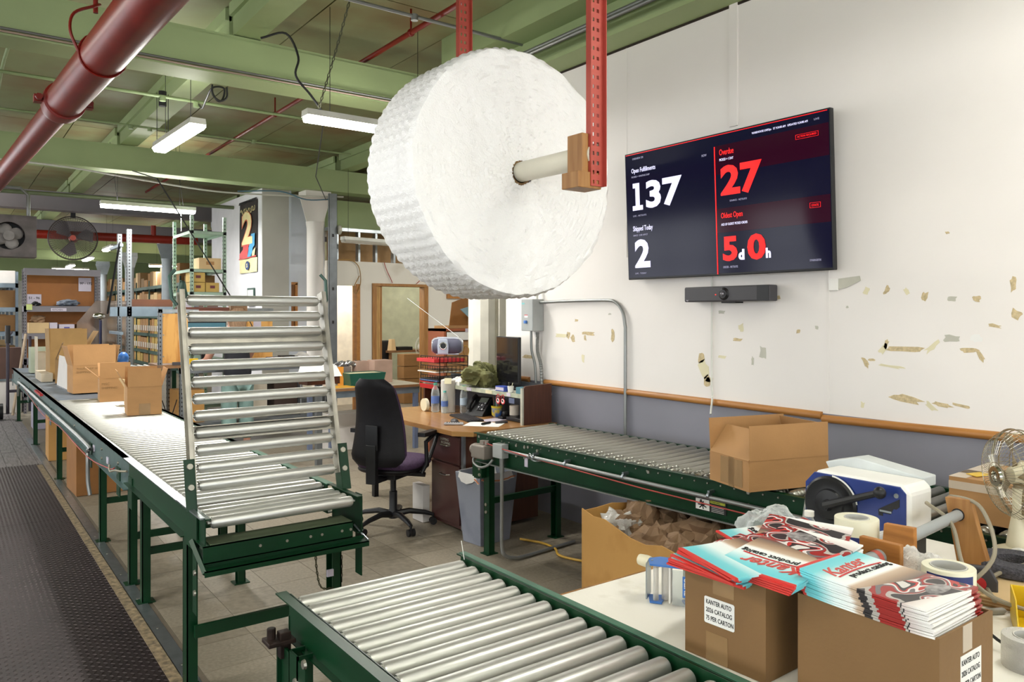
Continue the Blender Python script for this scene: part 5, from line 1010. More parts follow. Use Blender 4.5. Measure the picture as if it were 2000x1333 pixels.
B().add(*(lambda A_: ([(-.006, .262+.104*math.cos(a), .172+.104*math.sin(a)) for a in A_]+[(-.006, .262+.098*math.cos(a), .172+.098*math.sin(a)) for a in A_], [(i, i+1, len(A_)+i+1, len(A_)+i) for i in range(len(A_)-1)]))([R(95)+R(75)*k/16 for k in range(17)])).o('white_arc', WHITEP, wm)
B().tube([(-.035, .262, .172), (-.04, .16, .215), (-.045, .07, .252)], [.016, .012, .011], 8).cyl((-.03, .262, .172), (-.045, .262, .172), .018).o('crank_arm', BLACKP, tm, smooth=True); B().sph((-.05, .06, .256), .020, 16, 10).o('crank_knob', BLACKP, tm, smooth=True)
B().prism([(.02, .235), (.075, .20), (.09, .19), (.09, .17), (.075, .17), (.075, .18), (.05, .18), (.04, .20), (.03, .20), (.02, .21)], -.0015, 0, YZ).o('cut_out', INK, tm); B().box(-.004, 0, .045, .085, .184, .190).o('blade_tab', STEEL, tm)
for y, z in ((.345, .215), (.345, .13), (.03, .245), (.03, .12), (.19, .04)): B().cyl((0, y, z), (-.004, y, z), .008, n=10).o('screw', STEEL, tm)
B().tube(curve([(2.80, 1.24, .95), (2.66, 1.17, 1.0), (2.58, 1.05, 1.0), (2.45, .96, .90), (2.38, 1.02, .80), (2.5, 1.1, .78), (2.9, 1.0, .79)], 8), .006, 8).o('power_cord', CTAN, None, smooth=True); tag(bpy.data.objects['power_cord'], 'taupe power cord looping over the grey pipe', 'cable')
tag(B().tube(curve([(2.55, 1.2, .99), (2.5, 1.1, .95), (2.38, 1.0, .84), (2.35, .85, .80), (2.5, .6, .79), (2.3, .3, .79)], 8), .006, 8).o('power_cord', CTAN, None, smooth=True), 'second taupe cord trailing over the cardboard sheets', 'cable')
tag(B().tube(curve([(2.25, .95, .80), (2.1, .80, .785), (2.08, .6, .775), (1.98, .45, .77)], 8), .004, 8).o('power_cord', CBLK, None, smooth=True), 'thin black cord at the right edge of the table', 'cable')
# tape gun, foam, sheets, pen, yellow bin, blue dispenser
tg = thing('tape_gun', 'dark grey tape gun lying behind the lettered tape rolls', 'tape gun', (2.44, 1.0, TZ+.001), R(30)); B().prism([(-.05, 0), (.05, 0), (.055, .06), (.03, .10), (-.03, .10), (-.05, .06)], -.012, .012, YZ).o('gun_body', DGREYP, tg, bev=.006); B().cyl((-.013, 0, .05), (.013, 0, .05), .02).o('gun_core', REDP, tg)
for k in range(6): item('cardboard_sheet', 'flat kraft cardboard sheet in the pile under the fan', 'cardboard', B().box(-.17, .17, -.25, .25, 0, .004), CARDL if k % 2 else CARD, 'flat cardboard sheets under the desk fan', (2.60-.006*k, .86+.004*k, TZ+.001+k*.0052), smooth=False, rz=R(12-2*k))
item('foam_ring', 'charcoal foam ring lying on the cardboard sheets', 'foam', B().lathe([(.05, 0), (.11, 0), (.115, .01), (.115, .028), (.11, .035), (.05, .035), (.05, 0)], 36, None, False), FOAM, loc=(2.70, 1.0, TZ+.036))
mk = item('marker_pen', 'grey and white marker lying beside the yellow tray', 'marker', B().rod((-.065, 0, .009), (.065, 0, .009), [(.005, 0), (.009, .008), (.009, .12), (.007, .13)], 12), mat('grey_marker_barrel', 'A9A8A4', .4), loc=(2.33, .94, TZ), rz=R(150))
yb = thing('yellow_bin', 'yellow plastic parts bin at the right edge of the frame', 'bin', (2.31, .80, TZ), R(25))
B().prism([(-.10, 0), (.10, 0), (.10, .09), (-.04, .09), (-.10, .04)], -.055, -.051, Matrix(((1, 0, 0, 0), (0, 0, 1, 0), (0, 1, 0, 0), (0, 0, 0, 1)))).prism([(-.10, 0), (.10, 0), (.10, .09), (-.04, .09), (-.10, .04)], .051, .055, Matrix(((1, 0, 0, 0), (0, 0, 1, 0), (0, 1, 0, 0), (0, 0, 0, 1)))).box(-.1, .1, -.055, .055, 0, .004).box(.096, .10, -.055, .055, 0, .09).box(-.10, -.096, -.055, .055, 0, .04).o('bin_body', YELLOW, yb, bev=.0015)
item('paper_sheet', 'white paper lying between the near carton and the yellow bin', 'paper', B().box(-.1, .1, -.14, .14, 0, .001), PAPER, loc=(1.86, .60, TZ+.001), rz=R(15), smooth=False)
bd = thing('tape_dispenser', 'blue and clear tape dispenser standing on the white table', 'dispenser', (1.72, 1.50, TZ+.001), R(-58))
pl = [(-.10, .02), (-.085, -.035), (.04, -.035), (.075, -.01), (.09, .035), (.04, .045), (-.07, .045)]
B().prism(pl, .108, .113).o('top_plate', BLUE, bd, bev=.001); B().prism([(.02, -.035), (.07, -.01), (.075, .02), (.03, .035), (.0, .01)], 0, .006).prism([(-.10, .02), (-.085, -.035), (-.05, -.035), (-.05, .03)], 0, .006).o('base_plate', BLUE, bd, bev=.001)
B().box(-.10, -.096, -.02, .04, .004, .108).o('metal_side', STEEL, bd); B().cyl((-.045, 0, .006), (-.045, 0, .108), .012).cyl((-.07, -.02, .006), (-.07, -.02, .108), .008).o('roller_core', CLEARW, bd, smooth=True)
B().box(-.02, .075, -.040, -.038, .005, .105).o('clear_guard', CLEAR, bd); B().box(-.03, -.025, -.036, .0, .006, .108).o('metal_side', WHITEP, bd); B().box(.0, .09, .03, .035, .002, .107).o('rear_panel', CREAM, bd)
lb3 = B().box(.01, .035, -.0415, -.040, .03, .09).o('brand_label', BLUE, bd); text('ULINE', .018, PAPER, Matrix(((0, 1, 0, .015), (0, 0, -1, -.042), (-1, 0, 0, .086), (0, 0, 0, 1))), lb3, off=.0005)
for x, y in ((-.085, .0), (-.04, .03), (.03, -.02), (.06, .02)): B().cyl((x, y, .113), (x, y, .1145), .004, n=8).o('rivet', STEEL, bd)
B().rod((-.135, .04, .10), (-.09, .02, .10), [(.004, 0), (.016, .006), (.018, .03), (.016, .045)], 16).o('knob', CREAM, bd, smooth=True)
# desk fan
fn = thing('desk_fan', 'wire-caged desk fan at the right edge of the table', 'fan', (2.92, 1.07, TZ))
RF = .15; b = B()
for k in range(56):
    a = 2*PI*k/56; c, s = math.cos(a), math.sin(a)
    b.tube([(.035*c, .035*s, .078), (.08*c, .08*s, .078), (.13*c, .13*s, .062), (.158*c, .158*s, .03), (RF*c, RF*s, 0), (.155*c, .155*s, -.04), (.12*c, .12*s, -.065), (.05*c, .05*s, -.075)], .0010, 4)
b.o('wire_cage', WIRE, fn); b = B()
for r_, z in ((.05, .079), (.165, 0), (.168, .004), (.163, -.02), (.14, .056), (.09, -.072), (.145, -.05)): b.tube([(r_*math.cos(a), r_*math.sin(a), z) for a in [2*PI*q/48 for q in range(48)]], .0025 if r_ > .16 else .0014, 6, None, True)
b.o('cage_rings', WIRE, fn, smooth=True)
B().lathe([(.0001, .076), (.018, .078), (.02, .086), (.036, .086), (.04, .076), (.036, .072)], 32).o('hub_badge', CHROME, fn, smooth=True)
bm_ = mat('smoky_fan_blade', '8C7B5C', .35)
for k in range(4):
    b = B(); vs = []; 
    for i in range(7):
        for j in range(5):
            r_ = .03+.115*i/6; a = PI/2*k+(-.15+.85*j/4)*(.7+.3*i/6); vs.append((r_*math.cos(a), r_*math.sin(a), .02-.03*j/4))
    b.add(vs, [(i*5+j, i*5+j+1, i*5+j+6, i*5+j+5) for i in range(6) for j in range(4)]); bo = b.o('fan_blade', bm_, fn, smooth=True); so = bo.modifiers.new('s', 'SOLIDIFY'); so.thickness = .002
B().lathe([(.0001, .03), (.03, .028), (.032, 0), (.05, -.02), (.05, -.11), (.03, -.13), (.0001, -.13)], 24).o('motor', CREAM, fn, smooth=True)
HMX = Matrix.Translation((0, 0, .295)) @ Matrix.Rotation(R(-40), 4, 'Z') @ Matrix.Rotation(R(-94), 4, 'Y') @ Matrix.Scale(.92, 4)
for c_ in fn.children: c_.matrix_local = HMX
fs = fn
B().lathe([(.095, 0), (.098, .015), (.08, .04), (.04, .055), (.035, .09), (.02, .17), (.02, .25)], 28, Matrix.Diagonal((1.1, .9, 1, 1))).o('base_shell', CREAM, fs, smooth=True)
B().lathe([(.026, 0), (.026, .012), (.02, .016), (.012, .016), (.010, .01)], 20, T(-.08, -.03, .045, 0, 0, R(-20))).o('knob', WHITEP, fs, smooth=True); B().lathe([(.036, 0), (.034, .006), (.0001, .007)], 20, T(-.08, -.03, .040, 0, 0, R(-20))).o('knob_plate', BENCHW, fs, smooth=True)
B().tube([(.0, 0, .22), (.04, -.04, .27), (.03, -.02, .30)], .012).o('neck', CREAM, fs, smooth=True)
tag(B().tube(curve([(2.70, .98, .79), (2.62, .93, .83), (2.66, .84, .83), (2.76, .80, .81), (2.74, .9, .84), (2.64, .98, .82), (2.5, 1.0, .80), (2.35, .92, .80)], 8), .006, 8).o('power_cord', CTAN, smooth=True), 'taupe fan cord coiled around the cream base', 'cable')

# ------------------------------------------------------------ bench, worker, work table
bn = thing('work_bench', 'wooden-topped steel workbench where the person stands', 'bench', (0, 0, 0))
B().box(2.0, 4.05, 9.42, 10.15, .97, 1.0).o('bench_top', BENCHW, bn)
def angle_post(x, y, z0, z1, m, parent, name='post', holes=True, w=.045, pitch=.05, face=None):
    b = B().box(x, x+w, y, y+.003, z0, z1).box(x, x+.003, y, y+w, z0, z1); o_ = b.o(name, m, parent)
    if holes:
        h = B()
        for k in range(int((z1-z0)/pitch)): h.box(x+w*.35, x+w*.65, y-.0015, y, z0+k*pitch+.01, z0+k*pitch+.028).box(x-.0015, x, y+w*.35, y+w*.65, z0+k*pitch+.01, z0+k*pitch+.028)
        h.o('post_holes', INK, o_, kind='stuff')
    return o_
for x in (2.20, 4.0):
    for y in (9.45, 10.08): angle_post(x, y, 0, .97, DSTEEL, bn, 'leg', True)
B().box(2.2, 4.04, 9.45, 9.49, .90, .97).o('apron', DSTEEL, bn); B().box(2.2, 4.04, 9.45, 10.1, .28, .31).o('lower_shelf', DSTEEL, bn)
B().tube([(2.02, 9.5, .6), (2.18, 9.5, .08)], .006, 4).tube([(2.18, 9.5, .6), (2.02, 9.5, .08)], .006, 4).o('cross_brace', BLACKM, bn)
carton('carton', 'brown carton beneath the left end of the workbench', (2.35, 9.75, .312), 0, .3, .4, .38, closed=True, m=CARDO)
carton('carton', 'cream panel carton standing under the workbench behind the worker', (3.05, 9.72, .312), 0, .42, .3, .5, closed=True, m=mat('cream_panel_card', 'CFC4B2', .7))
carton('carton', 'dark carton under the right part of the workbench', (3.5, 9.72, .312), 0, .3, .3, .42, closed=True, m=mat('dark_brown_card', '3A2A22', .7))
tb = thing('paper_sorter', 'grey sorter shelf with papers under the right end of the workbench', 'shelf', (3.66, 9.5, .312)); B().box(0, .34, 0, .4, 0, .006).box(0, .34, 0, .4, .2, .206).box(0, .005, 0, .4, 0, .42).box(.17, .175, 0, .4, 0, .42).box(.335, .34, 0, .4, 0, .42).o('sorter_frame', DSTEEL, tb)
for k in range(4): item('paper_stack', 'stack of papers in the grey sorter under the workbench', 'paper', B().box(-.07, .07, -.15, .15, 0, .03), SCARY, 'papers in the grey sorter', (3.75+.17*(k % 2), 9.7, .319+.206*(k//2)), smooth=False)
# people
def body_mesh(name, verts, edges, radii, m, parent=None, sub=2, loc=(0, 0, 0)):
    me = bpy.data.meshes.new(name); me.from_pydata(verts, edges, []); o_ = bpy.data.objects.new(name, me); COL.objects.link(o_)
    s = o_.modifiers.new('s', 'SKIN'); 
    sv = me.skin_vertices[0].data if me.skin_vertices else None
    if sv is None:
        import bmesh
        bm = bmesh.new(); bm.from_mesh(me); bm.verts.layers.skin.verify(); bm.to_mesh(me); bm.free(); sv = me.skin_vertices[0].data
    for i, r_ in enumerate(radii): sv[i].radius = r_ if isinstance(r_, tuple) else (r_, r_)
    sv[0].use_root = True
    s.use_smooth_shade = True; q = o_.modifiers.new('u', 'SUBSURF'); q.levels = q.render_levels = sub
    dg = bpy.context.evaluated_depsgraph_get(); nm = bpy.data.meshes.new_from_object(o_.evaluated_get(dg)); o_.modifiers.clear(); o_.data = nm; nm.name = name
    nm.materials.clear(); nm.materials.append(m); nm.polygons.foreach_set('use_smooth', [True]*len(nm.polygons))
    if parent: o_.parent = parent
    o_.location = loc; return o_
SKIN = mat('light_skin', 'C79480', .5, var=.04)
pe = thing('person', 'person with long light brown hair, black t-shirt and pale teal trousers at the bench', 'person', (2.76, 9.12, 0), R(12))
V = [(0,0,.93),(0,.01,1.08),(0,.03,1.25),(0,.05,1.38),(0,.07,1.45),(0,.10,1.53),(0,.11,1.60),
     (-.17,.05,1.36),(-.25,.10,1.20),(-.27,.22,1.05),(-.24,.42,1.03),(-.22,.50,1.025),
     (.17,.05,1.36),(.25,.10,1.20),(.26,.22,1.06),(.22,.42,1.03),(.20,.50,1.025),
     (-.09,0,.88),(-.10,.01,.50),(-.11,-.02,.10),(-.11,.09,.03),(-.11,.17,.025),(.09,0,.88),(.10,.01,.50),(.11,-.02,.10),(.11,.09,.03),(.11,.17,.025)]
Ed = [(0,1),(1,2),(2,3),(3,4),(4,5),(5,6),(3,7),(7,8),(8,9),(9,10),(10,11),(3,12),(12,13),(13,14),(14,15),(15,16),(0,17),(17,18),(18,19),(19,20),(20,21),(0,22),(22,23),(23,24),(24,25),(25,26)]
Rd = [(.15,.10),(.125,.09),(.14,.10),(.12,.08),.055,.075,.085,.06,.05,.042,.028,.033,.06,.05,.042,.028,.033,.09,.065,.042,.036,.03,.09,.065,.042,.036,.03]
for sx_, wi in ((-1, 11), (1, 16)):
    bx0 = V[wi]
    for f_, (dx, l1_, l2_) in enumerate([(-.028, .035, .028), (-.010, .042, .032), (.009, .04, .03), (.027, .032, .022)]):
        a = len(V); V += [(bx0[0]+dx, bx0[1]+.03+l1_*.5, bx0[2]+.002), (bx0[0]+dx*1.15, bx0[1]+.03+l1_+l2_*.5, bx0[2]-.004)]; Ed += [(wi, a), (a, a+1)]; Rd += [.009, .008]
    a = len(V); V += [(bx0[0]-sx_*.04, bx0[1]+.0, bx0[2]), (bx0[0]-sx_*.058, bx0[1]+.03, bx0[2]-.003)]; Ed += [(wi-1, a), (a, a+1)]; Rd += [.011, .009]
body_mesh('body', V, Ed, Rd, SKIN, pe)
body_mesh('t_shirt', [(0,0,.80),(0,.0,.95),(0,.01,1.10),(0,.03,1.25),(0,.05,1.39),(-.18,.05,1.37),(-.265,.10,1.22),(.18,.05,1.37),(.265,.10,1.22)], [(0,1),(1,2),(2,3),(3,4),(4,5),(5,6),(4,7),(7,8)], [(.18,.125),(.18,.125),(.16,.12),(.17,.125),(.12,.09),.08,.072,.08,.072], mat('black_cotton', '191A22', .85, bump=.2, bs=30), pe)
body_mesh('trousers', [(0,0,.86),(-.095,0,.80),(-.105,.01,.50),(-.115,-.01,.12),(.095,0,.80),(.105,.01,.50),(.115,-.01,.12)], [(0,1),(1,2),(2,3),(0,4),(4,5),(5,6)], [(.15,.11),.108,.095,.085,.108,.095,.085], mat('pale_teal_cotton', '7F9C98', .85, var=.15, vs=9, bump=.3, bs=18), pe)
body_mesh('hair', [(0,.07,1.60),(0,.05,1.68),(0,.02,1.60),(0,-.01,1.48),(0,-.05,1.36),(-.05,-.03,1.40),(.05,-.03,1.40)], [(0,1),(0,2),(2,3),(3,4),(3,5),(3,6)], [(.105,.10),(.08,.08),(.11,.06),(.115,.045),(.08,.03),(.06,.03),(.06,.03)], mat('light_brown_hair', '9A7A5C', .6, c2='6F543C', m2=.5, vs=12, stretch=(8, 8, .6), sharp=.3, bump=.5, bs=40), pe)
for s in (-1, 1): B().sph((s*.032, .19, 1.60), .011, 10, 6).o('eye', WHITEP, pe, smooth=True); B().sph((s*.085, .10, 1.595), .02, 10, 6, (.4, .8, 1.3)).o('ear', SKIN, pe, smooth=True)
B().sph((0, .195, 1.575), .014, 10, 6, (.8, 1, 1.3)).o('nose', SKIN, pe, smooth=True); B().sph((0, .18, 1.535), .02, 10, 6, (1.3, .5, .35)).o('mouth', mat('lips', 'A8605A', .5), pe, smooth=True)
for s in (-1, 1): B().sph((s*.11, .07, .03), .05, 14, 8, (.9, 2.3, .75)).o('shoe', BLACKP, pe, smooth=True)
# on the bench
m2 = thing('monitor', 'computer monitor with white screen before the standing person', 'monitor', (2.60, 9.95, 1.0)); B().box(-.27, .27, 0, .03, .16, .50).box(-.03, .03, .0, .04, 0, .2).box(-.12, .12, -.08, .1, 0, .012).o('housing', BLACKP, m2, bev=.004)
B().box(-.26, .26, -.003, 0, .175, .43).o('screen', mat('white_lit_screen', 'E8ECF0', .3, var=0, emit='EEF2F6', es=1.0), m2); B().box(-.26, .26, -.003, 0, .43, .485).o('screen_bar', mat('teal_lit_screen', '3E6470', .3, var=0, emit='3E6470', es=.5), m2)
ply = thing('bench_divider', 'bright plywood panel in a slotted steel frame at the bench end', 'panel', (0, 0, 0)); B().box(2.03, 2.33, 9.62, 9.64, 1.02, 1.60).o('plywood_panel', PLYW, ply); angle_post(2.0, 9.60, 1.0, 1.66, DSTEEL, ply); B().box(2.0, 2.45, 9.60, 9.604, 1.61, 1.65).o('top_rail', STEEL, ply)
for z in (1.10, 1.35, 1.57): B().cyl((2.06, 9.62, z), (2.06, 9.612, z), .008, n=8).o('bolt', BOLT, ply)
wbx = thing('wooden_box', 'pale plywood box with metal clasps right of the person', 'box', (3.30, 9.95, 1.0)); B().box(-.16, .16, 0, .25, 0, .63).o('box_body', PLYW, wbx); B().box(-.17, .17, -.004, 0, .63, .67).box(-.165, -.155, -.006, .0, .55, .67).box(.15, .16, -.006, 0, .55, .67).o('clasp', STEEL, wbx); B().box(-.09, .01, -.004, 0, .30, .52).o('paper_label', PAPERP, wbx); B().tube(curve([(-.14, -.02, .5), (-.11, -.03, .42), (-.1, -.02, .3)], 5), .006).o('cable', CBLK, wbx)
B().box(2.3, 3.1, 10.06, 10.12, 1.62, 1.68).box(2.3, 2.34, 10.06, 10.12, 1.0, 1.62).box(3.06, 3.1, 10.06, 10.12, 1.0, 1.62).o('bench_frame', mat('dark_red_brown_wood', '6A3A2A', .5), bn); B().box(2.34, 3.06, 10.10, 10.11, 1.45, 1.62).o('grey_back_board', WGREY, bn)
def sb_(name, label, cat, x, y, z, w, d, h, m, rz=0): return item(name, label, cat, B().box(-w/2, w/2, -d/2, d/2, 0, h), m, loc=(x, y, z), smooth=False, bev=.002, rz=rz)
sb_('tape_gun', 'yellow and black tape gun at the left end of the workbench', 'tape gun', 2.33, 9.52, 1.001, .16, .08, .07, YELLOW, .3); sb_('stapler', 'dark stapler lying on the left end of the workbench', 'stapler', 2.2, 9.5, 1.001, .14, .05, .035, DGREYP, -.2)
sb_('note_pad', 'cream note pad on the bench right of the person', 'pad', 3.15, 9.5, 1.001, .14, .1, .05, SCARY); sb_('supply_box', 'navy box with white dots on the bench', 'box', 3.32, 9.55, 1.001, .14, .1, .055, mat('navy_box_card', '22264E', .5)); sb_('supply_box', 'dark box with yellow stripe at the right of the bench', 'box', 3.50, 9.56, 1.001, .18, .12, .07, mat('dark_box_card', '33322E', .5)); sb_('supply_box', 'yellow strip box standing before the dark box', 'box', 3.48, 9.46, 1.001, .07, .03, .05, YELLOW)
tag(crumple(.1, 44, CLEARW, .5, 'plastic_bag', None, (3.72, 9.6, 1.05), .3, 14), 'clear bag of brown parts at the right end of the bench', 'plastic')
# work table with bins
w2 = thing('work_table', 'work table with blue-grey steel legs behind the swivel chair', 'table', (0, 0, 0))
B().box(3.40, 4.60, 8.0, 8.75, .735, .765).o('tabletop', mat('grey_tan_table_top', 'B5AD9A', .55), w2); B().box(3.40, 4.60, 7.99, 8.0, .735, .765).o('edge_band', BENCHW, w2); B().box(3.44, 4.56, 8.02, 8.05, .66, .735).o('apron', BSTEEL, w2)
for x in (3.46, 4.52):
    for y in (8.05, 8.68): B().box(x-.025, x+.025, y-.025, y+.025, 0, .735).o('leg', mat('blue_grey_leg_paint', '6E7A96', .45), w2)
B().box(4.1, 4.56, 8.05, 8.7, .40, .43).o('lower_shelf', MATS['blue_grey_leg_paint'], w2)
gb = thing('storage_bin', 'green plastic bin with cream contents on the work table', 'bin', (3.93, 8.25, .766)); taper(.20, .13, .23, .15, 0, .15).o('bin_body', TEAL, gb, bev=.004); B().box(-.215, .215, -.14, .14, .12, .142).o('cream_contents', mat('cream_packing_fill', 'CFC7A4', .7, bump=.5, bs=30), gb)
sb_('carton', 'dusty pink upright carton right of the green bin', 'box', 4.28, 8.5, .766, .24, .2, .27, PINKB); sb_('carton', 'second pink carton behind the green bin', 'box', 4.08, 8.62, .766, .16, .14, .26, PINKB); sb_('carton', 'grey carton holding crumpled foil behind the green bin', 'box', 3.82, 8.62, .766, .22, .14, .2, mat('mixed_grey_card', '8A7F78', .7))
for k in range(7): tag(crumple(.045, 60+k, mat('crumpled_foil', 'B9B9BC', .25, .9), .7, 'crumpled_foil', None, (3.75+k*.06, 8.62, .99+.01*(k % 2)), .5, 10), 'crumpled silver foil wad in the grey carton on the work table', 'foil', 'crumpled foil on the work table')
sb_('yellow_folder', 'orange yellow folder lying left on the work table', 'folder', 3.60, 8.15, .766, .30, .22, .01, mat('orange_yellow_paper', 'E0A83C', .5)); sb_('orange_card', 'orange card standing left of the green bin', 'card', 3.68, 8.30, .766, .07, .01, .22, mat('bright_orange_card', 'F0A03C', .5)); sb_('carton', 'pale pink carton at the left end of the work table', 'box', 3.50, 8.36, .766, .22, .15, .24, mat('pale_pink_card', 'D0C2BA', .6))
ls = thing('paper_tray', 'white sloping paper tray with dark inside beside the gate', 'tray', (3.08, 7.4, .94), R(5))  # open white paper tray on a post, no lamp in it
B().add([(-.16, 0, .13), (.16, 0, .13), (.20, -.05, .02), (-.20, -.05, .02), (-.16, .16, .13), (.16, .16, .13), (.20, .16, .0), (-.20, .16, .0)], [(0, 3, 2, 1), (0, 1, 5, 4), (1, 2, 6, 5), (0, 4, 7, 3), (4, 5, 6, 7)]).o('tray_shell', WHITEP, ls); B().box(-.18, .18, -.04, .15, -.055, .018).o('tray_inside', mat('dark_amber_plastic', '4A2410', .4, var=.4, vs=9), ls); B().box(-.03, .03, .05, .1, -.94, -.055).o('stand_post', DSTEEL, ls)
# back room furniture
rmc = thing('office_chair', 'black chair back seen through the wooden doorway', 'chair', (6.28, 12.45, 0)); B().box(-.18, .18, -.03, .03, .6, 1.12).box(-.2, .2, -.1, .3, .44, .5).cyl((0, .1, 0), (0, .1, .44), .03).o('chair_body', BLACKP, rmc, bev=.03)
lampobj((5.6, 12.0, 2.35), R(90), 'lit shop light inside the bright side room, out of view', .5, w=LAMP*.45, cords=False)
rmt = thing('side_table', 'brown table with boxes beyond the wooden doorway', 'table', (6.62, 12.5, 0)); B().box(-.25, .5, -.2, .3, .9, .94).box(-.22, -.18, -.18, -.14, 0, .9).box(.42, .46, -.18, -.14, 0, .9).o('table_frame', BENCHW, rmt)
item('lamp_stand', 'tan folded paper shade on the table beyond the doorway', 'shade', B().lathe([(.09, 0), (.06, .2)], 6), CARDL, loc=(6.48, 12.4, .94), smooth=False); sb_('box', 'dark flat case on the table beyond the doorway', 'case', 6.7, 12.4, .94, .3, .2, .06, BLACKM)
for k in range(4): sb_('carton', 'tan carton in the stack beyond the doorway', 'box', 6.72, 12.2, .005+.22*k, .34, .25, .21, CARD).__setitem__('group', 'cartons beyond the wooden doorway')
rf = thing('pedestal_fan', 'white round fan beyond the wooden doorway', 'fan', (7.0, 12.2, 1.0)); rf.rotation_euler = (R(90), 0, R(20)); b = B()
for r_ in (.06, .12, .18, .2): b.tube([(r_*math.cos(a), r_*math.sin(a), 0) for a in [2*PI*q/30 for q in range(30)]], .004, 5, None, True)
for k in range(24): b.tube([(.03*math.cos(k*PI/12), .03*math.sin(k*PI/12), .02), (.2*math.cos(k*PI/12), .2*math.sin(k*PI/12), 0)], .0015, 3)
b.o('cage', WHITEP, rf); B().lathe([(.001, .03), (.04, .03), (.045, -.08), (.001, -.08)], 14).o('motor', WHITEP, rf); B().cyl((0, 0, -.05), (0, -1.0, -.05), .015).o('pole', WHITEP, rf)
# bookshelf beside the column
bsf = thing('bookshelf', 'red-brown bookshelf between the doorway and white column', 'shelf', (0, 0, 0)); RB = mat('red_brown_laminate', '9A5638', .5)
B().box(4.52, 4.55, 7.4, 7.75, 0, 1.43).o('side_panel', RB, bsf); B().box(5.25, 5.28, 7.4, 7.75, 0, 1.43).o('side_panel', RB, bsf); B().box(4.52, 5.28, 7.4, 7.75, 1.40, 1.43).o('shelf_board', RB, bsf); B().box(4.55, 5.25, 7.4, 7.75, .78, .81).o('shelf_board', RB, bsf); B().box(4.55, 5.25, 7.73, 7.75, 0, 1.4).o('back_panel', CARDD, bsf)
B().box(4.56, 4.86, 7.39, 7.40, 1.30, 1.39).o('paper_banner', PAPER, bsf); B().box(4.80, 4.85, 7.385, 7.39, 1.39, 1.43).o('paper_label', PAPERP, bsf)
sb_('carton', 'brown carton on the upper shelf of the bookshelf', 'box', 4.72, 7.55, .811, .3, .28, .48, CARD); sb_('carton', 'dark carton beside the brown one in the bookshelf', 'box', 5.05, 7.55, .811, .3, .28, .40, CARDD)
item('cardboard_piece', 'brown folded cardboard leaning on top of the bookshelf', 'cardboard', B().prism([(-.2, 0), (.3, 0), (.35, .35), (.25, .42), (-.12, .30)], 0, .01, Matrix(((1, 0, 0, 0), (0, .2, .98, 0), (0, 1, -.2, 0), (0, 0, 0, 1)))), mat('chestnut_cardboard', '8F5E2C', .7), loc=(4.90, 7.58, 1.432), smooth=False)
item('blue_board', 'dusty blue triangular board on top of the bookshelf', 'board', B().prism([(-.15, .22), (.25, .32), (.3, .0), (.1, -.0)], 0, .01, Matrix(((1, 0, 0, 0), (0, .2, .98, 0), (0, 1, -.2, 0), (0, 0, 0, 1)))), mat('dusty_blue_board', '7F9CA6', .6), loc=(4.95, 7.45, 1.432), smooth=False)
item('flat_cardboard', 'flat cardboard piece lying on the left of the bookshelf top', 'cardboard', B().box(-.2, .2, -.12, .12, 0, .03), CARD, loc=(4.75, 7.55, 1.432), smooth=False, rz=.2)
cr = thing('coat_rack', 'wooden peg rail on the back wall above the bookshelf', 'rack', (6.95, 11.26, 1.86)); B().box(0, .75, 0, .04, 0, .11).o('rail_board', RAILW, cr)
for k in range(4): B().cyl((.12+.17*k, 0, .06), (.12+.17*k, -.06, .07), .015, n=8).o('peg', CARDE, cr)
tag(B().tube(curve([(5.75, 11.27, 2.43), (5.80, 11.27, 2.3), (5.88, 11.27, 2.15), (5.9, 11.27, 2.1)], 6), .006, 5).o('wire', CRED), 'thin red wire running down to the wooden doorway, left', 'cable')
tag(B().tube(curve([(6.35, 11.27, 2.1), (6.45, 11.27, 2.18), (6.6, 11.27, 2.28), (6.62, 11.27, 2.40)], 6), .006, 5).o('wire', CRED), 'thin red wire above the right corner of the wooden doorway', 'cable')
tag(B().tube(curve([(4.95, 11.27, 2.44), (5.15, 11.27, 2.45), (5.3, 11.27, 2.35), (5.33, 11.26, 2.1), (5.25, 11.24, 1.92), (5.2, 11.24, 2.0), (5.3, 11.24, 2.2)], 6), .008, 5).o('wire', mat('yellow_brown_wire', '9C7A44', .5)), 'bundle of yellow-brown wires looping by the lit doorway', 'cable')
ch2 = thing('steel_channel', 'tall slotted grey steel channel standing beside the round column', 'post', (4.63, 10.85, 0)); B().box(0, .125, 0, .004, .95, 3.4).box(0, .004, 0, .05, .95, 3.4).box(.121, .125, 0, .05, .95, 3.4).o('channel', DSTEEL, ch2)
for z in (1.45, 1.95, 2.75): B().box(.045, .075, -.003, 0, z, z+.045).o('slot_hole', INK, ch2)
B().cyl((.14, -.01, 2.86), (.17, -.01, 2.86), .07, n=20).o('bell', SCARG, ch2, smooth=True); B().box(0, .125, .0, .05, 0, .95).o('channel_foot', DSTEEL, ch2)

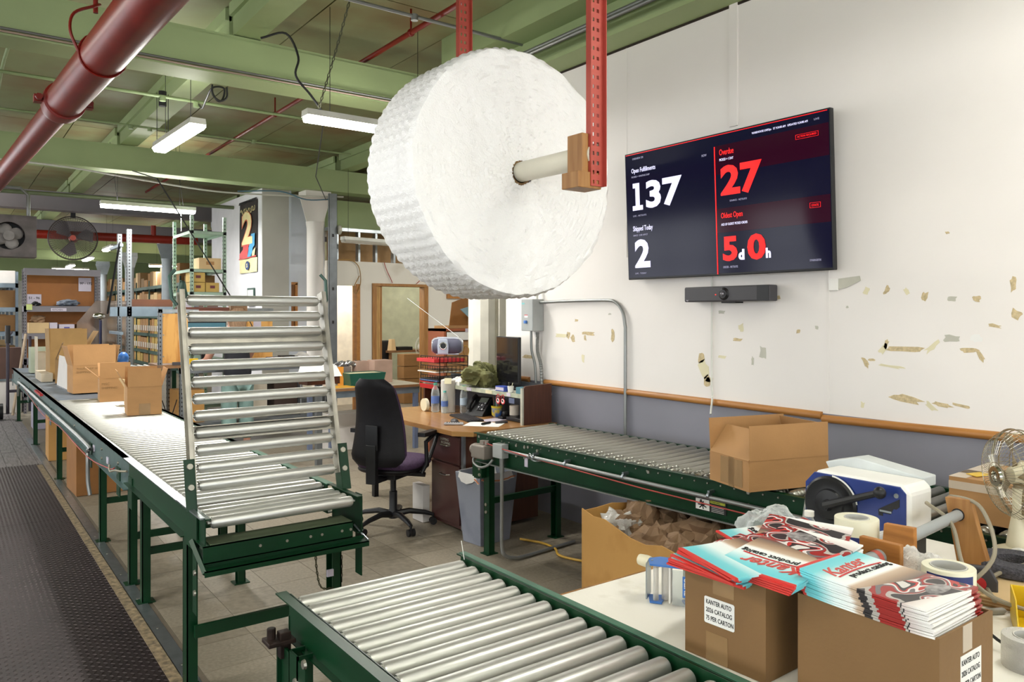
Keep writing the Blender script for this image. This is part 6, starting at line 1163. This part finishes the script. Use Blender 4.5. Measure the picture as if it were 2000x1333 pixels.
# ------------------------------------------------------------ banner, picture, shelving in the distance
bnr = thing('banner', 'dark hanging banner with large yellow numeral and red blue shapes', 'banner', (3.866, 12.19, 0))
BM = Matrix(((0, 0, -1, 0), (-1.40, 0, 0, 0), (0, .93, 0, .18), (0, 0, 0, 1)))   # u toward the camera, v up
b = B(); nY, nZ = 8, 20; vs = []
for j in range(nZ+1):
    for i in range(nY+1): u = -.30+.60*i/nY; v = 2.22+1.20*j/nZ; vs.append((u, v+.10*0, .010+.008*math.sin(i*1.2+j*.15)))
def sheet(vs, nY, nZ, name, m):
    n = len(vs); b = B(); b.add(vs+[(x, y, z+.002) for x, y, z in vs], [(j*(nY+1)+i, j*(nY+1)+i+1, (j+1)*(nY+1)+i+1, (j+1)*(nY+1)+i) for j in range(nZ) for i in range(nY)]+[(n+j*(nY+1)+i, n+(j+1)*(nY+1)+i, n+(j+1)*(nY+1)+i+1, n+j*(nY+1)+i+1) for j in range(nZ) for i in range(nY)], BM); return b.o(name, m, bnr, smooth=True)
sheet(vs, nY, nZ, 'cloth', mat('black_banner_cloth', '2A2422', .8)); sheet([(x, y, z+.003) for x, y, z in vs[:(nY+1)*5]], nY, 4, 'cream_field', mat('cream_banner_cloth', 'D8CFA0', .8))
LMB = lambda x, y: BM @ Matrix.Translation((x, y, .028))
text('2', .72, mat('orange_outline_print', 'C86A48', .7), LMB(-.19, 2.72), bnr, 'numeral_outline', .045); text('2', .72, mat('pale_yellow_print', 'E9DCA4', .7), BM @ Matrix.Translation((-.185, 2.725, .030)), bnr, 'numeral', .026)
for pts_, mm in (([(-.28, 2.48), (.0, 2.48), (.05, 2.60), (.02, 2.78), (-.12, 2.75), (-.16, 2.62), (-.28, 2.55)], REDL), ([(.0, 2.48), (.16, 2.48), (.19, 2.62), (.25, 2.66), (.26, 2.86), (.14, 2.86), (.10, 2.72), (.04, 2.62)], mat('sky_blue_print', '4E9CCB', .7)), ([(-.30, 2.455), (.30, 2.47), (.30, 2.49), (-.30, 2.475)], REDL), ([(.12, 2.49), (.25, 2.49), (.28, 2.62), (.2, 2.58)], MATS['cream_banner_cloth'])):
    B().prism(pts_, .028, .030, BM).o('printed_shape', mm, bnr)
B().prism([(.07*math.cos(a), 2.34+.075*math.sin(a)) for a in [q*PI/12 for q in range(24)]], .028, .030, BM).o('emblem', mat('navy_emblem_print', '2E4470', .7), bnr); text('S', .09, MATS['cream_banner_cloth'], BM @ Matrix.Translation((-.03, 2.31, .031)), bnr, 'emblem_letter', .004)
B().tube([Vector(BM @ Vector((-.24+.5*k/60+.02*math.sin(k*.9), 3.27+.035*math.sin(k*.55)+.02*math.sin(k*1.3), .03))) for k in range(61)], .004, 4).o('signature', MATS['pale_yellow_print'], bnr)
b = B()
for k in range(14): u = -.29+.044*k; b.tube([Vector(BM @ Vector((u+.012*math.cos(a), 3.425+.018*math.sin(a), .02+.012*math.sin(2*a)))) for a in [q*PI/4 for q in range(8)]], .006, 4, None, True)
b.o('lacing', BLACKP, bnr)
pf_ = thing('picture_frame', 'small dark framed picture on the white wall below the banner', 'picture', (3.862, 12.05, 1.72)); B().box(-.02, 0, -.16, .16, 0, .28).o('frame', DGRN, pf_); B().box(-.022, -.02, -.13, .13, .03, .25).o('paper_print', PAPER, pf_)
def shelving(name, label, x0, x1, y0, y1, z1, levels, m, thick=.04, posts=None, holes=False, grp=None):
    t = thing(name, label, 'shelf', (0, 0, 0))
    for x in (x0, x1-.04):
        for y in (posts or (y0, y1-.04)): angle_post(x, y, 0, z1, m, t, 'upright', holes, .04)
    for z in levels: B().box(x0, x1, y0, y1, z, z+.003).box(x0, x1, y0, y0+.003, z-thick, z+.005).box(x0, x0+.003, y0, y1, z-thick, z+.005).box(x1-.003, x1, y0, y1, z-thick, z+.005).o('shelf_board', m, t)
    return t
shelving('steel_shelf', 'pale green open steel shelving unit behind the raised gate', 2.576, 3.03, 10.5, 11.47, 2.88, [.4, 1.0, 1.50, 1.88, 2.18, 2.68], SHGRN, .035, holes=True)
def bxs(label, x, y, z, w, d, h, m=CARD, grp=None, mark=None, rz=0):
    t = sb_('carton', label, 'box', x, y, z, w, d, h, m, rz)
    if grp: t['group'] = grp
    if mark: B().box(-w*.18, w*.18, -d/2-.0015, -d/2, h*.4, h*.7).o('printed_mark', mark, t)
    return t
MK = mat('maroon_carton_mark', '6A3038', .6); CARDY = mat('yellow_kraft_cardboard', 'BFA056', .7)
bxs('tan carton on the second shelf of the pale green unit', 2.83, 10.68, 2.184, .28, .3, .15, CARDL, mark=CARD)
for k, (x, z, l) in enumerate(((2.68, 1.884, 'left'), (2.86, 1.884, 'right'), (2.68, 2.015, 'upper left'))): bxs('yellowish carton with dark printed mark on the green unit, %s' % l, x, 10.68, z, .17, .3, .125, CARDY, mark=MK)
bxs('dark brown carton filling behind the yellowish cartons', 2.84, 11.1, 1.884, .3, .4, .24, CARDD); bxs('white carton at the lower left of the green unit', 2.68, 10.7, 1.504, .16, .3, .12, WHITEP)
bxs('tall brown carton at the lower right of the green unit', 2.95, 10.62, 1.504, .14, .2, .17, CARD)
hk = thing('hanging_bracket', 'dark green bracket with white cloth hanging left of the green unit', 'jacket', (2.47, 10.5, 1.5)); crumple(.06, 77, DGRN, 3.4, 'bracket_lump', hk, (0, 0, .30), .3, 12); crumple(.055, 78, PAPERP, 3.6, 'white_cloth', hk, (.05, -.05, .10), .3, 12)  # stands for a dark green bracket with a white cloth
tag(B().tube([(1.98, 11.03, 3.47), (2.07, 10.0, 3.23), (2.95, 10.0, 1.80), (2.95, 10.09, 1.66)], .008, 6).o('guy_cable', CBLK), 'black cable running diagonally down past the green shelving', 'cable')
bf = thing('blower', 'small black grinder-like motor bracket on the white wall edge', 'motor', (3.60, 14.0, 2.45)); B().cyl((0, 0, 0), (.08, 0, 0), .06, n=14).cyl((.08, 0, 0), (.14, 0, 0), .035, n=12).cyl((.14, 0, 0), (.28, 0, 0), .012, n=8).o('motor_body', BLACKP, bf, smooth=True)
# slotted rack uprights with brown boards
rk = thing('pallet_rack', 'tall slotted grey rack uprights with brown boards on top', 'rack', (0, 0, 0))
for x, y in ((2.09, 12.0), (2.10, 12.8), (3.0, 12.0)): angle_post(x, y, 0, 2.80 if x < 2.5 else 1.72, DSTEEL, rk, 'upright', True, .06, .045)
B().box(2.0, 3.4, 12.8, 12.86, 1.56, 1.70).o('beam', BSTEEL, rk); B().box(2.0, 3.4, 12.0, 12.06, 1.56, 1.70).box(2.0, 2.04, 12.0, 12.9, 1.30, 1.34).box(2.0, 2.04, 12.0, 12.9, 2.55, 2.59).o('beam', BSTEEL, rk); B().tube([(2.0, 12.02, 2.6), (1.98, 12.9, 1.6)], .015, 4).o('brace', BLACKM, rk)
for k in range(3): item('wooden_board', 'dark brown board lying on the rack beam', 'board', B().box(-.62, .62, -.14, .14, 0, .035), mat('dark_stained_board', '5A3826', .5), 'brown boards on the rack', (2.75+.03*k, 12.25+.08*k, 1.702+.036*k), smooth=False, rz=.02*k)
rt = thing('roller_table', 'short roller conveyor stub behind the open cartons', 'conveyor', (0, 0, 0)); B().box(1.75, 2.52, 10.9, 10.93, .84, .90).box(1.75, 2.52, 11.4, 11.43, .84, .90).o('side_rail', TEALF, rt)
ff = B().rod((1.8, 10.93, .89), (1.8, 11.4, .89), [(.02, 0), (.02, .47)], 12).o('roller', ROLL, rt, smooth=True)
for k in range(1, 9): link_copy(ff, rt, (.08*k, 0, 0))
for x in (1.8, 2.45): B().box(x, x+.05, 10.93, 10.97, 0, .84).o('leg', GREEN, rt)
item('blue_roll', 'blue plastic jug on the rack behind the cartons', 'jug', B().sph((0, 0, .09), .07, 14, 8, (1, 1, 1.3)), BLUE, loc=(1.905, 11.2, .915))
# grey shelf unit at the end of the conveyor
gs = shelving('steel_shelf', 'grey steel shelf unit with brown hardboard back at the conveyor end', 1.03, 2.12, 14.5, 14.9, 2.33, [.35, .87, 1.28, 1.72], MATS['grey_beam_paint'], .09, holes=True)
B().box(1.07, 2.1, 14.88, 14.89, .3, 2.25).o('back_panel', PEG, gs); B().box(1.03, 2.12, 14.49, 14.5, 2.22, 2.33).o('top_beam', BGREY, gs)
for s, x, z, w, h in (('51 - 96', 1.10, 1.76, .20, .16), ('97 - 172', 1.84, 1.98, .19, .23)):
    pg_ = B().box(x, x+w, 14.86, 14.862, z, z+h).o('paper_sign', PAPERP, gs); text(s, .055, INK, Matrix.Translation((x+.02, 14.859, z+h*.5)) @ Matrix(((1, 0, 0, 0), (0, 0, -1, 0), (0, 1, 0, 0), (0, 0, 0, 1))), pg_, off=.001)
pg_ = B().box(1.40, 1.62, 14.488, 14.49, 1.64, 1.69).o('paper_sign', PAPERP, gs); text('KITCHEN', .035, INK, Matrix.Translation((1.42, 14.487, 1.652)) @ Matrix(((1, 0, 0, 0), (0, 0, -1, 0), (0, 1, 0, 0), (0, 0, 0, 1))), pg_)
item('sticky_note', 'yellow green note hanging on the grey shelf unit', 'note', B().box(0, .08, 0, .002, 0, .09), mat('lime_note', 'C9D68A', .6), loc=(1.06, 14.47, 1.66), smooth=False)
bxs('wide tan carton on the third shelf of the grey unit', 1.24, 14.68, 1.284, .28, .3, .17, CARDL); bxs('small lilac carton beside the wide tan one', 1.44, 14.65, 1.284, .11, .25, .17, PAPERP); bxs('lilac carton with printed edge on the grey unit', 1.63, 14.65, 1.284, .22, .25, .14, PAPERP, mark=mat('blue_print_strip', '5A5AA0', .6)); bxs('brown carton at the right of the grey unit', 1.88, 14.68, 1.284, .20, .3, .14, CARD)
tag(crumple(.12, 91, KPAPER, .5, 'paper_bundle', None, (1.24, 14.68, 1.50), .4, 14), 'crumpled paper on the wide tan carton', 'paper'); tag(crumple(.16, 92, mat('blue_grey_cloth', '7A8494', .8, var=.3, vs=12), .35, 'cloth_bundle', None, (1.66, 14.68, 1.77), .4, 16), 'blue grey cloth bundle on the upper shelf of the grey unit', 'cloth'); tag(crumple(.06, 93, BLACKP, .6, 'cord_bundle', None, (1.2, 14.6, 1.76), .4, 10), 'dark cord bundle at the left of the upper shelf', 'cord')
# aisle shelves, far left and far right
def boxrow(x, y0, y1, z, label, grp, m3, hs, seed, dep=.4):
    r_ = random.Random(seed); y = y0
    while y < y1:
        w = r_.uniform(.3, .5); h = r_.uniform(*hs); bxs(label, x, y+w/2, z, dep, w-.02, h, r_.choice(m3), grp); y += w+r_.choice((0, .02, .1))
sl = shelving('aisle_shelf', 'long white-edged aisle shelving receding at the far left', .62, 1.0, 15.2, 26, 2.3, [.3, .8, 1.3, 1.7, 2.1], BSTEEL, .07, posts=[15.2+1.2*k for k in range(10)])
LV = 'lowest,second lowest,third,fourth,fifth,top'.split(',')
for i, z in enumerate((.804, 1.304, 1.704, 2.104)): boxrow(.82, 15.4, 25.5, z, 'carton on the %s shelf level of the white-edged far left aisle shelving' % LV[i], 'cartons, %s level of the far left aisle' % LV[i], [CARD, CARDL, CARDW, CARDD], (.12, .3), i, .3)
sr = shelving('aisle_shelf', 'long green-edged aisle shelving receding behind the grey columns', 5.0, 5.6, 21.5, 35, 2.60, [.10, .48, 1.0, 1.55, 2.0, 2.42], DGRN, .09, posts=[21.5+1.9*k for k in range(8)])
B().box(4.99, 5.0, 21.5, 35, 1.93, 2.0).o('white_shelf_edge', PAPER, sr)
for i, (z, hs) in enumerate(((.104, (.25, .33)), (.484, (.36, .46)), (1.004, (.38, .46)), (1.554, (.15, .3)), (2.004, (.15, .3)), (2.424, (.2, .55)))): boxrow(5.28, 21.6, 34.5, z, 'carton on the %s shelf level of the aisle shelving behind the grey columns' % LV[i], 'cartons, %s level of the right aisle' % LV[i], [CARD, CARD, CARDL, CARDD] if z > 1.5 else [CARD, CARDY], hs, 20+i, .5)
lt = B()
for z in (.56, 1.08):
    for k in range(48): y = 21.65+k*.27; lt.box(4.992, 4.998, y, y+.10, z, z+.16)
lt.o('bin_tag', PAPER, sr, kind='stuff')
# fans and heater under the ceiling
uh = thing('unit_heater', 'dark square unit heater with exposed fan hanging at the far left', 'heater', (.35, 11.2, 2.30)); 
b = B(); n = 32; S = .57; 
sq = [(math.copysign(min(1, abs(math.tan(a)) if abs(math.sin(a)) > abs(math.cos(a)) and 0 else 1), 1),) for a in (0,)]
ring_ = [( .29+.17*math.cos(2*PI*k/n), .255+.17*math.sin(2*PI*k/n)) for k in range(n)]; outer = []
for k in range(n):
    a = 2*PI*k/n; c, s = math.cos(a), math.sin(a); q = max(abs(c), abs(s)); outer.append((.29+.29*c/q, .255+.255*s/q))
vs = [(x, 0, z) for x, z in ring_]+[(x, 0, z) for x, z in outer]+[(x, .14, z) for x, z in ring_]+[(x, .3, z) for x, z in outer]
b.add(vs, [(k, (k+1) % n, n+(k+1) % n, n+k) for k in range(n)]+[(k, 2*n+k, 2*n+(k+1) % n, (k+1) % n) for k in range(n)]+[(n+k, n+(k+1) % n, 3*n+(k+1) % n, 3*n+k) for k in range(n)]); b.o('housing', mat('dirty_grey_housing', '57504F', .5, .3, var=.25, vs=6), uh)
B().box(.05, .53, .2, .28, .03, .48).o('coil', BLACKM, uh)
for k in range(4): a = PI/2*k+.4; B().sph((.29+.09*math.cos(a), .09, .255+.09*math.sin(a)), .075, 12, 6, (1, .25, 1)).o('fan_blade', mat('dusty_pale_blade', '8C8784', .5, var=.2), uh, smooth=True)
B().cyl((.29, .0, .255), (.29, .12, .255), .06, n=18).o('motor', MATS['dusty_pale_blade'], uh, smooth=True)
B().tube([(.50, .1, .51), (.50, .1, .78), (.42, .1, .86), (-.5, .1, .88)], .022, 8).o('supply_pipe', CONDG, uh, smooth=True)
for x in (.05,): B().tube([(x, .1, .5), (x-.25, .1, 1.2)], .008, 5).o('hanger_rod', BLACKM, uh)
wf_ = thing('drum_fan', 'large round caged fan hanging in the distance beside the heater', 'fan', (1.93, 16.3, 3.0)); wf_.rotation_euler = (R(90), 0, R(-8)); b = B()
for r_, z in [(.06+.02*q, .09-.03*(q/16)**2) for q in range(16)]+[(.40, 0), (.38, -.06)]: b.tube([(r_*math.cos(a), r_*math.sin(a), z) for a in [2*PI*q/40 for q in range(40)]], .012 if r_ == .40 else .004, 5, None, True)
for k in range(60): a = PI*k/30; c, s = math.cos(a), math.sin(a); b.tube([(.08*c, .08*s, .09), (.34*c, .34*s, .06), (.40*c, .40*s, 0), (.3*c, .3*s, -.08), (.08*c, .08*s, -.10)], .0025, 3)
b.o('wire_cage', mat('dark_fan_wire', '57504F', .45, .6), wf_)
for k in range(3):
    a = 2*PI*k/3; B().add([(.05*math.cos(a), .05*math.sin(a), .02), (.33*math.cos(a-.2), .33*math.sin(a-.2), .03), (.35*math.cos(a+.35), .35*math.sin(a+.35), .0), (.28*math.cos(a+.75), .28*math.sin(a+.75), -.03), (.05*math.cos(a+.7), .05*math.sin(a+.7), -.02)], [(0, 1, 2, 3, 4)]).o('fan_blade', MATS['grey_beam_paint'], wf_)
B().lathe([(.0001, .1), (.05, .1), (.06, .0), (.08, -.1), (.0001, -.12)], 16).o('hub', REDS, wf_, smooth=True); B().box(-.04, .04, .38, 1.06, -.03, .03).o('mount_arm', BLACKM, wf_)
# hand truck and wooden stick, far left
htk = thing('hand_truck', 'dark hand truck standing past the end of the conveyor', 'hand truck', (.78, 13.9, 0)); B().tube([(0, 0, .08), (0, 0, 1.25), (.05, .05, 1.32)], .022, 8).tube([(.3, .2, .08), (.3, .2, 1.25)], .022, 8).box(-.02, .32, .0, .05, .4, .44).o('frame', mat('dark_plum_steel', '3A343E', .45, .4), htk, smooth=True); B().cyl((-.16, .02, .12), (-.06, .02, .12), .12, n=22).o('wheel', BLACKP, htk, smooth=True); B().cyl((0, 0, 1.15), (0, 0, 1.42), .034, n=12).o('grip', BLACKP, htk, smooth=True)
item('wooden_pole', 'pale wooden pole leaning on the grey shelf unit at left', 'pole', B().tube([(.86, 14.2, .02), (1.05, 14.42, 1.28)], .02, 4), mat('pale_wood_pole', 'B5A088', .6))
bxs('maroon carton behind the hand truck', .86, 14.9, .55, .3, .3, .5, mat('maroon_carton', '5A4038', .7)); bxs('lower pale carton behind the hand truck', .86, 14.9, .0, .3, .3, .5, CARDW)
ps = thing('cleaning_fan', 'chrome pedestal fan head on a dark pole behind the cartons', 'fan', (1.93, 13.2, 0)); B().cyl((0, 0, 0), (0, 0, 1.5), .02, n=10).lathe([(.18, 0), (.18, .03), (.02, .05)], 20).o('pole', mat('navy_pole', '2A2C44', .3, .6), ps); B().sph((-.02, 0, 1.56), .08, 18, 10, (1.2, 1, .7)).o('fan_motor', CHROME, ps, smooth=True)
FILM = clear_mat('smoky_film', 'A89A90', .72)
b = B(); vs = [(1.62+.75*i/14, 13.3+.05*math.sin(i*.8+j*.5), .85+.95*j/8*(1-.35*max(0, (5-i)/5))) for j in range(9) for i in range(15)]; b.add(vs, [(j*15+i, j*15+i+1, j*15+i+16, j*15+i+15) for j in range(8) for i in range(14)])
tag(b.o('plastic_sheet', FILM, smooth=True), 'hanging clear plastic film bundle beside the pedestal fan', 'plastic')

# left wall of the hall with daylight windows, and the wall behind the camera's left
lw = B().box(-6.2, -6.0, -6, 36, 0, .95).box(-6.2, -6.0, -6, 36, 2.9, 4.2)
for k in range(11): lw.box(-6.2, -6.0, -6+k*4.0, -6+k*4.0+.7, .95, 2.9)
hall = wall('wall_side', lw, WHITE)
for k in range(10): wall('window_%d' % (k+1), B().box(-6.12, -6.08, -5.3+k*4, -5.25+k*4, .95, 2.9).box(-6.12, -6.08, -3.68+k*4, -3.62+k*4, .95, 2.9).box(-6.12, -6.08, -5.3+k*4, -2+k*4, 1.9, 1.95), STEEL)
wall('floor_outer', B().box(-6.2, -4, -6, 36, -.06, -.012).box(-4, 9, -6, -1, -.06, -.012), GROUT)
wall('ceiling_outer', B().box(-6.2, -4, -6, 36, 4.09, 4.2).box(-4, 9, -6, -1, 4.09, 4.2), CGREEN)
wall('wall_light_block', B().box(9, 9.2, -1, 36, 0, 4.2).box(4.05, 9.2, -1.2, -1, 0, 4.2), WHITE)  # unseen walls added to keep sky light out on the right
wall('wall_front', B().box(-6.2, 4.0, -6.2, -6, 0, 1.0).box(-6.2, 4.0, -6.2, -6, 2.9, 4.2).box(3.9, 4.05, -6, -1, 0, 4.2), WHITE)
